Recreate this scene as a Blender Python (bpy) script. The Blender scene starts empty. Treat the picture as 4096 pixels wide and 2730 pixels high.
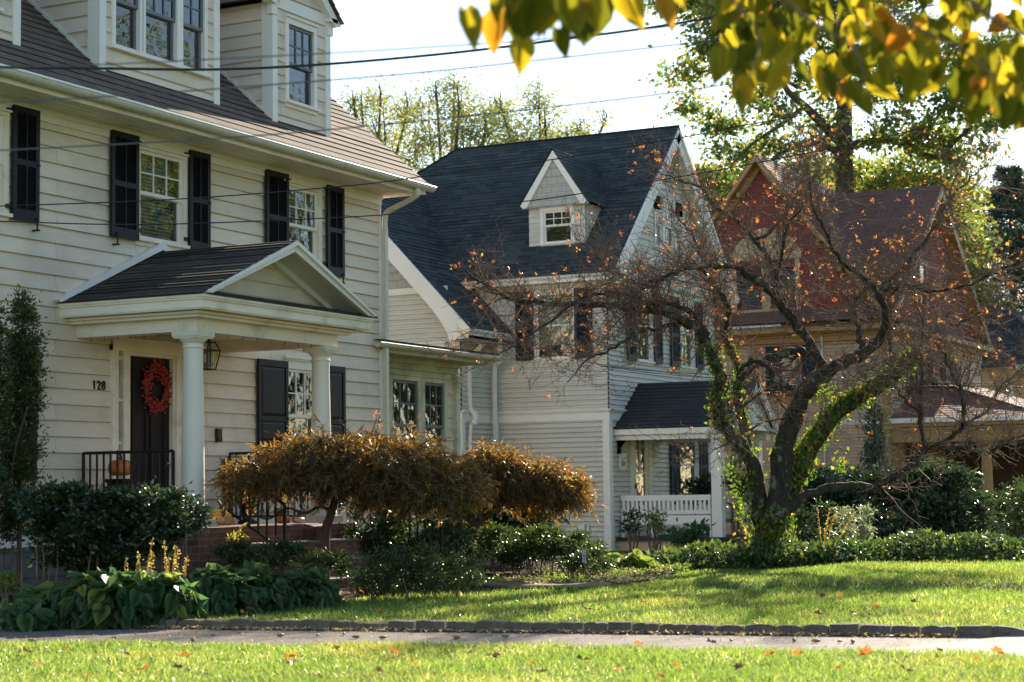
import bpy, math, random
import numpy as np
from mathutils import Vector, Matrix
R = math.radians
SC = bpy.context.scene
COL = SC.collection
rng = np.random.default_rng(7)
random.seed(7)

# ------------------------------------------------------------------ camera, sky, sun, exposure
YAW, PITCH, ROLL = R(26.944), R(4.552), R(-0.7415)
EYE = np.array([0.0, 0.0, 1.05])
def _axes():
    cy, sy = math.cos(YAW), math.sin(YAW)
    fwd = np.array([-sy, cy, 0]); right = np.array([cy, sy, 0]); up = np.array([0, 0, 1.])
    f2 = fwd*math.cos(PITCH)+up*math.sin(PITCH); u2 = -fwd*math.sin(PITCH)+up*math.cos(PITCH)
    r3 = right*math.cos(ROLL)+u2*math.sin(ROLL); u3 = -right*math.sin(ROLL)+u2*math.cos(ROLL)
    return r3, u3, f2
AR, AU, AF = _axes()
cam = bpy.data.cameras.new('camera'); camo = bpy.data.objects.new('camera', cam); COL.objects.link(camo)
camo.matrix_world = Matrix(((AR[0], AU[0], -AF[0], EYE[0]), (AR[1], AU[1], -AF[1], EYE[1]), (AR[2], AU[2], -AF[2], EYE[2]), (0, 0, 0, 1)))
cam.sensor_width = 36; cam.sensor_fit = 'HORIZONTAL'; cam.lens = 7620/4096*36
cam.clip_end = 2000; cam.clip_start = 0.1
cam.dof.use_dof = True; cam.dof.focus_distance = 23.0; cam.dof.aperture_fstop = 3.3
SC.camera = camo

SUN_EL, SUN_AZ = R(24), R(-5.5)          # azimuth from +Y, negative towards -X
world = bpy.data.worlds.new('World'); SC.world = world; world.use_nodes = True
nt = world.node_tree; nt.nodes.clear()
wo = nt.nodes.new('ShaderNodeOutputWorld'); bg = nt.nodes.new('ShaderNodeBackground')
sky = nt.nodes.new('ShaderNodeTexSky'); sky.sky_type = 'NISHITA'; sky.sun_disc = False
sky.sun_elevation = SUN_EL; sky.sun_rotation = SUN_AZ
sky.air_density = 1.0; sky.dust_density = 0.2; sky.ozone_density = 1.0
bg.inputs['Strength'].default_value = 0.105
nt.links.new(sky.outputs[0], bg.inputs[0]); nt.links.new(bg.outputs[0], wo.inputs[0])
sl = bpy.data.lights.new('sun', 'SUN'); so = bpy.data.objects.new('sun', sl); COL.objects.link(so)
sl.energy = 5.0; sl.angle = R(0.5); sl.color = (1.0, 0.87, 0.68)
SDIR = Vector((math.sin(SUN_AZ)*math.cos(SUN_EL), math.cos(SUN_AZ)*math.cos(SUN_EL), math.sin(SUN_EL)))
so.rotation_euler = (-SDIR).to_track_quat('-Z', 'Y').to_euler(); so.location = (0, 40, 40)
SC.view_settings.view_transform = 'Standard'; SC.view_settings.look = 'None'
SC.view_settings.exposure = 1.3; SC.view_settings.gamma = 1
SC.render.engine = 'CYCLES'
SC.cycles.max_bounces = 7; SC.cycles.diffuse_bounces = 3; SC.cycles.glossy_bounces = 3
SC.cycles.transmission_bounces = 4; SC.cycles.transparent_max_bounces = 8
SC.cycles.use_denoising = True
SC.cycles.sample_clamp_indirect = 6.0

# ------------------------------------------------------------------ helpers
VS = 4096/2353
def at(vx, vy, d):
    """point seen at (vx, vy) of the 2353 px wide view, d metres deep"""
    c = np.array([(vx*VS-2048)/7620, -(vy*VS-1365)/7620, 1.0])
    return EYE + d*(c[0]*AR + c[1]*AU + c[2]*AF)
def gz(x, y):
    """height of the terrain"""
    t = np.clip((np.asarray(y)-24)/12, 0, 1); t = t*t*(3-2*t)
    t2 = np.clip((np.asarray(y)-40)/10, 0, 1)
    return -0.14*t - 0.5*t2
CR = np.array([AR[0], AR[1], 0]); CR = CR/np.linalg.norm(CR)      # level right of the view
CF = np.array([-CR[1], CR[0], 0])                                # level away from the view

class MB:
    def __init__(s): s.v = []; s.f = []; s.uv = {}
    def vert(s, p): s.v.append((float(p[0]), float(p[1]), float(p[2]))); return len(s.v)-1
    def face(s, pts, uv=None):
        i = [s.vert(p) for p in pts]; s.f.append(i)
        if uv is not None: s.uv[len(s.f)-1] = uv
    def box(s, x0, x1, y0, y1, z0, z1):
        b = len(s.v)
        for x in (x0, x1):
            for y in (y0, y1):
                for z in (z0, z1): s.vert((x, y, z))
        for q in ((0,1,3,2),(4,6,7,5),(0,4,5,1),(2,3,7,6),(0,2,6,4),(1,5,7,3)): s.f.append([b+k for k in q])
    def obox(s, O, A, B, C_):
        """parallelepiped at O with edge vectors"""
        O, A, B, C_ = map(lambda q: np.array(q, float), (O, A, B, C_)); b = len(s.v)
        for i in (0, 1):
            for j in (0, 1):
                for k in (0, 1): s.vert(O+A*i+B*j+C_*k)
        for q in ((0,1,3,2),(4,6,7,5),(0,4,5,1),(2,3,7,6),(0,2,6,4),(1,5,7,3)): s.f.append([b+k for k in q])
    def prism(s, pts, d):
        """closed polygon pts extruded by vector d"""
        d = np.array(d, float); n = len(pts); b = len(s.v)
        for p in pts: s.vert(p)
        for p in pts: s.vert(np.array(p, float)+d)
        s.f.append([b+k for k in range(n)][::-1]); s.f.append([b+n+k for k in range(n)])
        for k in range(n): s.f.append([b+k, b+(k+1) % n, b+n+(k+1) % n, b+n+k])
    def tube(s, pts, rad, n=6, cap=True):
        pts = [np.array(p, float) for p in pts]
        if not hasattr(rad, '__len__'): rad = [rad]*len(pts)
        b = len(s.v); m = len(pts); ref = None
        for i, p in enumerate(pts):
            t = pts[min(i+1, m-1)]-pts[max(i-1, 0)]; t = t/(np.linalg.norm(t)+1e-9)
            if ref is None: ref = np.array([0, 0, 1.]) if abs(t[2]) < .9 else np.array([1., 0, 0])
            a = np.cross(t, ref); a /= np.linalg.norm(a)+1e-9; c = np.cross(t, a); ref = -np.cross(t, a)*0+ref
            ref = np.cross(a, t)
            for k in range(n):
                th = 2*math.pi*k/n
                s.vert(p+rad[i]*(math.cos(th)*a+math.sin(th)*c))
        for i in range(m-1):
            for k in range(n):
                s.f.append([b+i*n+k, b+i*n+(k+1) % n, b+(i+1)*n+(k+1) % n, b+(i+1)*n+k])
        if cap:
            s.f.append([b+k for k in range(n)][::-1]); s.f.append([b+(m-1)*n+k for k in range(n)])
    def lathe(s, c, prof, n=20):
        b = len(s.v); m = len(prof)
        for (r, z) in prof:
            for k in range(n):
                th = 2*math.pi*k/n; s.vert((c[0]+r*math.cos(th), c[1]+r*math.sin(th), c[2]+z))
        for i in range(m-1):
            for k in range(n): s.f.append([b+i*n+k, b+i*n+(k+1) % n, b+(i+1)*n+(k+1) % n, b+(i+1)*n+k])
        s.f.append([b+k for k in range(n)][::-1]); s.f.append([b+(m-1)*n+k for k in range(n)])
    def build(s, name, mat, parent=None, smooth=False, origin=None):
        me = bpy.data.meshes.new(name)
        me.from_pydata(s.v, [], s.f)
        if s.uv:
            ul = me.uv_layers.new(name='UVMap')
            for pi, uv in s.uv.items():
                pl = me.polygons[pi]
                for k, li in enumerate(range(pl.loop_start, pl.loop_start+pl.loop_total)): ul.data[li].uv = uv[k]
        me.materials.append(mat)
        if smooth: me.polygons.foreach_set('use_smooth', [True]*len(me.polygons))
        me.update()
        return link(name, me, parent)
def link(name, me, parent=None):
    o = bpy.data.objects.new(name, me); COL.objects.link(o)
    if parent is not None:
        o.parent = parent
        o.matrix_parent_inverse = Matrix.Translation(-Vector(parent_loc(parent)))
    return o
def parent_loc(p):
    l = Vector(p.location)
    return l
def smooth_angle(o, ang=40):
    me = o.data
    me.polygons.foreach_set('use_smooth', [True]*len(me.polygons))
    try: me.set_sharp_from_angle(angle=R(ang))
    except Exception: pass
def tag(o, label=None, cat=None, group=None, kind=None):
    if label: o['label'] = label
    if cat: o['category'] = cat
    if group: o['group'] = group
    if kind: o['kind'] = kind
    return o
def thing(name, loc, label, cat, group=None):
    o = bpy.data.objects.new(name, None); COL.objects.link(o); o.location = loc
    return tag(o, label, cat, group)
def fastmesh(name, V, T, mat, parent=None, smooth=False):
    """numpy vertices (n,3), triangles (m,3)"""
    me = bpy.data.meshes.new(name)
    V = np.ascontiguousarray(V, dtype=np.float32); T = np.ascontiguousarray(T, dtype=np.int32)
    me.vertices.add(len(V)); me.vertices.foreach_set('co', V.ravel())
    me.loops.add(len(T)*3); me.loops.foreach_set('vertex_index', T.ravel())
    me.polygons.add(len(T)); me.polygons.foreach_set('loop_start', np.arange(0, len(T)*3, 3, dtype=np.int32))
    me.update(calc_edges=True); me.materials.append(mat)
    if smooth: me.polygons.foreach_set('use_smooth', np.ones(len(T), dtype=bool))
    me.validate()
    return link(name, me, parent)
def unit(a): return a/(np.linalg.norm(a, axis=-1, keepdims=True)+1e-9)
def leaves(P, D, L, W, fold=0.25, curl=0.15, N=None, r=None):
    """folded pointed leaves: P bases, D axis, L lengths, W widths -> V, T (6 verts, 4 tris each)"""
    r = r or rng
    n = len(P); D = unit(D)
    if N is None: N = unit(r.normal(size=(n, 3)))
    S = unit(np.cross(D, N)); N = unit(np.cross(S, D))
    L = np.broadcast_to(np.asarray(L, float), (n,))[:, None]; W = np.broadcast_to(np.asarray(W, float), (n,))[:, None]
    mid = P+D*L*.5-N*curl*L*.1
    tip = P+D*L-N*curl*L
    l1 = P+D*L*.38+S*W*.5+N*fold*W*.5; r1 = P+D*L*.38-S*W*.5+N*fold*W*.5
    V = np.stack([P, l1, mid, r1, tip], 1).reshape(-1, 3)
    b = (np.arange(n)*5)[:, None, None]
    T = (b+np.array([[0, 2, 1], [1, 2, 4], [0, 3, 2], [2, 3, 4]])[None]).reshape(-1, 3)
    return V, T
def blades(P, D, L, W, r=None):
    """thin blade: two triangles"""
    r = r or rng
    n = len(P); D = unit(D); S = unit(np.cross(D, unit(r.normal(size=(n, 3)))))
    L = np.broadcast_to(np.asarray(L, float), (n,))[:, None]; W = np.broadcast_to(np.asarray(W, float), (n,))[:, None]
    V = np.stack([P, P+D*L*.45+S*W*.5, P+D*L, P+D*L*.45-S*W*.5], 1).reshape(-1, 3)
    b = (np.arange(n)*4)[:, None, None]
    T = (b+np.array([[0, 1, 2], [0, 2, 3]])[None]).reshape(-1, 3)
    return V, T
def join(parts):
    Vs, Ts, o = [], [], 0
    for V, T in parts: Vs.append(V); Ts.append(T+o); o += len(V)
    return np.concatenate(Vs), np.concatenate(Ts)
def np_tubes(paths, n=4):
    """list of (pts(m,3), radii(m)) -> V, T"""
    Vs, Ts, off = [], [], 0
    th = np.arange(n)*2*math.pi/n; ct, st = np.cos(th), np.sin(th)
    for pts, rad in paths:
        pts = np.asarray(pts, float); rad = np.asarray(rad, float); m = len(pts)
        t = np.empty_like(pts); t[1:-1] = pts[2:]-pts[:-2]; t[0] = pts[1]-pts[0]; t[-1] = pts[-1]-pts[-2]
        t = unit(t)
        mt = t.mean(0); ref = np.array([.31, .2, .93]) if abs(mt[2]) < .8 else np.array([.9, .3, .1])
        a = unit(np.cross(t, ref)); c = np.cross(t, a)
        V = pts[:, None]+rad[:, None, None]*(a[:, None]*ct[None, :, None]+c[:, None]*st[None, :, None])
        k = np.arange(n); k2 = (k+1) % n
        i = (np.arange(m-1)*n)[:, None]
        q = np.stack([i+k, i+k2, i+n+k2, i+n+k], -1).reshape(-1, 4)
        T = np.concatenate([q[:, [0, 1, 2]], q[:, [0, 2, 3]]])
        Vs.append(V.reshape(-1, 3)); Ts.append(T+off); off += m*n
    return np.concatenate(Vs), np.concatenate(Ts)
def smoothpath(pts, per=4):
    """Catmull-Rom through points (rows may carry extra columns)"""
    P = np.asarray(pts, float); P = np.vstack([2*P[0]-P[1], P, 2*P[-1]-P[-2]]); out = []
    for i in range(1, len(P)-2):
        for k in range(per):
            t = k/per
            out.append(.5*((2*P[i])+(-P[i-1]+P[i+1])*t+(2*P[i-1]-5*P[i]+4*P[i+1]-P[i+2])*t*t+(-P[i-1]+3*P[i]-3*P[i+1]+P[i+2])*t**3))
    out.append(P[-2]); return np.array(out)

# ------------------------------------------------------------------ materials
def newmat(name):
    m = bpy.data.materials.new(name); m.use_nodes = True
    t = m.node_tree; b = t.nodes['Principled BSDF']
    return m, t, b
def nd(t, kind, **kw):
    n = t.nodes.new(kind)
    for k, v in kw.items():
        if hasattr(n, k) and k not in n.inputs: setattr(n, k, v)
        else: n.inputs[k].default_value = v
    return n
def ramp(t, fac, stops):
    r = t.nodes.new('ShaderNodeValToRGB'); e = r.color_ramp.elements
    while len(e) > 1: e.remove(e[-1])
    e[0].position = stops[0][0]; e[0].color = (*stops[0][1], 1)
    for p, c in stops[1:]:
        q = e.new(p); q.color = (*c, 1)
    t.links.new(fac, r.inputs[0]); return r.outputs[0]
def mixc(t, fac, a, b, mode='MIX'):
    m = t.nodes.new('ShaderNodeMix'); m.data_type = 'RGBA'; m.blend_type = mode
    for s, v in ((0, fac), (6, a), (7, b)):
        if isinstance(v, (int, float)): m.inputs[s].default_value = v
        elif isinstance(v, tuple): m.inputs[s].default_value = (*v, 1) if len(v) == 3 else v
        else: t.links.new(v, m.inputs[s])
    return m.outputs[2]
def noise(t, scale, detail=4, rough=.6, vec=None, out=0):
    n = nd(t, 'ShaderNodeTexNoise'); n.inputs['Scale'].default_value = scale; n.inputs['Detail'].default_value = detail
    n.inputs['Roughness'].default_value = rough
    if vec is not None: t.links.new(vec, n.inputs['Vector'])
    return n.outputs[out]
def objco(t, scale=None):
    tc = t.nodes.new('ShaderNodeTexCoord')
    if scale is None: return tc.outputs['Object']
    mp = t.nodes.new('ShaderNodeMapping'); mp.inputs['Scale'].default_value = scale
    t.links.new(tc.outputs['Object'], mp.inputs[0]); return mp.outputs[0]
def bump(t, b, h, strength=.3, dist=.01):
    n = t.nodes.new('ShaderNodeBump'); n.inputs['Strength'].default_value = strength; n.inputs['Distance'].default_value = dist
    t.links.new(h, n.inputs['Height']); t.links.new(n.outputs[0], b.inputs['Normal'])
def simple(name, c, rough=.6, var=.12, scale=6, metal=0, spec=.5, bmp=0, dirt=None):
    m, t, b = newmat(name); co = objco(t)
    f = noise(t, scale, 5, .65, co)
    col = ramp(t, f, [(.25, tuple(x*(1-var) for x in c)), (.75, tuple(min(1, x*(1+var)) for x in c))])
    if dirt:
        d = noise(t, dirt[1], 6, .7, co)
        k = ramp(t, d, [(dirt[2], (0, 0, 0)), (dirt[3], (1, 1, 1))])
        col = mixc(t, k, col, dirt[0])
    t.links.new(col, b.inputs['Base Color'])
    b.inputs['Roughness'].default_value = rough; b.inputs['Metallic'].default_value = metal
    b.inputs['Specular IOR Level'].default_value = spec
    if bmp: bump(t, b, noise(t, scale*8, 4, .6, co), bmp)
    return m
def leafmat(name, stops, trans=.4, tcol=None, rough=.4, spec=.5, tboost=1.6, patch=None):
    m, t, b = newmat(name); g = t.nodes.new('ShaderNodeNewGeometry')
    fac = g.outputs['Random Per Island']
    if patch:
        nz = noise(t, patch[0], 2, .5, objco(t))
        mm = nd(t, 'ShaderNodeMath', operation='MULTIPLY_ADD'); t.links.new(nz, mm.inputs[0]); mm.inputs[1].default_value = patch[1]
        t.links.new(fac, mm.inputs[2])
        m2 = nd(t, 'ShaderNodeMath', operation='ADD'); m2.use_clamp = True
        t.links.new(mm.outputs[0], m2.inputs[0]); m2.inputs[1].default_value = -patch[1]*.5; fac = m2.outputs[0]
    c = ramp(t, fac, stops); t.links.new(c, b.inputs['Base Color'])
    b.inputs['Roughness'].default_value = rough; b.inputs['Specular IOR Level'].default_value = spec
    tr = t.nodes.new('ShaderNodeBsdfTranslucent')
    tc = mixc(t, 1.0, c, tcol or (tboost, tboost, tboost*.7), 'MULTIPLY'); t.links.new(tc, tr.inputs[0])
    mx = t.nodes.new('ShaderNodeMixShader'); mx.inputs[0].default_value = trans
    t.links.new(b.outputs[0], mx.inputs[1]); t.links.new(tr.outputs[0], mx.inputs[2])
    t.links.new(mx.outputs[0], t.nodes['Material Output'].inputs[0])
    return m
def sidingmat(name, c, stain=(.2, .19, .15), amt=.35, lo=.5, pitch=.1655, off=-.69, bw=2.6):
    """painted clapboard: weather streaks, faint grime and board-to-board tone"""
    m, t, b = newmat(name); tc = t.nodes.new('ShaderNodeTexCoord'); uv = tc.outputs['UV']; co = tc.outputs['Object']
    mp = t.nodes.new('ShaderNodeMapping'); mp.inputs['Scale'].default_value = (3.0, 22.0, 1); t.links.new(uv, mp.inputs[0])
    st = noise(t, 1.0, 6, .7, mp.outputs[0])
    big = noise(t, .9, 4, .6, co)
    col = ramp(t, st, [(.3, tuple(x*.9 for x in c)), (.7, tuple(min(1, x*1.06) for x in c))])
    k = ramp(t, big, [(lo, (0, 0, 0)), (lo+.22, (amt, amt, amt))])
    col = mixc(t, k, col, tuple(.55*x+.45*s for x, s in zip(c, stain)))
    fine = noise(t, 40, 3, .5, co)
    k2 = ramp(t, fine, [(.66, (0, 0, 0)), (.74, (.3, .3, .3))])
    col = mixc(t, k2, col, tuple(.6*x for x in c))
    mp2 = t.nodes.new('ShaderNodeMapping'); mp2.inputs['Location'].default_value = (.37, off, 0); t.links.new(uv, mp2.inputs[0])
    br = t.nodes.new('ShaderNodeTexBrick'); t.links.new(mp2.outputs[0], br.inputs['Vector']); br.inputs['Scale'].default_value = 1
    br.inputs['Brick Width'].default_value = bw; br.inputs['Row Height'].default_value = pitch; br.inputs['Mortar Size'].default_value = .0035; br.inputs['Mortar Smooth'].default_value = .2
    br.inputs['Color1'].default_value = (1, 1, 1, 1); br.inputs['Color2'].default_value = (.84, .83, .80, 1); br.inputs['Mortar'].default_value = (.42, .38, .32, 1)
    col = mixc(t, .8, col, br.outputs[0], 'MULTIPLY')
    sp_ = t.nodes.new('ShaderNodeSeparateXYZ'); t.links.new(co, sp_.inputs[0])
    t.links.new(col, b.inputs['Base Color']); b.inputs['Roughness'].default_value = .55
    b.inputs['Specular IOR Level'].default_value = .3
    bump(t, b, st, .12, .004)
    return m
def shinglemat(name, c1, c2, joint, bw=.28, bh=.14, var=.5, rough=.85):
    m, t, b = newmat(name); tc = t.nodes.new('ShaderNodeTexCoord')
    br = t.nodes.new('ShaderNodeTexBrick'); t.links.new(tc.outputs['UV'], br.inputs['Vector'])
    br.inputs['Scale'].default_value = 1; br.inputs['Brick Width'].default_value = bw; br.inputs['Row Height'].default_value = bh
    br.inputs['Mortar Size'].default_value = .007; br.inputs['Mortar Smooth'].default_value = .2; br.inputs['Bias'].default_value = 0
    br.inputs['Color1'].default_value = (*c1, 1); br.inputs['Color2'].default_value = (*c2, 1); br.inputs['Mortar'].default_value = (*joint, 1)
    co = tc.outputs['Object']
    n1 = noise(t, 1.3, 5, .7, co); col = mixc(t, 1.0, br.outputs[0], ramp(t, n1, [(.3, (1-var*.5,)*3), (.7, (1+var*.4,)*3)]), 'MULTIPLY')
    g = noise(t, 60, 2, .6, co); col = mixc(t, .35, col, ramp(t, g, [(.3, tuple(x*.5 for x in c1)), (.7, tuple(x*1.5 for x in c2))]))
    t.links.new(col, b.inputs['Base Color']); b.inputs['Roughness'].default_value = rough; b.inputs['Specular IOR Level'].default_value = .25
    bump(t, b, g, .35, .006)
    return m
def brickmat(name, c1, c2, mortar, bw=.2, bh=.07, ms=.008):
    m, t, b = newmat(name); tc = t.nodes.new('ShaderNodeTexCoord'); geo = t.nodes.new('ShaderNodeNewGeometry')
    sp = t.nodes.new('ShaderNodeSeparateXYZ'); t.links.new(tc.outputs['Object'], sp.inputs[0])
    ad = nd(t, 'ShaderNodeMath', operation='ADD'); t.links.new(sp.outputs[0], ad.inputs[0]); t.links.new(sp.outputs[1], ad.inputs[1])
    cb = t.nodes.new('ShaderNodeCombineXYZ'); t.links.new(ad.outputs[0], cb.inputs[0]); t.links.new(sp.outputs[2], cb.inputs[1])
    br = t.nodes.new('ShaderNodeTexBrick'); t.links.new(cb.outputs[0], br.inputs['Vector'])
    br.inputs['Scale'].default_value = 1; br.inputs['Brick Width'].default_value = bw; br.inputs['Row Height'].default_value = bh
    br.inputs['Mortar Size'].default_value = ms; br.inputs['Color1'].default_value = (*c1, 1); br.inputs['Color2'].default_value = (*c2, 1); br.inputs['Mortar'].default_value = (*mortar, 1)
    n = noise(t, 9, 5, .7, tc.outputs['Object'])
    col = mixc(t, 1.0, br.outputs[0], ramp(t, n, [(.3, (.6,)*3), (.7, (1.25,)*3)]), 'MULTIPLY')
    t.links.new(col, b.inputs['Base Color']); b.inputs['Roughness'].default_value = .85
    bump(t, b, br.outputs[1], -.5, .006)
    return m
def glassmat(name, tint=(.5, .6, .6), wav=.03, refl=.05):
    m, t, b = newmat(name); t.nodes.remove(b)
    gl = t.nodes.new('ShaderNodeBsdfGlossy'); gl.inputs['Roughness'].default_value = .015; gl.inputs[0].default_value = (1, 1, 1, 1)
    tr = t.nodes.new('ShaderNodeBsdfTransparent'); tr.inputs[0].default_value = (*tint, 1)
    fr = t.nodes.new('ShaderNodeFresnel'); fr.inputs[0].default_value = 1.5
    ad = nd(t, 'ShaderNodeMath', operation='MULTIPLY_ADD'); t.links.new(fr.outputs[0], ad.inputs[0]); ad.inputs[1].default_value = 1.2; ad.inputs[2].default_value = refl; ad.use_clamp = True
    n = noise(t, 5.5, 1, .4, objco(t)); bn = t.nodes.new('ShaderNodeBump'); bn.inputs['Strength'].default_value = .25; bn.inputs['Distance'].default_value = wav
    t.links.new(n, bn.inputs['Height']); t.links.new(bn.outputs[0], gl.inputs['Normal'])
    mx = t.nodes.new('ShaderNodeMixShader'); t.links.new(ad.outputs[0], mx.inputs[0])
    t.links.new(tr.outputs[0], mx.inputs[1]); t.links.new(gl.outputs[0], mx.inputs[2])
    t.links.new(mx.outputs[0], t.nodes['Material Output'].inputs[0])
    return m

# ------------------------------------------------------------------ clapboard / shingle courses, windows
Z = np.array([0, 0, 1.])
class Fr:
    """local frame on a wall: u along it, z up, n out of it"""
    def __init__(s, O, U, N): s.O, s.U, s.N = np.array(O, float), np.array(U, float), np.array(N, float)
    def p(s, u, z, n=0.): return s.O+s.U*u+s.N*n+Z*z
    def box(s, mb, u0, u1, z0, z1, n0, n1): mb.obox(s.p(u0, z0, n0), s.U*(u1-u0), s.N*(n1-n0), Z*(z1-z0))
def _iv(poly, s):
    us = []
    n = len(poly)
    for i in range(n):
        (u0, s0), (u1, s1) = poly[i], poly[(i+1) % n]
        if abs(s1-s0) < 1e-9:
            if abs(s-s0) < 1e-6: us += [u0, u1]
        elif min(s0, s1)-1e-9 <= s <= max(s0, s1)+1e-9:
            us.append(u0+(u1-u0)*(s-s0)/(s1-s0))
    return (min(us), max(us)) if us else None
def courses(mb, O, U, S, N, poly, pitch, t, holes=(), start=None, wob=0.0, lift=0.0):
    O, U, S, N = (np.array(q, float) for q in (O, U, S, N))
    smin, smax = min(p[1] for p in poly), max(p[1] for p in poly)
    a0 = start if start is not None else smin
    br = sorted(set([p[1] for p in poly]+[h[2] for h in holes]+[h[3] for h in holes]))
    rr = random.Random(int(abs(O[0]*97+O[1]*31+smax*13)*10))
    while a0 < smax-1e-6:
        b0 = a0+pitch
        cuts = [max(a0, smin)]+[x for x in br if max(a0, smin)+1e-5 < x < min(b0, smax)-1e-5]+[min(b0, smax)]
        tt = t*(1+wob*rr.uniform(-1, 1))
        for a, b in zip(cuts[:-1], cuts[1:]):
            if b-a < 1e-6: continue
            ia, ib = _iv(poly, a+1e-7), _iv(poly, b-1e-7)
            if not ia or not ib: continue
            segs = [(ia[0], ia[1], ib[0], ib[1])]
            for h in holes:
                if h[2] <= a+1e-6 and h[3] >= b-1e-6:
                    ns = []
                    for (l0, r0, l1, r1) in segs:
                        if h[1] <= min(l0, l1) or h[0] >= max(r0, r1): ns.append((l0, r0, l1, r1)); continue
                        if h[0] > min(l0, l1): ns.append((l0, max(l0, h[0]), l1, max(l1, h[0])))
                        if h[1] < max(r0, r1): ns.append((min(r0, h[1]), r0, min(r1, h[1]), r1))
                    segs = ns
            oa, ob = lift+tt*(1-(a-a0)/pitch), lift+tt*(1-(b-a0)/pitch)
            for (l0, r0, l1, r1) in segs:
                mb.face([O+U*l0+S*a+N*oa, O+U*r0+S*a+N*oa, O+U*r1+S*b+N*ob, O+U*l1+S*b+N*ob], [(l0, a), (r0, a), (r1, b), (l1, b)])
                if abs(a-a0) < 1e-6:
                    mb.face([O+U*l0+S*a+N*(lift-.004), O+U*r0+S*a+N*(lift-.004), O+U*r0+S*a+N*oa, O+U*l0+S*a+N*oa], [(l0, a-.01), (r0, a-.01), (r0, a), (l0, a)])
        a0 = b0

M_ = {}
def mats():
    m = M_
    m['siding'] = sidingmat('cream_clapboard', (.80, .69, .55), amt=.6)
    m['siding_mildew'] = sidingmat('mildewed_dormer_clapboard', (.79, .69, .56), (.02, .025, .02), .95, .56)
    m['siding_grey'] = sidingmat('pale_grey_clapboard', (.66, .62, .53), amt=.25, lo=.55, pitch=.0965, off=.2, bw=3)
    m['siding_yellow'] = sidingmat('ochre_clapboard', (.60, .385, .245), amt=.25, pitch=.085, off=.9, bw=3)
    m['shingle_red'] = shinglemat('red_wall_shingles', (.30, .065, .05), (.23, .048, .04), (.05, .012, .012), .16, .16, .4, .7)
    m['shingle_grey'] = shinglemat('grey_wall_shingles', (.46, .45, .40), (.42, .41, .37), (.2, .19, .17), .22, .16, .15, .7)
    m['trim'] = simple('cream_trim_paint', (.82, .73, .59), .5, .07, 3, dirt=((.45, .40, .28), 2.2, .52, .8))
    m['trim_w'] = simple('white_trim_paint', (.80, .75, .68), .45, .05, 4, dirt=((.5, .47, .38), 3, .6, .85))
    m['trim_mildew'] = simple('mildewed_trim_paint', (.60, .58, .42), .6, .1, 3, dirt=((.22, .22, .10), 2.6, .42, .75))
    m['trim_ochre'] = simple('ochre_trim_paint', (.40, .21, .07), .5, .1, 4)
    m['trim_maroon'] = simple('maroon_paint', (.12, .02, .02), .5)
    m['roof1'] = shinglemat('brown_grey_roof_shingles', (.185, .135, .10), (.11, .085, .07), (.02, .017, .015), .26, .145, .6)
    m['roof2'] = shinglemat('blue_black_roof_shingles', (.080, .093, .093), (.025, .034, .036), (.006, .008, .009), .30, .125, .5)
    m['roof2b'] = shinglemat('charcoal_roof_shingles', (.045, .045, .048), (.032, .033, .037), (.01, .01, .01), .30, .125, .5)
    m['roof3'] = shinglemat('brown_roof_shingles', (.26, .13, .095), (.16, .085, .065), (.04, .024, .02), .30, .13, .5)
    m['roof_porch'] = shinglemat('dark_portico_shingles', (.10, .085, .065), (.040, .040, .036), (.006, .006, .006), .24, .118, .8)
    m['black'] = simple('black_shutter_paint', (.010, .0105, .014), .5, .2, 8, spec=.28)
    m['teal'] = simple('blue_black_shutter_paint', (.014, .024, .034), .5, .15, 8, spec=.3)
    m['iron'] = simple('black_iron', (.012, .012, .012), .45, .2, 12, metal=.3)
    m['sash_grey'] = simple('grey_sash_paint', (.13, .14, .16), .5)
    m['door'] = simple('dark_maroon_door_paint', (.014, .009, .011), .5, spec=.2)
    m['glass'] = glassmat('window_glass')
    m['glass2'] = glassmat('dark_window_glass', (.4, .46, .46), .02, .05)
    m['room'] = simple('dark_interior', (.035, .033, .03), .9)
    m['blind'] = simple('white_blind_slats', (.62, .64, .62), .6)
    m['curtain'] = simple('grey_curtain', (.30, .32, .30), .8, .3, 5)
    m['shade'] = simple('cream_roller_shade', (.85, .78, .62), .7)
    m['brick'] = brickmat('red_brick', (.20, .075, .05), (.13, .05, .035), (.16, .13, .11))
    m['stone'] = brickmat('rusticated_foundation_stone', (.20, .18, .155), (.15, .14, .125), (.10, .095, .085), .5, .26, .012)
    m['gutter'] = simple('white_gutter_enamel', (.62, .58, .48), .3, .1, 5, dirt=((.35, .33, .24), 3, .55, .8))
    m['metal_edge'] = simple('pale_drip_edge_metal', (.75, .73, .70), .35, .05, 5, metal=.6)
    m['stucco'] = simple('tan_stucco', (.52, .38, .24), .9, .15, 5, bmp=.3)
mats()

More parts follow.
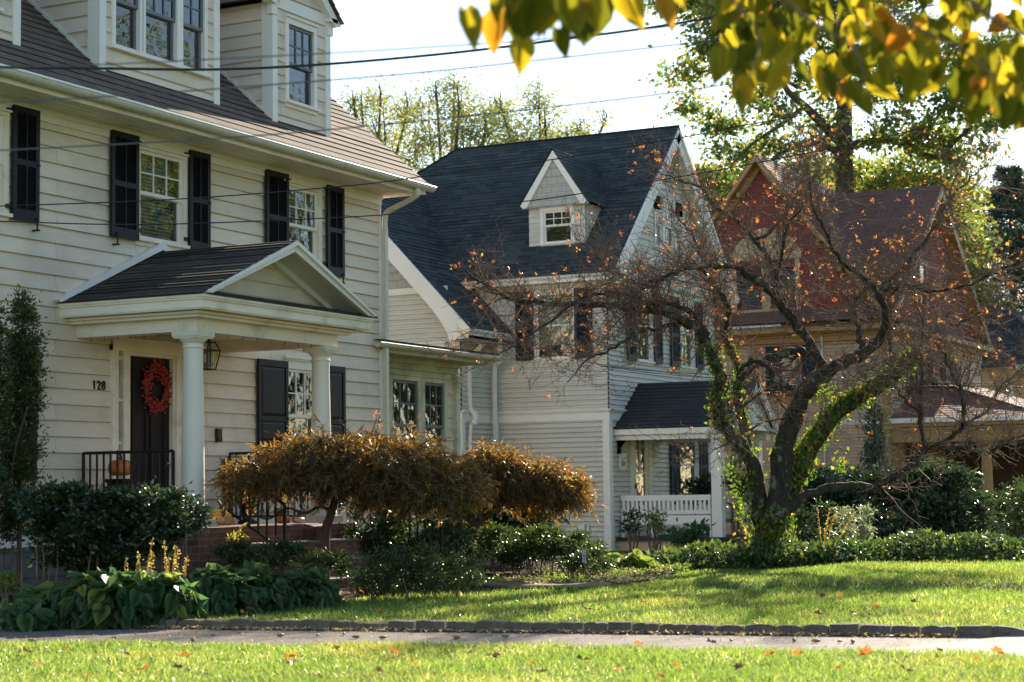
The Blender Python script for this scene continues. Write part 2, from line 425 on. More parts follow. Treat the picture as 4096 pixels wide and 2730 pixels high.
def room(fr, u0, u1, z0, z1, parent, d=.6):
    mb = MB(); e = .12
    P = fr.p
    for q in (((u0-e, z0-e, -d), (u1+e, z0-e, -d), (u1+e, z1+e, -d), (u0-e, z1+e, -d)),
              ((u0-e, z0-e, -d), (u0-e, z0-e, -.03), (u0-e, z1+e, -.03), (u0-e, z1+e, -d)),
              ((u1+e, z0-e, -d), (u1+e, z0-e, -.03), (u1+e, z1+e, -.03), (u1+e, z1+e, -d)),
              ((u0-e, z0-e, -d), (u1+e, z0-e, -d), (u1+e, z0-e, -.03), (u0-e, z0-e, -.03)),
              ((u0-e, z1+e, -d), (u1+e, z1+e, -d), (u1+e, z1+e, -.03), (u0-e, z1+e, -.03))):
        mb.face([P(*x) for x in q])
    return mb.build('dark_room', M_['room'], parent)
def window(parent, fr, u0, u1, z0, z1, zm, cols=3, rows=2, cas=.075, head=.10, trim='trim_w', sash='trim_w', pane='glass', blinds=None,
           curtain=False, lower_cols=1, sill=True, shade=None, rm=True, cap=False, flat=False):
    """double-hung window: u0..u1, z0..z1 is the sash opening, zm the meeting rail"""
    mb = MB(); fr.box(mb, u0-cas, u0, z0-.02, z1+.002, -.04, .034); fr.box(mb, u1, u1+cas, z0-.02, z1+.002, -.04, .034)
    fr.box(mb, u0-cas, u1+cas, z1, z1+head, -.04, .037)
    fr.box(mb, u0-cas-.01, u1+cas+.01, z1+head, z1+head+.022, -.02, .06)
    if cap: fr.box(mb, u0-cas-.03, u1+cas+.03, z1+head+.022, z1+head+.05, -.02, .085)
    w = mb.build('window', M_[trim], parent)
    if flat: w = parent
    if sill:
        mb = MB(); fr.box(mb, u0-cas-.02, u1+cas+.02, z0-.055, z0-.02, -.04, .075); fr.box(mb, u0-cas, u1+cas, z0-.1, z0-.055, -.04, .03)
        mb.build('sill', M_[trim], w)
    f = .038
    for (a, b, n0, nc, nr) in ((zm-.015, z1, -.022, cols, rows), (z0-.02, zm+.015, -.052, lower_cols, 1)):
        mb = MB(); n1 = n0+.03
        fr.box(mb, u0, u0+f, a, b, n0, n1); fr.box(mb, u1-f, u1, a, b, n0, n1)
        fr.box(mb, u0+f, u1-f, a, a+f, n0, n1); fr.box(mb, u0+f, u1-f, b-f, b, n0, n1)
        for k in range(1, nc):
            x = u0+f+(u1-u0-2*f)*k/nc; fr.box(mb, x-.008, x+.008, a+f, b-f, n0+.004, n1-.004)
        for k in range(1, nr):
            z = a+f+(b-a-2*f)*k/nr; fr.box(mb, u0+f, u1-f, z-.008, z+.008, n0+.006, n1-.006)
        s = mb.build('sash', M_[sash], w)
        mb = MB(); P = fr.p
        mb.face([P(u0+f*.5, a+f*.5, n0+.013), P(u1-f*.5, a+f*.5, n0+.013), P(u1-f*.5, b-f*.5, n0+.013), P(u0+f*.5, b-f*.5, n0+.013)])
        mb.build('pane', M_[pane], w)
    if blinds:
        mb = MB(); z = blinds[0]
        while z < blinds[1]:
            mb.face([fr.p(u0+.02, z, -.10), fr.p(u1-.02, z, -.10), fr.p(u1-.02, z+.033, -.128), fr.p(u0+.02, z+.033, -.128)]); z += .04
        mb.build('blind', M_['blind'], w)
    if shade:
        mb = MB(); fr.box(mb, u0+.01, u1-.01, shade[0], shade[1], -.09, -.085); mb.build('roller_shade', M_['shade'], w)
    if curtain:
        for (a, b) in ((u0+.02, u0+(u1-u0)*.42), (u1-(u1-u0)*.42, u1-.02)):
            mb = MB(); n = 16
            for k in range(n):
                x0, x1 = a+(b-a)*k/n, a+(b-a)*(k+1)/n; d0, d1 = -.13-.025*(k % 2), -.13-.025*((k+1) % 2)
                mb.face([fr.p(x0, z0, d0), fr.p(x1, z0, d1), fr.p(x1, z1, d1), fr.p(x0, z1, d0)])
            mb.build('curtain', M_['curtain'], w)
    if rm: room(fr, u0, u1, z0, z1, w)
    return w
def shutter(parent, fr, u0, u1, z0, z1, mat='black', kind='louver', zmid=None, n0=.045, hinge=0, dog=None):
    mb = MB(); th = .03; s = .055
    zmid = zmid if zmid is not None else (z0+z1)/2+.02
    n1 = n0+th
    fr.box(mb, u0, u0+s, z0, z1, n0, n1); fr.box(mb, u1-s, u1, z0, z1, n0, n1)
    if kind == 'louver': rails = [(z0, z0+.11), (zmid-.03, zmid+.03), (z1-.065, z1)]
    else: rails = [(z0, z0+.09), (z0+(z1-z0)*.30-.03, z0+(z1-z0)*.30+.03), (z0+(z1-z0)*.51-.03, z0+(z1-z0)*.51+.03), (z1-.08, z1)]
    for a, b in rails: fr.box(mb, u0+s, u1-s, a, b, n0, n1)
    for (a, b) in zip([r[1] for r in rails[:-1]], [r[0] for r in rails[1:]]):
        if kind == 'louver':
            z = a+.004
            while z < b-.015:
                mb.face([fr.p(u0+s, z, n1-.004), fr.p(u1-s, z, n1-.004), fr.p(u1-s, z+.026, n0+.004), fr.p(u0+s, z+.026, n0+.004)]); z += .027
            m = (u0+u1)/2; fr.box(mb, m-.007, m+.007, a, b, n1-.004, n1+.004)
            mb.face([fr.p(u0+s, a, n0+.002), fr.p(u1-s, a, n0+.002), fr.p(u1-s, b, n0+.002), fr.p(u0+s, b, n0+.002)])
        else:
            g = .035
            A = [fr.p(u0+s, a, n0+.014), fr.p(u1-s, a, n0+.014), fr.p(u1-s, b, n0+.014), fr.p(u0+s, b, n0+.014)]
            B = [fr.p(u0+s+g, a+g, n0+.027), fr.p(u1-s-g, a+g, n0+.027), fr.p(u1-s-g, b-g, n0+.027), fr.p(u0+s+g, b-g, n0+.027)]
            mb.face(B)
            for k in range(4): mb.face([A[k], A[(k+1) % 4], B[(k+1) % 4], B[k]])
    o = mb.build('shutter', M_[mat], parent)
    if hinge:
        u = u0 if hinge < 0 else u1
        for z in (z0+.12, z1-.06):
            mb = MB(); fr.box(mb, min(u, u+hinge*.07), max(u, u+hinge*.07), z-.02, z+.02, n0-.01, n0+.012); mb.build('hinge', M_['iron'], o)
    if dog is not None:
        mb = MB(); fr.box(mb, dog-.008, dog+.008, z0-.075, z0+.05, n1, n1+.012); fr.box(mb, dog-.004, dog+.04, z0-.085, z0-.07, n0-.03, n1+.012); mb.build('shutter_dog', M_['iron'], o)
    mid = (u0+.02 if hinge > 0 else u1-.02)
    mb = MB(); fr.box(mb, mid-.02, mid+.02, zmid-.012, zmid+.012, n1, n1+.01); mb.build('latch', M_['iron'], o)
    return o
def text(name, s, fr, u, z, n, h, mat, parent, sx=1.0):
    c = bpy.data.curves.new(name, 'FONT'); c.body = s; c.size = h/.73; c.extrude = .006; c.align_x = 'CENTER'; c.offset = h*.022; c.space_character = 1.12
    q = bpy.data.objects.new(name, c); COL.objects.link(q); bpy.context.view_layer.update()
    me = bpy.data.meshes.new_from_object(q.evaluated_get(bpy.context.evaluated_depsgraph_get())); bpy.data.objects.remove(q); me.name = name
    me.materials.clear(); me.materials.append(mat)
    o = bpy.data.objects.new(name, me); COL.objects.link(o)
    m = Matrix(((fr.U[0], 0, fr.N[0], 0), (fr.U[1], 0, fr.N[1], 0), (0, 1, 0, 0), (0, 0, 0, 1)))
    m = Matrix.Translation(Vector(fr.p(u, z, n))) @ m @ Matrix.Diagonal((sx, 1, 1, 1))
    if parent is not None:
        o.parent = parent; o.matrix_parent_inverse = Matrix.Translation(-parent_loc(parent))
    o.matrix_basis = m
    return o
def gutter(mb, p0, p1, out, r=.06):
    """half-round gutter from p0 to p1, out = outward direction"""
    p0, p1, out = (np.array(q, float) for q in (p0, p1, out)); n = 8; pr = []
    for k in range(n+1):
        th = math.pi*k/n; pr.append((-math.cos(th)*r, -math.sin(th)*r))
    for (a, b), (c, d) in zip(pr[:-1], pr[1:]):
        mb.face([p0+out*a+Z*b, p0+out*c+Z*d, p1+out*c+Z*d, p1+out*a+Z*b])
    for p in (p0, p1): mb.face([p+out*a+Z*b for a, b in pr])
    mb.tube([p0+out*r+Z*.004, p1+out*r+Z*.004], .007, 6)
    L = np.linalg.norm(p1-p0); k = .5
    while k < L:
        q = p0+(p1-p0)*k/L
        mb.tube([q+out*(a*1.04)+Z*(b*1.04) for a, b in pr], .006, 4); k += 1.05

# ------------------------------------------------------------------ the cream house with the portico (facade x = -13, faces +x)
XF = -13.0
H1 = thing('white_clapboard_house', (-13, 17, 0), 'cream clapboard house with black shutters, roof dormers and a columned front porch', 'house')
fa = Fr((XF, 0, 0), (0, 1, 0), (1, 0, 0))
Y0, Y1 = 12.75, 21.68
win2 = [(13.62, 14.42), (16.58, 17.36), (19.45, 20.17)]           # upper windows (sash opening)
holes = [(a-.05, b+.05, 3.87, 4.93) for a, b in win2]
holes += [(19.45, 20.15, 1.27, 2.61), (16.14, 17.40, .78, 2.70), (13.75, 14.45, 1.27, 2.61)]
mb = MB()
courses(mb, (XF, 0, 0), (0, 1, 0), Z, (1, 0, 0), [(Y0, .72), (Y1, .72), (Y1, 4.98), (Y0, 4.98)], .1655, .024, holes, start=.72-.03, wob=.15)
courses(mb, (XF, Y0, 0), (-1, 0, 0), Z, (0, -1, 0), [(0, .72), (9, .72), (9, 5.04), (0, 5.04)], .1655, .022)
courses(mb, (-22, Y0, 0), (1, 0, 0), Z, (0, -1, 0), [(0, 5.04), (9.0, 5.04), (4.5, 9.0)], .1655, .022)
courses(mb, (XF, Y1, 0), (-1, 0, 0), Z, (0, 1, 0), [(0, .72), (9, .72), (9, 5.04), (0, 5.04)], .1655, .022)
courses(mb, (-22, Y1, 0), (1, 0, 0), Z, (0, 1, 0), [(0, 5.04), (9.0, 5.04), (4.5, 9.0)], .1655, .022)
mb.box(-22.02, -22, Y0, Y1, 0, 5.04)
walls1 = mb.build('wall', M_['siding'], H1)
mb = MB(); mb.box(XF-.06, XF+.0, Y0-.01, Y1+.01, 0, .57); mb.box(-22, XF-.06, Y0-.02, Y0+.1, 0, .7); mb.box(-22, XF-.06, Y1-.1, Y1+.02, 0, .7)
mb.build('foundation', M_['stone'], H1)
mb = MB(); fa.box(mb, Y0-.03, Y1+.03, .57, .70, -.05, .034); fa.box(mb, Y0-.04, Y1+.04, .70, .725, -.05, .06)
fa.box(mb, Y1-.012, Y1+.03, .725, 4.98, -.1, .030)
fa.box(mb, Y0-.03, Y1+.03, 4.90, 5.035, -.04, .040); fa.box(mb, Y0-.03, Y1+.03, 4.975, 5.035, .040, .062)
mb.build('base_and_corner_boards', M_['trim_w'], H1)
# eave: soffit, fascia, gutter
mb = MB(); RY0, RY1 = 12.45, 21.95
mb.box(-13.0+.03, -12.45, RY0, RY1-.15, 5.036, 5.07); mb.box(-12.47, -12.42, RY0, RY1-.15, 5.02, 5.17)
for k in range(1, 4): mb.box(-13+.02+k*.13, -13+.026+k*.13, RY0, RY1-.16, 5.030, 5.037)
mb.prism([(-13.4, RY1-.02, 5.036), (-12.43, RY1-.02, 5.036), (-12.43, RY1-.02, 5.2), (-13.4, RY1-.02, 6.06)], (0, .03, 0))
mb.build('eave', M_['trim'], H1)
mb = MB(); gutter(mb, (-12.355, 12.5, 5.125), (-12.355, 22.02, 5.125), (1, 0, 0), .062)
mb.tube(smoothpath([(-12.36, 21.62, 5.06), (-12.37, 21.63, 4.98), (-12.6, 21.69, 4.90), (-12.88, 21.735, 4.81), (-12.93, 21.74, 4.70), (-12.93, 21.74, 4.55)], 4), .038, 8)
mb.build('gutter', M_['gutter'], H1, smooth=False)
mb = MB(); mb.box(-12.975, -12.905, 21.705, 21.775, .7, 4.6)
for z in (3.95, 2.0): mb.box(-12.98, -12.90, 21.70, 21.78, z, z+.05)
mb.build('downspout', M_['gutter'], H1)
# main roof
mr = .879; ang = math.atan(mr); Sx = np.array([-math.cos(ang), 0, math.sin(ang)]); Nx = np.array([math.sin(ang), 0, math.cos(ang)])
EX, EZ = -12.40, 5.58+.879*(-12.85+12.40)
Ls = (17.5-12.40)/math.cos(ang)
mb = MB(); courses(mb, (EX, 0, EZ), (0, 1, 0), Sx, Nx, [(RY0, 0), (RY1, 0), (RY1, Ls), (RY0, Ls)], .145, .011, wob=.5)
S2 = np.array([math.cos(ang), 0, math.sin(ang)]); N2 = np.array([-math.sin(ang), 0, math.cos(ang)])
courses(mb, (-22.6, 0, EZ), (0, 1, 0), S2, N2, [(RY0, 0), (RY1, 0), (RY1, Ls), (RY0, Ls)], .145, .014)
roof1 = mb.build('roof', M_['roof1'], H1)
mb = MB(); mb.box(EX-.03, EX+.045, RY0, RY1+.03, EZ-.035, EZ-.012); mb.build('drip_edge', M_['metal_edge'], roof1)
for yy in (RY0, RY1-.03):
    mb = MB()
    mb.prism([(EX-.02, yy, EZ-.16), (EX-.02, yy, EZ-.012), (-17.5, yy, EZ+5.1*mr-.012), (-22.58, yy, EZ-.012), (-22.58, yy, EZ-.16), (-17.5, yy, EZ+5.1*mr-.16)], (0, .03, 0))
    mb.build('rake_board', M_['trim'], roof1)
# upper windows and shutters
for k, (a, b) in enumerate(win2):
    window(H1, fa, a, b, 3.90, 4.86, 4.385, 3, 2, .075, .04, trim='trim', blinds=(3.9, 4.85) if k == 1 else (4.3, 4.85), curtain=(k == 1))
for (a, b, h, dg) in ((14.51, 14.90, -1, 14.86), (16.045, 16.51, 1, 16.13), (17.43, 17.82, -1, None), (18.955, 19.44, 1, 19.05), (20.32, 20.72, -1, 20.67), (13.10, 13.52, 1, None)):
    shutter(H1, fa, a, b, 3.835, 4.985, 'black', 'louver', 4.42, hinge=h, dog=dg)
# ground-floor window
window(H1, fa, 19.45, 20.12, 1.30, 2.60, 2.02, 3, 2, .075, .10, cap=True, blinds=None)
shutter(H1, fa, 18.78, 19.41, 1.24, 2.68, 'black', 'panel', hinge=0); shutter(H1, fa, 20.24, 20.72, 1.24, 2.68, 'black', 'panel')
window(H1, fa, 13.78, 14.42, 1.30, 2.60, 2.02, 3, 2, .075, .10, cap=True)
shutter(H1, fa, 14.51, 14.89, 1.24, 2.68, 'black', 'panel', dog=14.82)
# dormers
XD = -12.85
fd = Fr((XD, 0, 0), (0, 1, 0), (1, 0, 0))
def zroof(x): return EZ+(EX-x)*mr
def dormer(y0, y1, ze, wins, grey=True, pit=.92):
    d = bpy.data.objects.new('dormer', None); COL.objects.link(d); d.parent = H1; d.location = (0, 0, 0); d.matrix_parent_inverse = Matrix.Translation(-H1.location)
    zb = zroof(XD); ym = (y0+y1)/2; hw = (y1-y0)/2; za = ze+hw*pit
    mb = MB(); hol = [(w[0]-.05, w[1]+.05, w[2]-.02, w[3]+.02) for w in wins]
    courses(mb, (XD, 0, 0), (0, 1, 0), Z, (1, 0, 0), [(y0, zb), (y1, zb), (y1, ze), (ym, za), (y0, ze)], .165, .018, hol, start=zb-.075)
    xb = XD-(ze-zb)/mr-1.2
    for (yy, n) in ((y0, -1), (y1, 1)):
        courses(mb, (XD, yy, 0), (-1, 0, 0), Z, (0, n, 0), [(0, zb), ((ze-zb)/mr, ze), (0, ze)], .165, .02, start=zb-.075)
    mb.build('cheek_and_front_siding', M_['siding_mildew'], d)
    mb = MB(); w = .085
    fd.box(mb, y0-.022, y0+w, zb-.05, ze-.05, -.1, .030); fd.box(mb, y1-w, y1+.022, zb-.05, ze-.05, -.1, .030)
    fd.box(mb, y0-.03, y1+.03, ze-.05, ze+.09, -.02, .026)
    for yy, s in ((y0, -1), (y1, 1)): mb.box(XD-.13, XD-.02, min(yy, yy+s*.024), max(yy, yy+s*.024), zb, ze+.02)
    for yy, s in ((y0, -1), (y1, 1)):                                         # pilaster caps and raking cornice
        fd.box(mb, yy-.09, yy+.06 if s < 0 else yy+.09, ze+.0, ze+.05, 0, .10); fd.box(mb, yy-.06, yy+.06, ze-.16, ze+.0, -.02, .045)
        mb.prism([(XD-.02, yy+s*.17, ze-.02), (XD-.02, ym, za+.10), (XD-.02, ym, za-.06), (XD-.02, yy+s*.05, ze-.05)], (.12, 0, 0))
    # flashing strip along the cheeks
    for yy, s in ((y0, -1), (y1, 1)):
        mb.prism([(XD-.02, yy+s*.028, zb+.0), (XD-.02, yy+s*.028, zb+.07), (XD-(ze-zb)/mr, yy+s*.028, ze+.05), (XD-(ze-zb)/mr, yy+s*.028, ze-.02)], (0, -s*.02, 0))
    mb.build('dormer_trim', M_['trim_w'], d)
    mb = MB(); a2 = math.atan(pit)
    for s in (-1, 1):
        S = np.array([0, -s*math.cos(a2), math.sin(a2)]); N = np.array([0, s*math.sin(a2), math.cos(a2)])
        e = .17; L = (hw+e)/math.cos(a2)
        courses(mb, (0, ym+s*(hw+e), ze-.02+.03), (1, 0, 0), S, N, [(XD+.14, 0), (XD+.14, L), (XD-4.2, L), (XD-4.2, 0)], .14, .014)
    mb.build('dormer_roof', M_['roof1'], d)
    for wn in wins:
        window(d, fd, wn[0], wn[1], wn[2]+.02, wn[3], wn[4], min(wn[5],3), 2, .065 if len(wins) == 1 else .055, .075, sash='sash_grey', pane='glass2', sill=(len(wins) == 1), blinds=(wn[2], wn[3]) if wn[5] == 4 else None, flat=True)
    if len(wins) > 1:
        mb = MB(); fd.box(mb, wins[0][0]-.085, wins[-1][1]+.085, wins[0][2]-.05, wins[0][2]-.005, -.03, .07); mb.build('sill', M_['trim_w'], d)
    return d
dormer(18.955, 20.215, 7.03, [(19.285, 19.85, 5.87, 6.83, 6.34, 3)])
dormer(15.72, 17.83, 7.05, [(15.965, 16.375, 5.88, 6.83, 6.37, 2), (16.475, 17.04, 5.88, 6.83, 6.37, 4), (17.15, 17.555, 5.88, 6.83, 6.37, 2)])
dormer(13.20, 14.46, 7.03, [(13.53, 14.10, 5.87, 6.83, 6.34, 3)])

# portico
PX, BX = -11.195, -11.468
YA, YB = 15.293, 18.49; BYA, BYB = 15.555, 18.215; YM = (YA+YB)/2
fp = Fr((PX, 0, 0), (0, 1, 0), (1, 0, 0))
mb = MB()
for (x0, x1, y0, y1) in ((BX-.26, BX, BYA, BYB), (XF, BX-.26, BYA, BYA+.2), (XF, BX-.26, BYB-.2, BYB)): mb.box(x0, x1, y0, y1, 2.715, 2.905)
for g, (a, b) in enumerate(((.0, .03), (.03, .055))):
    mb.box(XF, BX+.05+b*2, BYA-.05-b*2, BYB+.05+b*2, 2.845+a, 2.845+b)
mb.box(XF, PX-.012, YA+.012, YB-.012, 2.905, 2.918)                       # soffit
mb.box(XF, PX, YA, YB, 2.918, 3.00); mb.box(XF, PX+.02, YA-.02, YB+.02, 3.00, 3.02); mb.box(XF, PX+.035, YA-.035, YB+.035, 3.02, 3.045)
mb.box(XF, BX-.26, BYA+.2, BYB-.2, 2.88, 2.905)                           # porch ceiling
portico = mb.build('portico', M_['trim'], H1)
mb = MB(); sl_ = (3.745-3.06)/(YM-YA+.03); a2 = math.atan(sl_)
for s in (-1, 1):
    S = np.array([0, -s*math.cos(a2), math.sin(a2)]); N = np.array([0, s*math.sin(a2), math.cos(a2)])
    e0 = YM+s*(YM-YA+.06); L = (YM-YA+.06)/math.cos(a2)
    courses(mb, (0, e0, 3.052), (1, 0, 0), S, N, [(XF, 0), (XF, L), (PX+.06, L), (PX+.06, 0)], .118, .012, wob=.9)
# pent strip of shingles over the front cornice
courses(mb, (PX+.05, 0, 3.05), (0, 1, 0), unit(np.array([-.42, 0, .10])), unit(np.array([.10, 0, .42])), [(YA+.05, 0), (YB-.05, 0), (YB-.3, .43), (YA+.3, .43)], .11, .016, wob=.4)
mb.build('portico_roof', M_['roof_porch'], portico)
mb = MB()
for (x0, d, o, w) in ((PX-.02, .06, -.012, .10), (PX+.035, .04, -.004, .045), (PX-.40, .38, -.03, .03), (PX-.42, .10, -.05, .09)):   # raking cornice with depth
    h = YM-YA+.03; top = 3.07+o+h*sl_; q = w*1.3/sl_*.42; dn = w/math.cos(a2)
    mb.prism([(x0, YM-h, 3.07+o), (x0, YM, top), (x0, YM+h, 3.07+o), (x0, YM+h-q, 3.07+o), (x0, YM, top-dn), (x0, YM-h+q, 3.07+o)], (d, 0, 0))
mb.prism([(XF+.01, YA-.13, 3.075), (XF+.01, YA-.085, 3.055), (XF+.01, YM, 3.775), (XF+.01, YB+.085, 3.055), (XF+.01, YB+.13, 3.075), (XF+.01, YM, 3.855)], (.10, 0, 0))
mb.build('raking_cornice', M_['trim_w'], portico)
mb = MB(); courses(mb, (PX-.40, 0, 0), (0, 1, 0), Z, (1, 0, 0), [(YA+.25, 3.13), (YB-.25, 3.13), (YM, 3.63)], .165, .016, start=3.0)
mb.build('tympanum', M_['siding'], portico)
def column(cx, cy, zb, zt, r, parent):
    mb = MB(); q = .155
    mb.box(cx-q-.02, cx+q+.02, cy-q-.02, cy+q+.02, zb, zb+.075)
    mb.box(cx-q, cx+q, cy-q, cy+q, zt-.05, zt); mb.box(cx-q+.012, cx+q-.012, cy-q+.012, cy+q-.012, zt-.068, zt-.05)
    base = zb+.075
    prof = [(r*1.42, base), (r*1.48, base+.02), (r*1.46, base+.05), (r*1.3, base+.075), (r*1.06, base+.085), (r*1.0, base+.11)]
    H = zt-base-.2
    for k in range(9): t = k/8; prof.append((r*(1-.16*t**1.6), base+.12+H*.86*t))
    prof += [(r*.85, zt-.17), (r*.95, zt-.165), (r*.95, zt-.15), (r*.86, zt-.145), (r*.86, zt-.12), (r*.98, zt-.105), (r*1.2, zt-.075), (r*1.22, zt-.068)]
    mb.lathe((cx, cy, 0), prof, 28)
    o = mb.build('column', M_['column'], parent); smooth_angle(o, 35); return o
M_['column'] = simple('weathered_white_column_paint', (.71, .65, .55), .45, .04, 2, dirt=((.42, .40, .33), 1.4, .6, .9))
column(-11.60, 15.69, .745, 2.715, .118, portico); column(-11.60, 18.07, .745, 2.715, .118, portico)
mb = MB()
for k in range(9):                                                        # little plant hooks under the beams
    for (x, y) in ((BX-.015, BYA+.32+k*.26), (XF+.18+k*.17, BYA+.03)):
        mb.tube([(x, y, 2.715), (x, y, 2.70), (x, y+.012, 2.688), (x, y, 2.676), (x, y-.010, 2.684)], .0035, 4)
mb.build('plant_hook', M_['iron'], portico)
# brick porch floor, steps
mb = MB(); SX = BX+.13
mb.box(XF+.01, SX, 15.42, 18.36, -.05, .735)
mb.build('brick_landing', M_['brick'], H1)
mb = MB(); yb0, yb1 = 15.95, 18.42
mb.box(SX, SX+.33, yb0, yb1, -.05, .55); mb.box(SX+.33, SX+.66, yb0-.02, yb1+.02, -.05, .37); mb.box(SX+.66, SX+.99, yb0-.04, yb1+.04, -.05, .19)
steps = mb.build('brick_steps', M_['brick'], H1)
mb = MB()
for k, z in enumerate((.55, .37, .19)): mb.box(SX+.33*k+.003, SX+.33*(k+1)+.012, yb0-.02*k-.01, yb1+.02*k+.01, z+.003, z+.022)
mb.build('stone_tread', M_['stone'], steps)
# door with surround
mb = MB(); zt = 2.60; zb = .745
fa.box(mb, 16.10, 16.20, zb, 2.70, -.04, .05); fa.box(mb, 17.33, 17.43, zb, 2.70, -.04, .05); fa.box(mb, 16.10, 17.43, 2.62, 2.745, -.04, .055)
fa.box(mb, 16.06, 17.47, 2.745, 2.765, -.04, .08)
fa.box(mb, 16.29, 16.38, zb, 2.62, -.12, .045); fa.box(mb, 16.38, 16.44, zb, 2.62, -.12, .015); fa.box(mb, 17.24, 17.33, zb, 2.62, -.12, .03)
fa.box(mb, 17.215, 17.24, zb, 2.60, -.12, .0); fa.box(mb, 16.38, 17.33, 2.585, 2.62, -.12, .012)
fa.box(mb, 16.20, 16.29, zb, 1.15, -.08, .01)
for z in (1.15, 1.62, 2.08, 2.53): fa.box(mb, 16.20, 16.29, z, z+.03, -.06, .02)
sur = mb.build('door_surround', M_['trim'], H1)
mb = MB(); mb.face([fa.p(16.20, 1.15, -.03), fa.p(16.29, 1.15, -.03), fa.p(16.29, 2.62, -.03), fa.p(16.20, 2.62, -.03)]); mb.build('sidelight', M_['glass2'], sur)
mb = MB(); fa.box(mb, 16.42, 17.23, zb, 2.60, -.10, -.055)
for (a, b, c, d) in ((16.55, 16.80, 1.25, 2.46), (16.87, 17.12, 1.25, 2.46), (16.55, 17.12, .86, 1.16)):
    for (u0, u1, z0, z1) in ((a, b, c, c+.02), (a, b, d-.02, d), (a, a+.02, c, d), (b-.02, b, c, d)): fa.box(mb, u0, u1, z0, z1, -.055, -.043)
dr = mb.build('door', M_['door'], H1)
mb = MB(); mb.lathe((-13.02, 17.15, 1.42), [(.0, -.02), (.02, -.018), (.028, 0), (.02, .018), (0, .02)], 10); mb.build('door_knob', simple('brass', (.45, .28, .08), .3, metal=1), dr, smooth=True)
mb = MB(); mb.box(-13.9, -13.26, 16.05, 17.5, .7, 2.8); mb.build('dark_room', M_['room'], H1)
text('house_number', '128', fa, 15.90, 2.188, .026, .10, M_['iron'], H1, .98)
mb = MB(); fa.box(mb, 17.975, 18.06, 1.675, 1.83, .02, .06); fa.box(mb, 17.985, 18.05, 1.69, 1.72, .06, .07)
mb.build('mail_slot_box', simple('dark_bronze', (.03, .025, .02), .4, metal=.4), H1)

# sun porch at the far end of the house
XS = -13.4
fs = Fr((XS, 0, 0), (0, 1, 0), (1, 0, 0))
sp = bpy.data.objects.new('sun_porch', None); COL.objects.link(sp); sp.parent = H1; sp.matrix_parent_inverse = Matrix.Translation(-H1.location)
mb = MB(); courses(mb, (XS, 0, 0), (0, 1, 0), Z, (1, 0, 0), [(21.6, .5), (24.5, .5), (24.5, 2.8), (21.6, 2.8)], .1655, .02, [(22.55, 24.2, 1.25, 2.68)])
courses(mb, (XS, 24.5, 0), (-1, 0, 0), Z, (0, 1, 0), [(0, .4), (4.5, .4), (4.5, 2.9), (0, 2.9)], .1655, .02)
mb.build('wall', M_['siding'], sp)
mb = MB(); fs.box(mb, 21.6, 24.52, 2.80, 2.94, -.1, .04); fs.box(mb, 21.6, 24.53, 2.785, 2.805, -.1, .065); fs.box(mb, 21.6, 24.9, 2.94, 2.965, -.5, .42); fs.box(mb, 21.6, 24.9, 2.965, 3.03, -.5, .43)
fs.box(mb, 21.6, 24.52, 2.87, 2.94, .04, .08)
fs.box(mb, 21.6, 24.5, 2.70, 2.785, -.05, .030)
mb.build('cornice', M_['trim_mildew'], sp)
mb = MB(); mb.box(XS-.04, XS+.06, 21.6, 24.55, 0, .52); mb.build('foundation', M_['stone'], sp)
for (a, b) in ((22.65, 23.36), (23.55, 24.13)):
    window(sp, fs, a, b, 1.28, 2.635, 2.005, 3, 2, .09, .065, trim='trim_mildew', sash='sash_grey', pane='glass2', rm=False, flat=True)
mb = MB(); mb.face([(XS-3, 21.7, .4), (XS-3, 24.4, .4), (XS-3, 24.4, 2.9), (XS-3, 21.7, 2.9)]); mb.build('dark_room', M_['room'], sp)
mb = MB(); mb.box(XS-.03, XS+.105, 24.385, 24.55, 2.66, 2.75); mb.box(XS-.01, XS+.085, 24.41, 24.53, 2.60, 2.66); mb.box(XS-.0, XS+.07, 24.415, 24.525, .4, 2.6)
mb.build('corner_pilaster', M_['trim_mildew'], sp)
mb = MB(); gutter(mb, (XS+.48, 21.5, 3.045), (XS+.48, 24.97, 3.045), (1, 0, 0), .058); mb.build('gutter', M_['gutter'], sp)
mb = MB(); courses(mb, (XS+.50, 0, 3.075), (0, 1, 0), unit(np.array([-1, 0, .04])), unit(np.array([.04, 0, 1])), [(21.5, 0), (24.97, 0), (24.97, 4), (21.5, 4)], .4, .02); mb.build('flat_roof', M_['roof_porch'], sp)

# ------------------------------------------------------------------ the grey house with the steep gable
X2, Y2 = -15.106, 33.817; YE = 39.6
H2 = thing('grey_gabled_house', (-15.1, 34, 0), 'pale grey clapboard house with steep blue-black roof, pointed dormer and white gable boards', 'house')
f2 = Fr((X2, 0, 0), (0, 1, 0), (1, 0, 0)); g2 = Fr((0, Y2, 0), (1, 0, 0), (0, -1, 0))
P2 = .0965
mb = MB()
fh = [(35.14, 36.03, 3.66, 5.06), (37.46, 38.36, 3.66, 5.06), (34.80, 35.82, 0, 2.12), (37.30, 38.46, .93, 2.42)]
courses(mb, (X2, 0, 0), (0, 1, 0), Z, (1, 0, 0), [(Y2, -.2), (YE, -.2), (YE, 2.45), (Y2, 2.45)], P2, .030, fh, start=-.2)
courses(mb, (X2, 0, 0), (0, 1, 0), Z, (1, 0, 0), [(Y2, 2.65), (YE, 2.65), (YE, 5.25), (Y2, 5.25)], P2, .030, fh)
sh = [(-16.69, -15.77, 3.66, 5.02)]
courses(mb, (0, Y2, 0), (1, 0, 0), Z, (0, -1, 0), [(-17.62, -.2), (X2, -.2), (X2, 2.45), (-17.62, 2.45)], P2, .030, start=-.2)
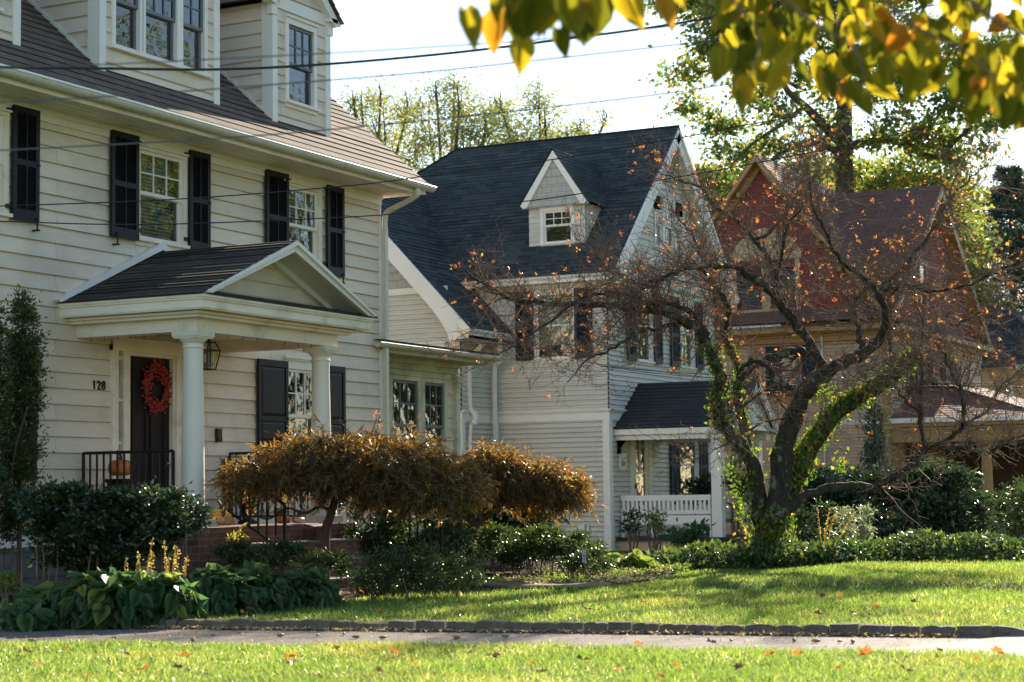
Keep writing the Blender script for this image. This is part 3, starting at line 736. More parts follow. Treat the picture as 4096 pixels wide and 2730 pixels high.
courses(mb, (0, Y2, 0), (1, 0, 0), Z, (0, -1, 0), [(-18.9, 2.65), (X2, 2.65), (X2, 5.25), (-18.9, 5.25)], P2, .030, sh)
# wing
YW = 32.45; XW = -17.62
courses(mb, (XW, 0, 0), (0, 1, 0), Z, (1, 0, 0), [(YW, -.2), (Y2, -.2), (Y2, 2.45), (YW, 2.45)], P2, .030, start=-.2)
courses(mb, (XW, 0, 0), (0, 1, 0), Z, (1, 0, 0), [(YW, 2.65), (Y2, 2.65), (Y2, 4.05), (YW, 4.05)], P2, .030)
courses(mb, (0, YW, 0), (1, 0, 0), Z, (0, -1, 0), [(-23.6, -.2), (XW, -.2), (XW, 2.45), (-23.6, 2.45)], P2, .030, start=-.2)
courses(mb, (0, YW, 0), (1, 0, 0), Z, (0, -1, 0), [(-23.6, 2.65), (XW, 2.65), (XW, 4.6), (-18.0, 4.98), (-23.2, 4.98), (-23.6, 4.6)], P2, .030)
mb.face([(-24, YE, -.2), (X2, YE, -.2), (X2, YE, 5.25), (-24, YE, 5.25)]); mb.face([(-24, YW, -.2), (-24, YE, -.2), (-24, YE, 5.25), (-24, YW, 5.25)])
mb.build('wall', M_['siding_grey'], H2)
mb = MB(); courses(mb, (0, YW, 0), (1, 0, 0), Z, (0, -1, 0), [(-23.1, 5.10), (-18.1, 5.10), (-20.6, 7.8)], .16, .018); mb.build('gable_shingles', M_['shingle_grey'], H2)
mb = MB()                                                                  # front gable with flared foot
fl = [(33.95, 5.21), (39.75, 5.21)]
courses(mb, (X2+.14, 0, 0), (0, 1, 0), unit(np.array([-.05, 0, .5])), (1, 0, .1), [(33.95, 5.22), (39.8, 5.22), (39.4, 5.7), (34.35, 5.7)], .16, .016) if False else None
courses(mb, (X2+.10, 0, 0), (0, 1, 0), Z, (1, 0, 0), [(33.9, 5.24), (39.8, 5.24), (36.87, 8.25)], .13, .018, [(36.02, 37.62, 6.05, 7.15)])
mb.face([(X2, 33.9, 5.235), (X2+.12, 33.9, 5.235), (X2+.12, 39.8, 5.235), (X2, 39.8, 5.235)])
mb.build('front_gable_siding', M_['siding_grey'], H2)
# trim: belt, corner boards, frieze
mb = MB()
for fr, a, b in ((f2, Y2-.03, YE), (g2, XW, X2+.03)):
    fr.box(mb, a, b, 2.44, 2.60, -.02, .038); fr.box(mb, a, b+.0, 2.595, 2.625, -.02, .065); fr.box(mb, a-.02, b+.06, 2.625, 2.652, -.02, .09)
fw = Fr((XW, 0, 0), (0, 1, 0), (1, 0, 0)); fg = Fr((0, YW, 0), (1, 0, 0), (0, -1, 0))
for fr, a, b in ((fw, YW-.03, Y2), (fg, -23.6, XW+.03)):
    fr.box(mb, a, b, 2.44, 2.60, -.02, .036); fr.box(mb, a, b, 2.595, 2.625, -.02, .055); fr.box(mb, a-.02, b, 2.625, 2.650, -.02, .085)
f2.box(mb, Y2, Y2+.10, -.2, 2.44, -.02, .036); g2.box(mb, X2-.12, X2+.022, -.2, 2.44, -.02, .038); g2.box(mb, XW, XW+.13, -.2, 2.44, -.02, .034)
fw.box(mb, YW, YW+.10, -.2, 2.44, -.02, .034); fg.box(mb, XW-.1, XW+.02, -.2, 2.44, -.02, .036)
f2.box(mb, Y2, YE, 5.13, 5.235, -.02, .045); g2.box(mb, -18.6, X2, 5.10, 5.24, -.02, .045)
fg.box(mb, -23.3, -17.9, 4.98, 5.10, -.02, .03); fg.box(mb, -20.2, -17.95, 3.84, 3.97, -.02, .05); fg.box(mb, -20.2, -17.9, 3.97, 4.0, -.02, .09); fg.box(mb, -20.1, -18.05, 3.62, 3.84, -.02, .03)
fg.box(mb, -20.6, -17.2, -.25, -.1, -.02, .05)
mb.build('belt_course_and_corner_boards', M_['trim_w'], H2)
# roofs
a2 = math.pi/4; s2 = .7071
mb = MB()
ridgeY, ridgeZ, eY, eZ = 36.88, 8.68, 33.46, 5.26
sl2 = (ridgeZ-eZ)/(ridgeY-eY); an = math.atan(sl2); L = (ridgeY-eY)/math.cos(an)
S = np.array([0, math.cos(an), math.sin(an)]); N = np.array([0, -math.sin(an), math.cos(an)])
courses(mb, (0, eY, eZ), (1, 0, 0), S, N, [(-24.3, 0), (-14.74, 0), (-14.74, L), (-20.07, L)], .118, .010, wob=.3)
S_ = np.array([0, -math.cos(an), math.sin(an)]); N_ = np.array([0, math.sin(an), math.cos(an)])
courses(mb, (0, 2*ridgeY-eY, eZ), (1, 0, 0), S_, N_, [(-24.3, 0), (-14.74, 0), (-14.74, L), (-20.07, L)], .118, .010)
hz = eZ; hx = -24.3
Sh = unit(np.array([ -20.07-hx, 0, ridgeZ-hz])); Lh = math.hypot(-20.07-hx, ridgeZ-hz)
courses(mb, (hx, 0, hz), (0, 1, 0), Sh, np.array([-Sh[2], 0, Sh[0]]), [(eY, 0), (2*ridgeY-eY, 0), (ridgeY, Lh)], .118, .010)
roof2 = mb.build('roof', M_['roof2'], H2)
mb = MB()                                                                   # ridge caps
mb.tube([(-20.1, ridgeY, ridgeZ+.0), (-14.74, ridgeY, ridgeZ)], .035, 6)
mb.tube([(-20.07, ridgeY, ridgeZ), (-24.3, eY, eZ)], .035, 6)
mb.build('ridge_cap', M_['roof2'], roof2)
# wing roof: ridge along y at x = -20.6
mb = MB(); wz, wx = 4.17, -17.1; sw = 1.06; aw = math.atan(sw); Lw = 3.5/math.cos(aw)
Sw = np.array([-math.cos(aw), 0, math.sin(aw)]); Nw = np.array([math.sin(aw), 0, math.cos(aw)])
sv = lambda s: 33.5+(wz+s*math.sin(aw)-5.3)/1.0                             # where the main slope is met
s_e = (5.3-wz)/math.sin(aw)
courses(mb, (wx, 0, wz), (0, 1, 0), Sw, Nw, [(31.9, 0), (Y2, 0), (Y2, s_e+.2), (sv(Lw)+.2, Lw), (31.9, Lw)], .118, .010, wob=.3)
S3 = np.array([math.cos(aw), 0, math.sin(aw)]); N3 = np.array([-math.sin(aw), 0, math.cos(aw)])
courses(mb, (-24.1, 0, wz), (0, 1, 0), S3, N3, [(31.9, 0), (34, 0), (36.5, Lw), (31.9, Lw)], .118, .010)
mb.build('wing_roof', M_['roof2'], H2)
def rake(mb, A, B, foot, wid, d, inward):
    """wide barge board from top A down to B with a curved foot"""
    A, B, inward = (np.array(q, float) for q in (A, B, inward)); t = unit(B-A); n = unit(inward-t*np.dot(inward, t))
    pts = [A, B, B+np.array(foot)]
    L = np.linalg.norm(B-A)
    for k in range(7):
        q = k/6; pts.append(A+t*(L*(1-.02-.20*q))+n*(wid+.16*(1-q)**2.2))
    pts.append(A+n*wid+Z*0 - t*0)
    mb.prism(pts, d)
mb = MB()
rake(mb, (-20.6, 31.9, wz+3.5*sw-.02), (wx, 31.9, wz-.02), (-.28, 0, -.12), .30, (0, .05, 0), (0, 0, -1))
rake(mb, (-20.6, 31.86, wz+3.5*sw-.01), (wx+.02, 31.86, wz-.01), (-.06, 0, -.06), .06, (0, .05, 0), (0, 0, -1))
rake(mb, (-20.6, 31.9, wz+3.5*sw-.02), (-24.1, 31.9, wz-.02), (.28, 0, -.12), .30, (0, .05, 0), (0, 0, -1))
mb.prism([(-20.6, 31.95, wz+3.5*sw-.10), (wx-.02, 31.95, wz-.10), (wx-.3, 31.95, wz-.16), (-20.6, 31.95, wz+3.5*sw-.35)], (0, .52, 0))
mb.box(-17.6, wx-.02, 31.92, 33.8, 4.0, 4.06); mb.box(wx-.05, wx-.02, 31.92, 33.8, 4.0, 4.15)
mb.build('wing_barge_board', M_['trim_w'], H2)
mb = MB()
ax = -14.76
for s, ye in ((1, 33.5), (-1, 2*ridgeY-33.5)):
    rake(mb, (ax, ridgeY, ridgeZ-.03), (ax, ye-.02*s, eZ+.0), (0, .25*s, -.04), .26, (-.05, 0, 0), (0, 0, -1))
    rake(mb, (ax+.03, ridgeY, ridgeZ-.015), (ax+.03, ye-.05*s, eZ+.03), (0, .05*s, -.05), .07, (-.05, 0, 0), (0, 0, -1))
    mb.prism([(ax-.05, ridgeY, ridgeZ-.08), (ax-.05, ye, eZ-.06), (ax-.05, ye+.25*s, eZ-.10), (ax-.05, ridgeY, ridgeZ-.36)], (-.25, 0, 0))
mb.build('front_barge_board', M_['trim_w'], H2)
mb = MB(); mb.box(-18.45, -14.9, 33.50, Y2, 5.16, 5.20); mb.box(-18.45, -14.86, 33.47, 33.52, 5.14, 5.26); mb.build('soffit', M_['trim_w'], H2)
mb = MB(); gutter(mb, (-18.45, 33.465, 5.26), (-14.88, 33.465, 5.26), (0, -1, 0), .055)
gutter(mb, (wx+.0, 31.95, 4.17), (wx+.0, 33.78, 4.17), (1, 0, 0), .05); mb.build('gutter', M_['trim_w'], H2)
mb = MB()
mb.tube(smoothpath([(wx+.05, 32.9, 4.12), (-17.25, 32.85, 4.02), (-17.5, 32.75, 3.75), (-17.56, 32.70, 3.6), (-17.56, 32.70, 2.75), (-17.44, 32.68, 2.6), (-17.42, 32.66, 2.4), (-17.56, 32.70, 2.2), (-17.56, 32.70, -.1)], 4), .045, 4)
mb.tube(smoothpath([(wx+.05, 33.0, 4.12), (-17.15, 33.2, 3.9), (-17.30, 33.45, 3.62), (-17.45, 33.55, 3.45), (-17.45, 33.55, 2.0), (-17.45, 33.55, -.1)], 4), .045, 4)
mb.build('downspout', M_['trim_w'], H2)
# windows, shutters
for (a, b) in ((35.19, 36.0), (37.51, 38.33)):
    window(H2, f2, a, b, 3.70, 5.02, 4.385, 1, 1, .06, .08, blinds=(3.72, 5.0))
for (a, b) in ((34.67, 35.13), (36.06, 36.48), (36.96, 37.45), (38.38, 38.80)): shutter(H2, f2, a, b, 3.65, 5.13, 'teal', 'louver', 4.32)
window(H2, g2, -16.64, -15.82, 3.70, 4.98, 4.33, 1, 1, .06, .08, shade=(3.95, 4.97))
for (a, b) in ((-17.075, -16.68), (-15.78, -15.40)): shutter(H2, g2, a, b, 3.66, 5.04, 'teal', 'louver', 4.30)
fgb = Fr((X2+.10, 0, 0), (0, 1, 0), (1, 0, 0))
for (a, b, z1) in ((36.08, 36.45, 6.75), (36.55, 37.10, 7.08), (37.20, 37.57, 6.75)):
    window(H2, fgb, a, b, 6.10, z1, 6.55, 3, 3, .05, .06, lower_cols=3)
window(H2, f2, 37.36, 38.40, .98, 2.38, 1.595, 1, 1, .06, .08, curtain=True)
for (a, b) in ((36.82, 37.29), (38.47, 38.93)): shutter(H2, f2, a, b, .93, 2.42, 'teal', 'louver', 1.56)
mb = MB(); f2.box(mb, 34.78, 34.92, .16, 2.1, -.03, .05); f2.box(mb, 35.70, 35.84, .16, 2.1, -.03, .05); f2.box(mb, 34.78, 35.84, 2.1, 2.2, -.03, .05)
f2.box(mb, 34.92, 35.08, .16, 2.1, -.03, .02); f2.box(mb, 35.56, 35.70, .16, 2.1, -.03, .02); f2.box(mb, 35.08, 35.56, .16, .5, -.03, .02); f2.box(mb, 35.08, 35.56, 1.40, 1.44, -.03, .015); f2.box(mb, 35.30, 35.33, 1.44, 2.1, -.03, .012)
dr = mb.build('door', M_['trim'], H2)
mb = MB(); mb.face([f2.p(35.08, .5, -.01), f2.p(35.56, .5, -.01), f2.p(35.56, 2.1, -.01), f2.p(35.08, 2.1, -.01)]); mb.build('pane', M_['glass2'], dr)
mb = MB(); f2.box(mb, 34.98, 35.01, 1.10, 1.19, .02, .06); mb.tube([f2.p(35.0, 1.12, .06), f2.p(35.02, 1.0, .08), f2.p(34.99, .93, .05)], .012, 5); mb.build('door_handle', M_['iron'], dr)
room(f2, 34.9, 35.7, .2, 2.1, dr)
# dormer of the grey house
d = bpy.data.objects.new('dormer', None); COL.objects.link(d); d.parent = H2; d.matrix_parent_inverse = Matrix.Translation(-H2.location)
YD = 34.2; gd = Fr((0, YD, 0), (1, 0, 0), (0, -1, 0)); xa, xb, xm = -16.96, -15.71, -16.335
mb = MB(); courses(mb, (0, YD, 0), (1, 0, 0), Z, (0, -1, 0), [(xa, 5.98), (xb, 5.98), (xb, 6.78), (xa, 6.78)], .12, .012, [(-16.66, -15.98, 6.02, 6.70)])
for xx, n in ((xa, -1), (xb, 1)): courses(mb, (xx, YD, 0), (0, 1, 0), Z, (n, 0, 0), [(0, 5.98), (0, 6.8), (.85, 6.8)], .12, .012)
mb.build('cheek_and_front_siding', M_['siding_grey'], d)
mb = MB(); courses(mb, (0, YD-.10, 0), (1, 0, 0), Z, (0, -1, 0), [(xa-.12, 6.78), (xb+.12, 6.78), (xm, 7.75)], .19, .015); mb.face([(xa-.12, YD-.11, 6.78), (xb+.12, YD-.11, 6.78), (xb+.12, YD, 6.78), (xa-.12, YD, 6.78)])
k = xa-.10
while k < xb+.1: mb.box(k, k+.035, YD-.125, YD-.10, 6.745, 6.79); k += .06
mb.build('dormer_shingles', M_['shingle_grey'], d)
window(d, gd, -16.63, -16.01, 6.05, 6.68, 6.38, 3, 2, .07, .07, flat=True)
mb = MB()
for s in (-1, 1): mb.prism([(xm, YD-.17, 7.88), (xm+s*.74, YD-.17, 6.80), (xm+s*.66, YD-.17, 6.74), (xm+s*.60, YD-.17, 6.76), (xm, YD-.17, 7.70)], (0, .10, 0))
mb.build('dormer_barge_board', M_['trim_w'], d)
mb = MB(); pa = math.atan((7.9-6.8)/.74)
for s in (-1, 1):
    S = np.array([-s*math.cos(pa), 0, math.sin(pa)]); N = np.array([s*math.sin(pa), 0, math.cos(pa)])
    courses(mb, (xm+s*.76, 0, 6.79), (0, 1, 0), S, N, [(YD-.19, 0), (YD+1.0, 0), (YD+2.4, .76/math.cos(pa)), (YD-.19, .76/math.cos(pa))], .1, .01)
mb.build('dormer_roof', M_['roof2'], d)
# porch of the grey house
po = bpy.data.objects.new('porch', None); COL.objects.link(po); po.parent = H2; po.matrix_parent_inverse = Matrix.Translation(-H2.location)
pr = 35.28; pw = pr-34.0; pz = 2.26; pS = .74; pA = math.atan(pS)
mb = MB()
for s in (-1, 1):
    S = np.array([0, -s*math.cos(pA), math.sin(pA)]); N = np.array([0, s*math.sin(pA), math.cos(pA)])
    courses(mb, (0, pr+s*pw, pz), (1, 0, 0), S, N, [(X2, 0), (-12.55, 0), (-12.55, pw/math.cos(pA)), (X2, pw/math.cos(pA))], .115, .010, wob=.3)
mb.build('porch_roof', M_['roof2b'], po)
mb = MB(); mb.box(X2, -12.6, 34.02, 34.10, 2.14, 2.25); mb.box(X2, -12.6, 36.46, 36.54, 2.14, 2.25); mb.box(X2, -12.75, 34.10, 34.34, 2.04, 2.20); mb.box(X2, -12.75, 36.22, 36.46, 2.04, 2.20); mb.box(X2, -12.6, 34.1, 36.46, 2.20, 2.23)
mb.box(-13.12, -12.92, 34.10, 34.30, .16, 2.04); mb.box(-13.12, -12.92, 36.26, 36.46, .16, 2.04)
mb.box(-13.25, -12.72, 34.06, 34.34, 2.03, 2.15)
for (x, y) in ((-15.0, 34.16), (-13.3, 34.16)):
    pts = [(0, 0), (.02, -.30), (-.05, -.30), (-.05, -.02)]
    mb.prism([(X2+.03, 34.14, 2.04), (X2+.26, 34.14, 2.04), (X2+.17, 34.14, 1.98), (X2+.12, 34.14, 1.90), (X2+.10, 34.14, 1.78), (X2+.03, 34.14, 1.78)], (0, .1, 0))
mb.prism([(X2+.03, 35.9, 2.04), (X2+.26, 35.9, 2.04), (X2+.17, 35.9, 1.98), (X2+.12, 35.9, 1.90), (X2+.10, 35.9, 1.74), (X2+.03, 35.9, 1.74)], (0, .1, 0))
for s in (-1, 1):
    rake(mb, (-12.55, pr, pz+pw*pS-.01), (-12.55, pr+s*pw, pz-.01), (0, -s*.2, -.12), .16, (-.05, 0, 0), (0, 0, -1))
mb.prism([(-12.66, pr-pw+.2, 2.2), (-12.66, pr+pw-.2, 2.2), (-12.66, pr, pz+pw*pS-.12)], (-.04, 0, 0))
mb.build('porch_frame', M_['trim_w'], po)
mb = MB(); mb.box(X2, -12.72, 33.98, 36.5, .10, .155); mb.build('porch_floor', M_['teal'], po)
mb = MB(); mb.box(X2, -12.80, 34.05, 36.45, -.4, .10); mb.build('porch_foundation', M_['stucco'], po)
mb = MB(); mb.box(-13.2, -12.78, 34.03, 34.42, -.4, .098); mb.box(-12.78, -12.4, 34.6, 36.0, -.4, -.02); mb.build('brick_pier', M_['brick'], po)
pf = Fr((-12.92, 0, 0), (0, 1, 0), (1, 0, 0))
for k, ch in enumerate('126'): text('house_number', ch, pf, 34.2, 1.50-.17*k, .004, .10, M_['iron'], po)
# bench backs of the porch
def bench(y, face, label):
    b = thing('porch_bench', (-14.05, y, .157), label, 'bench', 'white benches on the grey porch')
    x0, x1 = -15.02, -13.16; n = face
    mb = MB(); mb.box(x0, x1, y, y+.04*n, .86, .965); mb.box(x0, x1, y, y+.04*n, .60, .67)
    k = x0+.03
    while k < x1-.03: mb.box(k, k+.045, y+.008*n, y+.032*n, .67, .86); k += .0935
    mb.build('backrest', M_['bench_paint'], b)
    mb = MB(); mb.box(x0, x1, y+.0, y+.38*n, .545, .575); mb.box(x0, x1, y-.0, y+.03*n, .40, .545); mb.box(x0, x1, y+.35*n, y+.38*n, .47, .545); mb.build('seat', M_['bench_paint'], b)
    for xx in (x0, x0+.62, x0+1.24, x1-.03):
        mb = MB()
        mb.prism([(xx, y+.01*n, .40), (xx, y+.37*n, .40), (xx, y+.37*n, .157), (xx, y+.28*n, .157), (xx, y+.22*n, .27), (xx, y+.19*n, .31), (xx, y+.16*n, .27), (xx, y+.10*n, .157), (xx, y+.01*n, .157)], (.03, 0, 0))
        mb.build('leg', M_['bench_paint'], b)
M_['bench_paint'] = simple('warm_white_bench_paint', (.78, .74, .68), .5, .04, 5)
bench(34.14, 1, 'white slatted porch bench left of the square post with the numbers')
bench(36.42, -1, 'white slatted porch bench farther back, right of the square post')
pq = thing('wall_plaque', (X2+.02, 34.37, 1.6), 'white scrolled plaque reading 1870 on grey clapboard beside the porch door', 'plaque')
mb = MB()
prf = [(34.20, 1.52), (34.20, 1.73), (34.17, 1.745), (34.17, 1.80), (34.24, 1.785), (34.30, 1.815), (34.36, 1.82), (34.365, 1.77), (34.375, 1.77), (34.38, 1.82), (34.44, 1.815), (34.50, 1.785), (34.57, 1.80), (34.57, 1.745), (34.54, 1.73), (34.54, 1.52), (34.57, 1.50), (34.56, 1.475), (34.50, 1.49), (34.45, 1.46), (34.41, 1.475), (34.37, 1.455), (34.33, 1.475), (34.29, 1.46), (34.24, 1.49), (34.18, 1.475), (34.17, 1.50)]
mb.prism([f2.p(u, z, .024) for u, z in prf], (.022, 0, 0)); mb.build('board', M_['trim_w'], pq)
text('plaque_year', '1870', f2, 34.375, 1.545, .043, .075, M_['iron'], pq, .8)
mb = MB()
for (z, w, hh) in ((1.695, .13, .014), (1.655, .05, .016), (1.62, .12, .011)):
    u = 34.37-w
    while u < 34.37+w: mb.obox(f2.p(u, z, .043), (0, .011, 0), (.004, 0, 0), (0, 0, hh)); u += .016
mb.build('plaque_lettering', M_['iron'], pq)
hr = thing('iron_handrail', (-12.6, 34.5, 0), 'short black iron handrail sloping down from the grey porch steps', 'handrail')
mb = MB(); mb.tube([(-12.92, 34.42, .80), (-12.25, 34.42, .46)], .014, 6)
for k in range(5): t = k/4; x = -12.85+.58*t; z = .80-.34*(x+12.92)/.67; mb.tube([(x, 34.42, z), (x, 34.42, -.12)], .008, 5)
mb.build('rail', M_['iron'], hr)
mb = MB(); mb.box(-15.75, -15.62, Y2-.10, Y2-.02, .30, .42); mb.tube([(-15.56, Y2-.05, .1), (-15.56, Y2-.05, .42)], .025, 6)
tag(mb.build('utility_box', M_['trim_w']), 'small pale utility box and pipe low on the grey clapboard side wall', 'utility box')
mb = MB(); mb.box(-17.35, -17.0, 33.2, 33.55, -.1, .52); mb.box(-17.37, -16.98, 33.18, 33.57, .48, .54)
tag(mb.build('waste_bin', M_['black']), 'dark box-shaped bin standing behind the hedge against the grey house', 'bin')

# ------------------------------------------------------------------ the red and ochre house
X3, Y3 = -13.29, 46.95
H3 = thing('red_shingled_house', (-13.3, 48, -.6), 'tall red-gabled house with ochre clapboard and columned porch behind the crabapple', 'house')
f3 = Fr((X3, 0, 0), (0, 1, 0), (1, 0, 0)); g3 = Fr((0, Y3, 0), (1, 0, 0), (0, -1, 0))
mb = MB()
courses(mb, (0, Y3, 0), (1, 0, 0), Z, (0, -1, 0), [(-22, -.9), (X3, -.9), (X3, 4.8), (-22, 4.8)], .085, .022, [(-16.1, -15.5, 3.45, 4.75), (-15.9, -15.3, .9, 2.1)])
courses(mb, (X3, 0, 0), (0, 1, 0), Z, (1, 0, 0), [(Y3, -.9), (57, -.9), (57, 4.8), (Y3, 4.8)], .085, .022, [(y-.02, y+.55, 3.45, 4.65) for y in (49.0, 50.6, 52.0, 53.2)])
mb.face([(-22, 57, -.9), (X3, 57, -.9), (X3, 57, 5.2), (-22, 57, 5.2)])
mb.build('wall', M_['siding_yellow'], H3)
mb = MB()
for fr, a, b in ((g3, -22, X3+.05), (f3, Y3-.05, 57.1)):
    fr.box(mb, a, b, 4.72, 4.95, -.02, .04); fr.box(mb, a, b+.15, 5.05, 5.18, -.02, .40); fr.box(mb, a, b, 4.95, 5.05, -.02, .14)
f3.box(mb, Y3, Y3+.14, -.9, 4.72, -.02, .03); g3.box(mb, X3-.14, X3+.03, -.9, 4.72, -.02, .032); g3.box(mb, -16.85, -16.72, -.9, 4.72, -.02, .03)
g3.box(mb, -16.6, -15.0, 3.30, 3.42, -.02, .06); g3.box(mb, -16.0, -15.2, .78, .88, -.02, .06)
mb.build('ochre_trim', M_['trim_ochre'], H3)
mb = MB()
for fr, a, b in ((g3, -22, X3+.1), (f3, Y3-.1, 57.1)): fr.box(mb, a, b, 4.985, 5.01, 0, .145); fr.box(mb, a, b, 4.78, 4.81, 0, .045)
mb.build('maroon_trim_line', M_['trim_maroon'], H3)
mb = MB(); g3.box(mb, -19.5, -15.9, 5.18, 5.27, .36, .44); mb.build('gutter', M_['metal_edge'], H3)
mb = MB()
courses(mb, (0, Y3-.46, 5.19), (1, 0, 0), unit(np.array([0, .46, .27])), unit(np.array([0, -.27, .46])), [(-22, 0), (X3+.4, 0), (X3+.1, .54), (-22, .54)], .13, .012)
courses(mb, (X3+.42, 0, 5.19), (0, 1, 0), unit(np.array([-.46, 0, .27])), unit(np.array([.27, 0, .46])), [(Y3-.4, 0), (57, 0), (57, .54), (Y3-.1, .54)], .13, .012)
mb.build('skirt_roof', M_['roof3'], H3)
mb = MB()
courses(mb, (0, Y3, 0), (1, 0, 0), Z, (0, -1, 0), [(-20.0, 5.36), (-13.0, 5.36), (-16.5, 9.6)], .16, .016, [(-17.2, -16.56, 5.75, 6.78), (-16.28, -15.62, 5.75, 6.78)])
courses(mb, (X3, 0, 0), (0, 1, 0), Z, (1, 0, 0), [(Y3, 5.36), (57, 5.36), (51.8, 9.2)], .16, .016, [(50.3, 51.0, 5.95, 7.1)])
mb.build('red_shingles', M_['shingle_red'], H3)
mb = MB()
g3.box(mb, -17.34, -15.50, 5.64, 5.74, -.02, .05); g3.box(mb, -17.34, -17.22, 5.74, 7.05, -.02, .045); g3.box(mb, -15.62, -15.50, 5.74, 7.05, -.02, .045); g3.box(mb, -16.54, -16.30, 5.74, 7.05, -.02, .04); g3.box(mb, -17.40, -15.44, 7.0, 7.22, -.02, .07)
n = 9; arc = [(-17.25+.11*k, 7.22+.62*math.sin(math.pi*k/16)**.8) for k in range(17)]
mb.prism([g3.p(u, z, .0) for u, z in [(-15.5, 7.22), (-17.3, 7.22)]+[(-17.3+1.8*k/16, 7.26+.58*math.sin(math.pi*k/16)**.7) for k in range(17)]], (0, -.06, 0))
mb.build('window_crest', simple('pale_ochre_trim_paint', (.48, .32, .17), .5), H3)
for (a, b) in ((-17.2, -16.56), (-16.28, -15.64)): window(H3, g3, a, b, 5.78, 6.96, 6.38, 1, 1, .02, .02, trim='trim_maroon', sash='trim_maroon', blinds=(5.8, 6.95))
window(H3, g3, -16.1, -15.5, 3.48, 4.70, 4.1, 1, 1, .03, .03, trim='trim_maroon', sash='trim_maroon', curtain=True)
window(H3, g3, -15.9, -15.3, .92, 2.06, 1.5, 1, 1, .05, .05, trim='trim_maroon', sash='trim_maroon')
for (a, b) in ((-16.46, -16.14), (-15.46, -15.15)): shutter(H3, g3, a, b, 3.46, 4.74, 'teal', 'panel')
for y in (49.0, 50.6, 52.0, 53.2):
    window(H3, f3, y, y+.53, 3.48, 4.60, 4.05, 1, 1, .05, .05, trim='trim_ochre', sash='trim_maroon')
    shutter(H3, f3, y-.40, y-.06, 3.46, 4.64, 'teal', 'panel'); shutter(H3, f3, y+.59, y+.93, 3.46, 4.64, 'teal', 'panel')
window(H3, f3, 50.32, 50.98, 5.98, 7.05, 6.5, 1, 1, .06, .08, trim='trim_ochre', sash='trim_maroon')
mb = MB(); rZ, rY = 9.35, 51.8
for s, ey in ((1, 46.45), (-1, 57.15)):
    th = math.atan2(rZ-5.3, abs(rY-ey)); S = np.array([0, s*math.cos(th), math.sin(th)]); N = np.array([0, -s*math.sin(th), math.cos(th)]); L = math.hypot(rZ-5.3, rY-ey)
    courses(mb, (0, ey, 5.3), (1, 0, 0), S, N, [(-22, 0), (-12.95, 0), (-12.95, L), (-22, L)], .125, .012)
for s in (-1, 1):                                                            # cross gable
    th = math.atan(1.28); S = np.array([-s*math.cos(th), 0, math.sin(th)]); N = np.array([s*math.sin(th), 0, math.cos(th)]); W = 3.36; L = W/math.cos(th)
    courses(mb, (-16.5+s*W, 0, 9.75-W*1.28), (0, 1, 0), S, N, [(46.5, 0), (47.6, 0), (53.2, L), (46.5, L)], .125, .012)
mb.build('roof', M_['roof3'], H3)
mb = MB()
for s in (-1, 1):
    for (x0, d, o, w) in ((46.5, .05, -.02, .11), (46.56, .40, -.10, .035), (46.86, .08, -.14, .15)):
        A = np.array([-16.5, x0, 9.75+o]); B = A+np.array([s*3.36, 0, -3.36*1.28])
        mb.prism([A, B, B-Z*w*1.3, A-Z*w*1.6], (0, d, 0))
    k = .5
    while k < 3.2: p = np.array([-16.5+s*k, 46.58, 9.42-k*1.28]); mb.box(p[0]-.05, p[0]+.05, p[1], p[1]+.36, p[2]-.12, p[2]); k += .55
for s, ey in ((1, 46.45), (-1, 57.15)):
    A = np.array([-12.95, rY, rZ-.02]); B = np.array([-12.95, ey, 5.28])
    mb.prism([A, B, B-Z*.22, A-Z*.28], (-.05, 0, 0)); mb.prism([A-Z*.05, B-Z*.05, B-Z*.10, A-Z*.10], (-.34, 0, 0)); mb.prism([A+(-.26, 0, -.1), B+(-.26, 0, -.1), B+(-.26, 0, -.32), A+(-.26, 0, -.35)], (-.08, 0, 0))
mb.build('barge_board', M_['trim_ochre'], H3)
mb = MB(); g3.box(mb, -14.97, -14.93, -.5, 5.0, .03, .07); mb.build('conduit', M_['gutter'], H3)
# porch
po = bpy.data.objects.new('porch', None); COL.objects.link(po); po.parent = H3; po.matrix_parent_inverse = Matrix.Translation(-H3.location)
mb = MB(); mb.box(-14.5, -9.4, 46.92, 46.98, 2.66, 2.78); mb.box(-9.46, -9.4, 46.98, 57, 2.66, 2.78); mb.build('porch_gutter', M_['metal_edge'], po)
mb = MB(); mb.box(-14.45, -9.5, 46.98, 57, 2.56, 2.68); mb.box(-14.2, -9.7, 47.05, 47.4, 2.18, 2.52); mb.box(-9.95, -9.7, 47.3, 57, 2.18, 2.52); mb.box(-14.25, -9.65, 47.02, 47.42, 2.48, 2.54); mb.box(-13.29, -9.6, 47.4, 57, 2.52, 2.56); mb.build('porch_beam', M_['trim_ochre'], po)
mb = MB()
th = unit(np.array([0, 3.0, .95]))
courses(mb, (0, 46.95, 2.775), (1, 0, 0), th, np.array([0, -th[2], th[1]]), [(-14.5, 0), (-9.4, 0), (-12.4, 3.1), (-14.5, 3.1)], .2, .008)
tx = unit(np.array([-3.0, 0, .95])); courses(mb, (-9.4, 0, 2.775), (0, 1, 0), tx, np.array([-tx[2]*-1, 0, -tx[0]]), [(46.95, 0), (57, 0), (57, 3.9), (50, 3.9)], .2, .008)
mb.build('porch_roof', M_['roof3'], po)
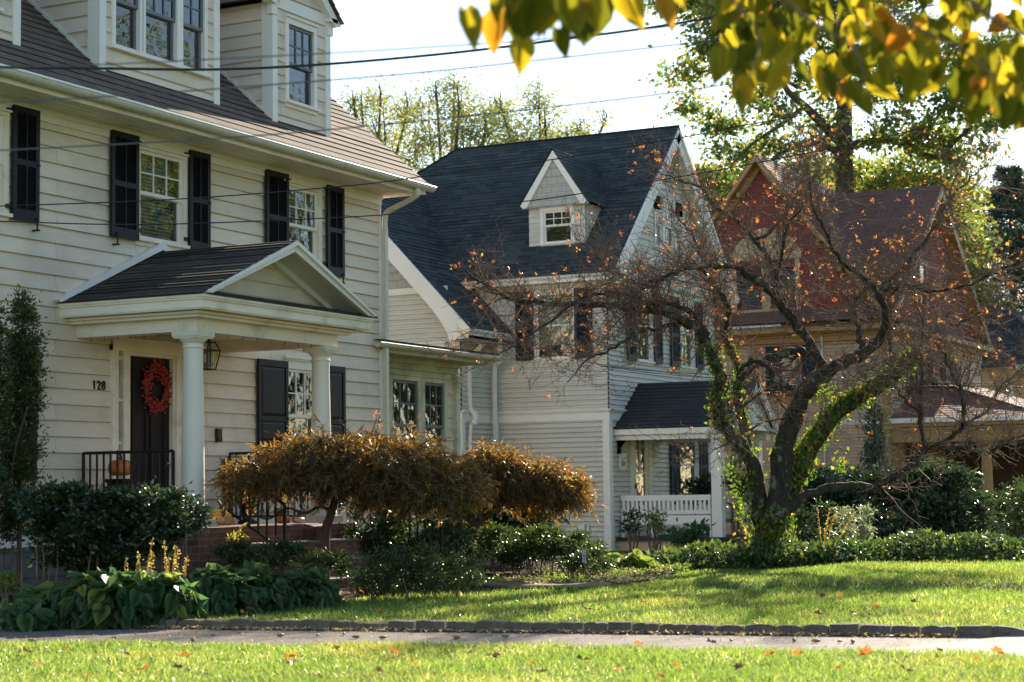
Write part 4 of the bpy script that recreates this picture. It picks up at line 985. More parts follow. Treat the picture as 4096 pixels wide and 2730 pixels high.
for (x, y, r) in ((-14.08, 47.22, .10), (-10.92, 47.2, .14), (-10.15, 48.6, .125), (-9.85, 52, .13)):
    mb = MB(); mb.lathe((x, y, 0), [(r*1.3, .14), (r*1.3, .2), (r*1.05, .22), (r, .3), (r*.98, 1.1), (r*.84, 2.0), (r*.84, 2.05), (r*1.1, 2.08), (r*1.25, 2.14), (r*1.3, 2.18)], 20)
    smooth_angle(mb.build('column', M_['trim_ochre'], po), 40)
mb = MB(); mb.box(-14.4, -9.5, 47, 57, -.9, .14); mb.build('porch_base', M_['stone'], po)
mb = MB(); mb.box(-13.2, -13.05, 48.4, 49.3, .14, 2.1); mb.build('front_door', M_['door'], po)
mb = MB(); mb.box(-13.25, -10.6, 52.4, 52.5, .14, 2.52); mb.build('added_shade_wall', simple('painted_porch_shade', (.10, .055, .035), .6), po)  # added wall, painted dark to stand for the shade deep in the porch
mb = MB(); mb.box(-10.6, -9.6, 52.4, 52.45, .14, .9); mb.box(-10.62, -10.5, 52.38, 52.46, .14, 2.5); mb.box(-12.2, -12.05, 52.36, 52.4, .14, 2.2); mb.build('porch_screen_frame', M_['trim_ochre'], po)
for yy in (49.6, 51.3): window(po, f3, yy, yy+.8, .6, 2.1, 1.35, 1, 1, .08, .08, trim='trim_ochre', sash='trim_ochre', pane='glass2', flat=True)
mb = MB()
for z in (.85, 1.25, 1.6, 1.95): mb.box(-11.0, -9.2, 56.2, 56.25, z, z+.03)
mb.build('porch_railing', M_['trim_w'], po)

# ------------------------------------------------------------------ the far house with the slate-blue roof
H4 = thing('far_blue_roofed_house', (-15, 74, -1), 'far ochre house with dark blue-grey hipped roof at the right edge behind the crabapple twigs', 'house')
mb = MB(); mb.box(-20, -11, 73.4, 84, -1, 5.6); mb.build('wall', M_['siding_yellow'], H4)
def tri(mb, O, U, S, poly, pitch=.2, t=.012):
    S = unit(np.array(S, float)); N = unit(np.cross(np.array(U, float), S)); N = N if N[2] > 0 else -N
    courses(mb, O, U, S, N, poly, pitch, t)
mb = MB()
tri(mb, (0, 72.8, 5.6), (1, 0, 0), (0, 1, 1.0), [(-20.6, 0), (-13.2, 0), (-16.9, 3.7)])
tri(mb, (-13.2, 0, 5.6), (0, 1, 0), (-1, 0, .72), [(72.8, 0), (86, 0), (86, 4.5), (75.5, 4.5)])
tri(mb, (0, 74.5, 5.6), (1, 0, 0), (0, 1, .8), [(-16, 0), (-9, 0), (-9, 3.6), (-16, 3.6)])
mb.build('roof', M_['roof2'], H4)
mb = MB(); mb.box(-15.6, -9, 72.6, 73.4, 5.45, 5.62); mb.box(-14.6, -9, 74.2, 74.5, 5.9, 6.1)
for k in range(4): mb.box(-15.9+k*1.7, -15.8+k*1.7, 73.0, 73.1, 2.5, 5.0)
mb.box(-16, -9, 72.95, 73.05, 3.3, 3.4); mb.build('trim', M_['trim_w'], H4)

# ------------------------------------------------------------------ leaf and bark materials
L_ = {}
L_['bark'] = None
def barkmat(name, c1, c2, lichen=None, moss=None):
    m, t, b = newmat(name); co = objco(t, (9, 9, 2.2)); oc = objco(t)
    n = noise(t, 2.2, 7, .75, co); col = ramp(t, n, [(.32, c1), (.68, c2)])
    if lichen:
        k = ramp(t, noise(t, 5.5, 5, .65, oc), [(.56, (0, 0, 0)), (.62, (1, 1, 1))]); col = mixc(t, k, col, lichen)
    if moss:
        g = t.nodes.new('ShaderNodeNewGeometry'); sp = t.nodes.new('ShaderNodeSeparateXYZ'); t.links.new(g.outputs['Normal'], sp.inputs[0])
        mm = nd(t, 'ShaderNodeMath', operation='MULTIPLY'); t.links.new(sp.outputs[2], mm.inputs[0]); t.links.new(noise(t, 4, 4, .6, oc), mm.inputs[1])
        k = ramp(t, mm.outputs[0], [(.33, (0, 0, 0)), (.5, (.8, .8, .8))]); col = mixc(t, k, col, moss)
    t.links.new(col, b.inputs['Base Color']); b.inputs['Roughness'].default_value = .85; b.inputs['Specular IOR Level'].default_value = .3
    bump(t, b, n, .9, .03); return m
L_['bark'] = barkmat('dark_crabapple_bark', (.018, .014, .011), (.075, .06, .045), (.19, .20, .15), (.16, .11, .02))
L_['twig'] = simple('red_brown_twig_bark', (.20, .135, .10), .85, .4, 9, spec=.06)
L_['bark2'] = barkmat('grey_brown_bark', (.05, .04, .03), (.14, .11, .085))
L_['bark_maple'] = barkmat('smooth_brown_bark', (.06, .035, .022), (.15, .09, .06))
L_['crab_leaf'] = leafmat('orange_autumn_leaf', [(0, (.34, .08, .04)), (.45, (.46, .14, .045)), (.75, (.46, .22, .06)), (1, (.36, .28, .07))], .5, tboost=1.6, rough=.35)
L_['ivy'] = leafmat('ivy_leaf', [(0, (.045, .095, .016)), (.6, (.095, .16, .022)), (.88, (.25, .26, .04)), (1, (.40, .19, .04))], .55, tboost=2.3, patch=(1.4, .5))
L_['maple'] = leafmat('bronze_maple_leaf', [(0, (.030, .024, .011)), (.4, (.066, .050, .018)), (.8, (.15, .115, .032)), (1, (.18, .075, .028))], .40, tcol=(4.9, 4.0, 1.8), patch=(1.5, .6), rough=.38)
L_['maple_red'] = leafmat('red_maple_leaf', [(0, (.35, .04, .03)), (1, (.45, .10, .04))], .5)
L_['maple_lime'] = leafmat('yellow_green_maple_leaf', [(0, (.35, .33, .04)), (1, (.45, .36, .06))], .5)
L_['gum'] = leafmat('sweetgum_leaf', [(0, (.06, .11, .036)), (.5, (.10, .155, .04)), (.8, (.22, .24, .05)), (1, (.42, .22, .06))], .5, tboost=2.2, patch=(.32, .5))
L_['locust'] = leafmat('yellowing_locust_leaf', [(0, (.13, .18, .06)), (.5, (.22, .25, .075)), (1, (.42, .30, .09))], .5, tboost=1.8, patch=(.4, .7))
L_['lime'] = leafmat('yellow_green_leaf', [(0, (.10, .14, .02)), (.6, (.18, .20, .03)), (1, (.30, .25, .05))], .5, tboost=2.0, patch=(.4, .5))
L_['conifer'] = leafmat('dark_conifer_needles', [(0, (.035, .055, .038)), (.7, (.06, .09, .052)), (1, (.12, .14, .075))], .3)
L_['yew'] = leafmat('arborvitae_sprays', [(0, (.022, .045, .018)), (.7, (.05, .085, .025)), (1, (.20, .15, .04))], .35, tboost=2)
L_['holly'] = leafmat('dark_glossy_hedge_leaf', [(0, (.014, .028, .014)), (.7, (.03, .055, .022)), (1, (.06, .09, .025))], .3, rough=.26, spec=.7, tboost=2)
L_['box'] = leafmat('boxwood_leaf', [(0, (.022, .04, .016)), (.7, (.045, .075, .02)), (1, (.09, .12, .03))], .35, rough=.36, spec=.55, tboost=2.2)
L_['hosta'] = leafmat('hosta_leaf', [(0, (.035, .075, .036)), (.7, (.06, .11, .042)), (1, (.16, .18, .04))], .45, rough=.5, spec=.4, tboost=3.6)
L_['bigleaf'] = leafmat('matt_green_leaf', [(0, (.03, .07, .028)), (.8, (.055, .105, .036)), (1, (.10, .15, .04))], .4, rough=.5, tboost=2.2)
L_['bright'] = leafmat('bright_green_leaf', [(0, (.09, .15, .025)), (1, (.18, .23, .05))], .5, rough=.4, tboost=1.8)
L_['silver'] = leafmat('silvery_leaf', [(0, (.16, .20, .13)), (1, (.34, .38, .26))], .4, rough=.3, spec=.8)
L_['spike'] = leafmat('dry_flower_spike', [(0, (.42, .28, .07)), (1, (.55, .42, .14))], .5)
L_['fore'] = leafmat('backlit_lime_leaf', [(0, (.03, .04, .006)), (.45, (.075, .078, .009)), (.86, (.16, .13, .014)), (1, (.22, .07, .015))], .6, tcol=(4.2, 3.7, 1.6), rough=.5, spec=.3)
L_['pachy'] = leafmat('pachysandra_leaf', [(0, (.02, .045, .014)), (.6, (.045, .085, .02)), (1, (.13, .16, .03))], .4, rough=.22, spec=.8, tboost=2.2, patch=(.9, .6))

def rand_in(n, r=None, shell=0.0):
    r = r or rng
    d = unit(r.normal(size=(n, 3))); k = (shell**3+(1-shell**3)*r.random((n, 1)))**(1/3)
    return d*k
def clumps(ells, n, sub, ssz, L, W, mat_dir=None, droop=.2, shell=.35, kind='leaf', fold=.25, r=None):
    """leaf clumps spread through ellipsoids [(center, (a,b,c))]: a along view-right, b away, c up"""
    r = r or rng
    vol = np.array([e[1][0]*e[1][2] for e in ells]); cnt = np.maximum(1, (vol/vol.sum()*n)).astype(int)
    Ps, Ds = [], []
    for (c, (a, b, h)), k in zip(ells, cnt):
        ns = max(3, int(sub*a*h)+3)
        q = rand_in(ns, r, shell); q = c+q[:, :1]*a*CR+q[:, 1:2]*b*CF+q[:, 2:]*h*Z
        i = r.integers(0, ns, k); g = r.normal(size=(k, 3))*np.array([1, 1, .6])*ssz*r.random((k, 1))**.5*1.4
        Ps.append(q[i]+g); d = unit(g+.3*(q[i]-c)); d[:, 2] -= droop; Ds.append(unit(d+.6*r.normal(size=(k, 3))))
    P, D = np.concatenate(Ps), np.concatenate(Ds)
    s = .7+.6*r.random(len(P))
    return (leaves(P, D, L*s, W*s, fold, r=r) if kind == 'leaf' else blades(P, D, L*s, W*s, r=r))
def vell(vx, vy, rx, ry, d, depth=None):
    k = VS/7620*d
    return (at(vx, vy, d), (rx*k, (depth if depth else min(rx, ry)*k*1.2), ry*k))
def walk(p, d, L, n, wob, up=0.0, r=None):
    r = r or rng
    pts = [np.array(p, float)]; d = unit(np.array(d, float))
    for k in range(n):
        d = unit(d+r.normal(size=3)*wob+Z*up); pts.append(pts[-1]+d*L/n)
    return np.array(pts)

# ------------------------------------------------------------------ the crabapple with the ivy
DC = 25.0
def crab_limb(pts, r0, r1, z0=0., z1=0., per=5):
    """pts in full-size photo pixels; depth runs from DC+z0 to DC+z1"""
    n = len(pts); P = np.array([at(x/VS, y/VS, DC+z0+(z1-z0)*k/(n-1)) for k, (x, y) in enumerate(pts)])
    P = smoothpath(P, per); m = len(P); rad = r0+(r1-r0)*(np.linspace(0, 1, m)**.68)
    jit = rng.normal(size=(m, 3))*.012; P[1:-1] += jit[1:-1]
    rad = rad*(1+.10*rng.normal(size=m))
    return P, np.maximum(rad, .004)
limbs = [
 crab_limb([(3050,2120),(3010,1850),(2892,1692),(2874,1585),(2880,1495),(2845,1406),(2791,1317),(2696,1265),(2540,1233),(2439,1224),(2213,1215),(2060,1200),(1980,1165),(1921,1132),(1880,1100)], .125, .012, 0, -1.6),
 crab_limb([(2845,1406),(2800,1290),(2720,1225),(2600,1215),(2500,1180),(2430,1170),(2330,1190),(2200,1290),(2080,1370),(1990,1420)], .05, .007, -.2, -2.2),
 crab_limb([(2745,1282),(2640,1310),(2560,1330),(2440,1400),(2350,1440),(2270,1530)], .04, .006, -.4, -2.0),
 crab_limb([(3075,2100),(2985,1760),(2952,1585),(2958,1495),(2910,1376),(2880,1287),(2857,1210),(2846,1120),(2800,1010),(2760,930),(2700,850)], .085, .008, .3, 1.6),
 crab_limb([(2898,1320),(2915,1233),(2863,1150),(2815,1080),(2740,1075),(2650,1120),(2560,1135),(2460,1090),(2380,1020)], .05, .008, .5, -1.0),
 crab_limb([(2958,1519),(3047,1447),(3184,1400),(3240,1425)], .045, .05, .2, .5),
 crab_limb([(3240,1575),(3112,1519),(3065,1465),(3005,1447),(2960,1480)], .045, .028, -.2, -.6),
 crab_limb([(3090,2120),(3130,1830),(3172,1668),(3232,1555),(3303,1489)], .16, .11, -.2, 0),
 crab_limb([(3303,1489),(3255,1406),(3190,1305),(3136,1233),(3077,1168),(3029,1120),(2987,1099),(2940,1071),(2847,1066),(2720,1080),(2640,1120),(2560,1160),(2480,1240)], .085, .010, 0, -1.8),
 crab_limb([(3136,1233),(3100,1100),(3066,1019),(3010,954),(2954,888),(2870,832),(2800,758),(2700,715),(2610,690)], .055, .007, 0, 1.4),
 crab_limb([(3100,1130),(3130,1010),(3150,900),(3210,830),(3240,700)], .03, .006, 0, -1.2),
 crab_limb([(3020,960),(3080,925),(3150,850),(3205,720),(3240,640)], .03, .005, .3, -.3),
 crab_limb([(3303,1489),(3410,1435),(3494,1388),(3529,1340),(3541,1281),(3511,1180),(3457,1108),(3380,1066),(3330,1000),(3290,900),(3250,830),(3235,670)], .09, .007, 0, -1.5),
 crab_limb([(3511,1180),(3589,1096),(3672,1001),(3743,900),(3768,851),(3828,767),(3900,697),(3960,650)], .045, .006, -.2, .9),
 crab_limb([(3529,1156),(3618,1144),(3737,1168),(3886,1138),(4060,1050),(4160,1010)], .035, .008, -.2, -2.0),
 crab_limb([(3446,1394),(3434,1317),(3420,1260),(3435,1190),(3500,1130)], .045, .02, 0, .8),
 crab_limb([(3420,1260),(3380,1180),(3300,1160),(3200,1200)], .02, .006, .3, 1.4),
 crab_limb([(3105,2110),(3190,1900),(3243,1793),(3351,1644),(3470,1573),(3559,1519),(3642,1447),(3675,1390)], .15, .06, .1, .6),
 crab_limb([(3571,1500),(3565,1376),(3553,1287),(3565,1200),(3600,1100),(3680,1020)], .045, .008, .5, 1.8),
 crab_limb([(3675,1390),(3740,1330),(3850,1290),(3950,1230),(4050,1160)], .035, .007, .6, 1.6),
 crab_limb([(3110,2110),(3083,2105),(3172,2020),(3291,1961),(3410,1943),(3488,1961),(3529,1931),(3648,1865),(3708,1799),(3797,1751),(3850,1703),(3850,1585),(3827,1531),(3785,1436),(3740,1370)], .085, .012, -.3, -1.4),
 crab_limb([(3708,1799),(3684,1692),(3684,1495),(3678,1412),(3690,1300),(3660,1200)], .032, .007, -1.0, -.6),
 crab_limb([(3767,1799),(3860,1790),(3946,1811),(4005,1781),(4096,1739),(4180,1700)], .03, .008, -1.0, -2.4),
 crab_limb([(3850,1703),(3930,1660),(4000,1560),(4080,1480),(4150,1420)], .022, .006, -1.2, .2),
 crab_limb([(3684,1650),(3600,1580),(3560,1500),(3480,1530),(3400,1500)], .016, .005, -1.0, -2.0),
 crab_limb([(2891,1692),(2990,1610),(3080,1560),(3130,1620),(3185,1690)], .02, .01, -.3, -.3),
 crab_limb([(3160,1670),(3060,1690),(2960,1740),(2860,1800),(2760,1850)], .016, .005, -.4, -1.0),
]
base = at(3085/VS, 2150/VS, DC)
CRAB = thing('crabapple_tree', (base[0], base[1], 0), 'gnarled multi-stemmed crabapple with bare twigs and sparse orange leaves, its dark trunk wrapped in ivy', 'tree')
def crab():
    r = np.random.default_rng(11)
    tp = [base+np.array([0, 0, z-base[2]]) for z in (-.15, .12, .35, .65)]
    tr = list(limbs)+[(np.array(tp), np.array([.36, .29, .25, .17]))]
    V, T = np_tubes([(p, q) for p, q in tr], 9)
    fastmesh('trunk', V, T, L_['bark'], CRAB, True)
    paths, tips = [], []
    skip = {5, 6, 7}
    for li, (P, rad) in enumerate(limbs):
        seg = np.linalg.norm(np.diff(P, axis=0), axis=1); s = np.concatenate([[0], np.cumsum(seg)]); tot = s[-1]
        if li in skip: st, dens = .5, .5
        else: st, dens = (.38 if rad[0] > .08 else .10), .046
        x = tot*st
        while x < tot:
            i = min(np.searchsorted(s, x)-1, len(P)-2); i = max(i, 0)
            f = (x-s[i])/max(seg[i], 1e-6); p = P[i]+(P[i+1]-P[i])*f; t = unit(P[i+1]-P[i])
            d = unit(t*.6+r.normal(size=3)*.68+Z*.34)
            L = r.uniform(.25, .95)*(1.15 if x > tot*.8 else .9)
            W = walk(p, d, L, 6, .20, .03, r); r0 = min(rad[i]*.5, .0125)*r.uniform(.6, 1)
            paths.append((W, np.linspace(r0, .0035, 7)))
            y = .08
            while y < L:
                j = min(int(y/L*6), 5); pp = W[j]+(W[j+1]-W[j])*(y/L*6-j); tt = unit(W[j+1]-W[j])
                d2 = unit(tt*.5+r.normal(size=3)*.8+Z*.22); L2 = r.uniform(.10, .38)
                W2 = walk(pp, d2, L2, 3, .22, .02, r); paths.append((W2, np.linspace(.0040, .0022, 4)))
                for _ in range(r.integers(1, 5)):
                    q = W2[r.integers(1, 4)]; d3 = unit(tt*.2+r.normal(size=3)+Z*.15); W3 = walk(q, d3, r.uniform(.05, .16), 2, .15, 0, r)
                    paths.append((W3, np.array([.0027, .0023, .0019]))); tips.append((W3[-1], d3))
                tips.append((W2[-1], d2)); y += r.uniform(.07, .13)
            x += dens*r.uniform(.6, 1.4)
    V, T = np_tubes(paths, 3); fastmesh('twigs', V, T, L_['twig'], CRAB, True)
    tp = np.array([a for a, b in tips]); td = np.array([b for a, b in tips])
    # leaves: more towards the top and the outer, right-hand and left-hand reaches
    h = (tp[:, 2]-2.2)/3.0; pr = np.clip(.10+.22*h, .03, .40)
    sel = r.random(len(tp)) < pr*.22
    P, D = tp[sel], td[sel]; k = r.integers(3, 7, len(P)); P = np.repeat(P, k, 0); D = np.repeat(D, k, 0)
    D = unit(D+r.normal(size=D.shape)*.8); s = .7+.6*r.random(len(P))
    V, T = leaves(P+r.normal(size=P.shape)*.012, D, .041*s, .024*s, .3, r=r)
    fastmesh('leaves', V, T, L_['crab_leaf'], CRAB)
    print('crab', len(paths), len(tips), len(P))
crab()
IVY = thing('climbing_ivy', (base[0], base[1]-.3, 0), 'ivy climbing the crabapple trunk and its slanting right limb, lit yellow-green along the edges', 'climber')
def ivy():
    r = np.random.default_rng(5); Ps, Ns = [], []
    spec = [(0, 0.0, .40, 720, .04), (3, .05, .40, 520, .04), (7, 0, .35, 130, .03), (17, .05, .93, 3200, .05), (20, 0, .12, 260, .05)]
    for li, a, b, n, th in spec:
        P, rad = limbs[li]; m = len(P); u = r.uniform(a, b, n)*(m-1); i = np.minimum(u.astype(int), m-2); f = (u-i)[:, None]
        p = P[i]*(1-f)+P[i+1]*f; t = unit(P[i+1]-P[i]); g = r.normal(size=(n, 3)); g -= t*(g*t).sum(1, keepdims=True)
        if li == 17: g += (-.55*CR-.35*CF+.55*Z)*1.1
        if li == 0: g += -.5*CR
        g = unit(g); rr = rad[i][:, None]+np.abs(r.normal(size=(n, 1)))*th; Ps.append(p+g*rr); Ns.append(g)
    n = 800; zz = r.uniform(0, .75, n); th = r.uniform(0, 2*math.pi, n); rr = .33-.12*zz+np.abs(r.normal(size=n))*.06
    Ps.append(np.stack([base[0]+rr*np.cos(th), base[1]+rr*np.sin(th), zz], 1)); Ns.append(np.stack([np.cos(th), np.sin(th), 0*th], 1))
    for c, sx, sz, n in (((2935, 1880), .10, .14, 150), ((2960, 2010), .08, .20, 150), ((2870, 1640), .05, .12, 90), ((3290, 1560), .10, .08, 110), ((3365, 1860), .06, .1, 60)):
        q = at(c[0]/VS, c[1]/VS, DC-.1); g = r.normal(size=(n, 3)); Ps.append(q+g[:, :1]*sx*CR+g[:, 1:2]*.12*CF+g[:, 2:]*sz*Z); Ns.append(unit(g))
    P, N = np.concatenate(Ps), unit(np.concatenate(Ns)+.35*r.normal(size=(sum(map(len, Ps)), 3)))
    D = unit(np.cross(N, r.normal(size=N.shape))-Z*.9); s = .6+.8*r.random(len(P))
    V, T = leaves(P, D, .054*s, .040*s, .15, .2, N, r); fastmesh('leaves', V, T, L_['ivy'], IVY)
ivy()

# ------------------------------------------------------------------ big trees behind
def tree(name, label, x, y, trunk, limbs_, ells, n, sub, ssz, L, W, leaf, bark='bark2', cat='tree', group=None, kind='leaf', droop=.2, seed=1, twig=0, shell=.35):
    r = np.random.default_rng(seed); t = thing(name, (x, y, float(gz(x, y))), label, cat, group)
    wood = [(np.array(trunk[0]), np.array(trunk[1]))]+limbs_
    V, T = clumps(ells, n, sub, ssz, L, W, droop=droop, kind=kind, r=r, shell=shell); fastmesh('crown', V, T, L_[leaf], t)
    if twig:
        ps = []
        for c, (a, b, h) in ells:
            for k in range(twig):
                q = c+rand_in(1, r)[0]*np.array([1, 1, 1])*.2*h; d = unit(q-c+Z*.5*h+r.normal(size=3)*.3*h); w = walk(q-Z*.5*h, d, h*1.3, 5, .16, .05, r); ps.append((w, np.linspace(.022, .010, 6)))
        V2, T2 = np_tubes(ps, 4); V, T = np_tubes(wood, 8); V, T = join([(V, T), (V2, T2)])
    else: V, T = np_tubes(wood, 8)
    fastmesh('trunk', V, T, L_[bark], t, True)
    return t
def limbv(pts, r0, r1, d0, d1):
    n = len(pts); P = smoothpath([at(x, y, d0+(d1-d0)*k/(n-1)) for k, (x, y) in enumerate(pts)], 4); return (P, np.linspace(r0, r1, len(P)))
gd_ = 62
ge = [(1640,55,65,60),(1575,165,48,32),(1600,235,42,26),(1655,285,50,38),(1700,110,55,70),(1690,360,55,34),(1730,200,50,40),(1770,320,45,35),(1800,60,70,60),(1790,250,40,30),
      (1855,375,55,30),(1890,300,45,45),(1900,180,60,60),(1910,60,80,50),(1985,395,75,36),(1830,415,70,30),(2060,300,70,45),(2050,180,70,60),(2110,380,60,36),(2140,310,45,40),(2185,250,60,38),(2150,140,70,60),
      (2210,330,52,50),(2170,420,46,50),(2200,500,40,48),(2235,560,28,40),(2290,250,50,38),(2250,120,70,60),(1640,420,48,26),(1740,420,50,24),(2060,420,60,26),(2040,60,70,50)]
rg = np.random.default_rng(3)
gell = [vell(a, b, c, d, gd_+rg.uniform(-3, 3)) for a, b, c, d in ge]
top = [(at(1600, -40, 62), (1.6, 1.5, 1.2)), (at(1700, -60, 62), (1.6, 1.5, 1.0)), (at(1850, -70, 62), (1.8, 1.5, 1.2)), (at(2050, -60, 62), (2.2, 1.8, 1.2))]
tb = at(1940, 700, 62); gb = np.array([tb[0], tb[1], -.6])
gl = [limbv([(1935, 330), (1890, 285), (1850, 245), (1812, 212), (1795, 180)], .20, .07, 62, 60), limbv([(1850, 245), (1790, 290), (1730, 330), (1690, 370)], .09, .03, 61, 59),
      limbv([(1945, 340), (2010, 320), (2080, 330), (2120, 355), (2165, 360), (2190, 330), (2235, 290)], .16, .05, 62, 60), limbv([(2080, 325), (2130, 300), (2175, 240)], .08, .03, 61.5, 60),
      limbv([(1938, 240), (1985, 180), (2040, 100)], .14, .04, 62, 63), limbv([(1936, 180), (1880, 110), (1800, 40), (1700, 0)], .14, .04, 62, 60.5), limbv([(2165, 420), (2190, 500), (2230, 600)], .05, .02, 60, 60),
      limbv([(1720, 420), (1800, 350), (1880, 330), (1935, 360)], .05, .12, 59, 62), limbv([(1600, 170), (1680, 150), (1760, 160), (1830, 200)], .03, .07, 60, 61)]
tree('sweetgum_tree', 'tall green sweetgum with star-leaved clumps and bare dark limbs rising behind the red house', gb[0], gb[1],
     ([gb, gb+Z*4, at(1941, 440, 62), at(1940, 250, 62), at(1938, 60, 62), at(1935, -250, 62)], [.42, .36, .30, .25, .20, .09]), gl, gell+top, 46000, 15, .30, .165, .12, 'gum', seed=4, twig=2)
for k, (els, lab, dd, sd, n) in enumerate((
    ([(830,250,38,48),(800,330,45,55),(880,300,52,60),(870,215,22,30),(930,240,35,40),(900,360,60,40),(845,390,50,50),(810,230,14,25)], 'thin yellow-green locust nearest the cream house roof edge, its feathery crown open to the sky', 72, 21, 8500),
    ([(985,285,45,60),(1000,215,28,30),(1060,330,55,45),(1050,235,34,45),(960,370,55,45),(1110,290,45,50),(1040,190,16,22)], 'feathery yellowing locust with the tallest thin leaders behind the grey roof', 70, 22, 9000),
    ([(1170,310,48,50),(1150,240,30,26),(1235,225,24,36),(1250,280,35,40),(1220,340,60,30),(1300,320,45,26),(1330,290,16,22),(1385,270,12,22)], 'yellowing locust whose right-hand sprays thin out above the grey roof ridge', 71, 23, 8500))):
    vx = np.mean([e[0] for e in els]); b0 = at(vx, 620, dd); bb = np.array([b0[0], b0[1], -.6])
    ls = [limbv([(vx, 480), (.6*vx+.4*e[0], 430), (e[0]+4, e[1]+e[3]*.6), (e[0], e[1]-e[3]*.9)], .10, .015, dd, dd+rg.uniform(-2, 2)) for e in els]
    tree('locust_tree', lab, bb[0], bb[1], ([bb, bb+Z*3, at(vx, 480, dd)], [.3, .25, .15]), ls, [vell(a, b, c, d, dd+rg.uniform(-1.5, 1.5)) for a, b, c, d in els], int(n*.8), 12, .42, .17, .055, 'locust', group='feathery trees behind the grey house', kind='blade', droop=.5, seed=sd, twig=5)
for k, (els, lab, dd, sd, n) in enumerate((
    ([(1650,460,55,60),(1720,430,50,45),(1620,540,40,80),(1700,520,60,60),(1600,420,26,30)], 'sunlit yellow-green tree filling the gap between the grey and the red house', 68, 31, 7000),
    ([(1850,440,70,36),(1950,430,70,36),(2050,430,80,32),(1900,400,50,26)], 'sunlit yellow-green tree low behind the ridge of the red house', 70, 32, 7000),
    ([(2190,560,45,60),(2215,640,40,60),(2180,460,40,45),(2240,700,26,50)], 'yellow-green tree at the right shoulder of the red house', 76, 33, 5000))):
    vx = np.mean([e[0] for e in els]); b0 = at(vx, 700, dd); bb = np.array([b0[0], b0[1], -.6])
    tree('leafy_tree', lab, bb[0], bb[1], ([bb, bb+Z*4, at(vx, els[0][1], dd)], [.25, .2, .08]), [], [vell(a, b, c, d, dd+rg.uniform(-2, 2)) for a, b, c, d in els], n, 14, .42, .24, .17, 'lime', group='yellow-green trees behind the red house', seed=sd, twig=2)
def conifer(vx, vtop, hw, d, label, seed, n=8000):
    r = np.random.default_rng(seed); tp = at(vx, vtop, d); b = np.array([tp[0], tp[1], -.8]); H = tp[2]-b[2]; k = VS/7620*d; w = hw*k
    t = thing('conifer_tree', tuple(b), label, 'tree', 'conifers at the right edge')
    Ps, Ds, ps = [], [], [(np.array([b, b+Z*H*.5, tp]), np.array([.3, .2, .02]))]
    for i in range(230):
        f = r.random()**.8; z = H*(.10+.90*f); L = w*(1-f)**.6*r.uniform(.7, 1.2)+.25; th = r.uniform(0, 2*math.pi)
        p0 = b+Z*z; dr = np.array([math.cos(th), math.sin(th), .12]); W = walk(p0, dr, L, 5, .06, -.06, r); ps.append((W, np.linspace(.05, .012, 6)))
        m = int(n/230); u = r.uniform(.15, 1, m)*5; j = np.minimum(u.astype(int), 4); q = W[j]+(W[j+1]-W[j])*(u-j)[:, None]
        Ps.append(q+r.normal(size=(m, 3))*np.array([.20, .20, .16])*min(1.5, L*.8)); Ds.append(unit(dr)*.5+r.normal(size=(m, 3))*.6-Z*.35)
    P, D = np.concatenate(Ps), np.concatenate(Ds); V, T = blades(P, D, .26*(.6+.8*r.random(len(P))), .06, r=r); fastmesh('crown', V, T, L_['conifer'], t)
    V, T = np_tubes(ps, 4); fastmesh('trunk', V, T, L_['bark2'], t, True)
conifer(2318, 385, 205, 84, 'dark conifer with ragged drooping boughs at the right edge, tallest of the pair', 41, 34000)
conifer(2410, 430, 200, 90, 'dark conifer at the very right edge behind the tallest one', 42, 26000)
# slim weeping conifer before the red house porch
wb = at(2012, 1180, 42); wt = at(2010, 935, 42); WC = thing('weeping_conifer', (wb[0], wb[1], -.6), 'slim dark weeping conifer with upright leader in front of the red house porch', 'tree')
r_ = np.random.default_rng(8); V, T = np_tubes([(np.array([(wb[0], wb[1], -.6), wb, wt]), np.array([.05, .04, .01]))], 6); fastmesh('trunk', V, T, L_['bark2'], WC, True)
Ps, Ds = [], []
for z, w, m in ((2.75, .12, 120), (2.6, .22, 160), (2.42, .30, 220), (2.2, .22, 200), (2.0, .22, 420), (1.75, .30, 520), (1.45, .32, 520), (1.1, .34, 520), (.8, .36, 400)):
    g = r_.normal(size=(m, 3)); P = np.array([wt[0], wt[1], z])+g*np.array([w*.5, w*.5, .10]); Ps.append(P); Ds.append(np.where(z > 2.1, 1, -.2)*np.array([[0, 0, .5]])+unit(g)*.6-(0 if z > 2.1 else 1)*Z)
V, T = blades(np.concatenate(Ps), np.concatenate(Ds), .13, .03, r=r_); fastmesh('crown', V, T, L_['conifer'], WC)

# trees over the road behind the viewer's right hand, seen mirrored in the panes
for k, (x, y, h, lf, lab) in enumerate(((10, 40, 15, 'gum', 'tall green street tree across the road, mirrored in the portico windows'), (13, 52, 17, 'lime', 'yellow-green street tree across the road, mirrored in the upper panes'), (9, 66, 16, 'gum', 'green street tree farther up the road, mirrored in the far upper panes'), (9, 30, 13, 'lime', 'rounder yellow-green street tree mirrored in the left panes'), (9, 86, 15, 'gum', 'far street tree mirrored in the grey house panes'), (6, 104, 15, 'lime', 'farthest street tree mirrored in the grey house panes'),
        (-37, -12, 20, 'gum', 'tall garden tree behind the viewer, mirrored in the grey dormer pane'), (-30, -16, 16, 'lime', 'yellow-green garden tree behind the viewer'))):
    b = np.array([x, y, -.2])
    tree('street_tree', lab, x, y, ([b, b+Z*2, b+Z*h*.6], [.25, .2, .1]), [], [(b+np.array([dx, dy, h*fz]), (3.0, 3.0, h*.2)) for dx, dy, fz in ((0, 0, .35), (1.8, 1, .45), (-1.6, -1.4, .5), (0, 1.8, .65), (.6, -1, .8), (-1.2, 1.5, .4))], 5200, 3, .8, .6, .45, lf, group='trees out of view, mirrored in the panes', seed=50+k)

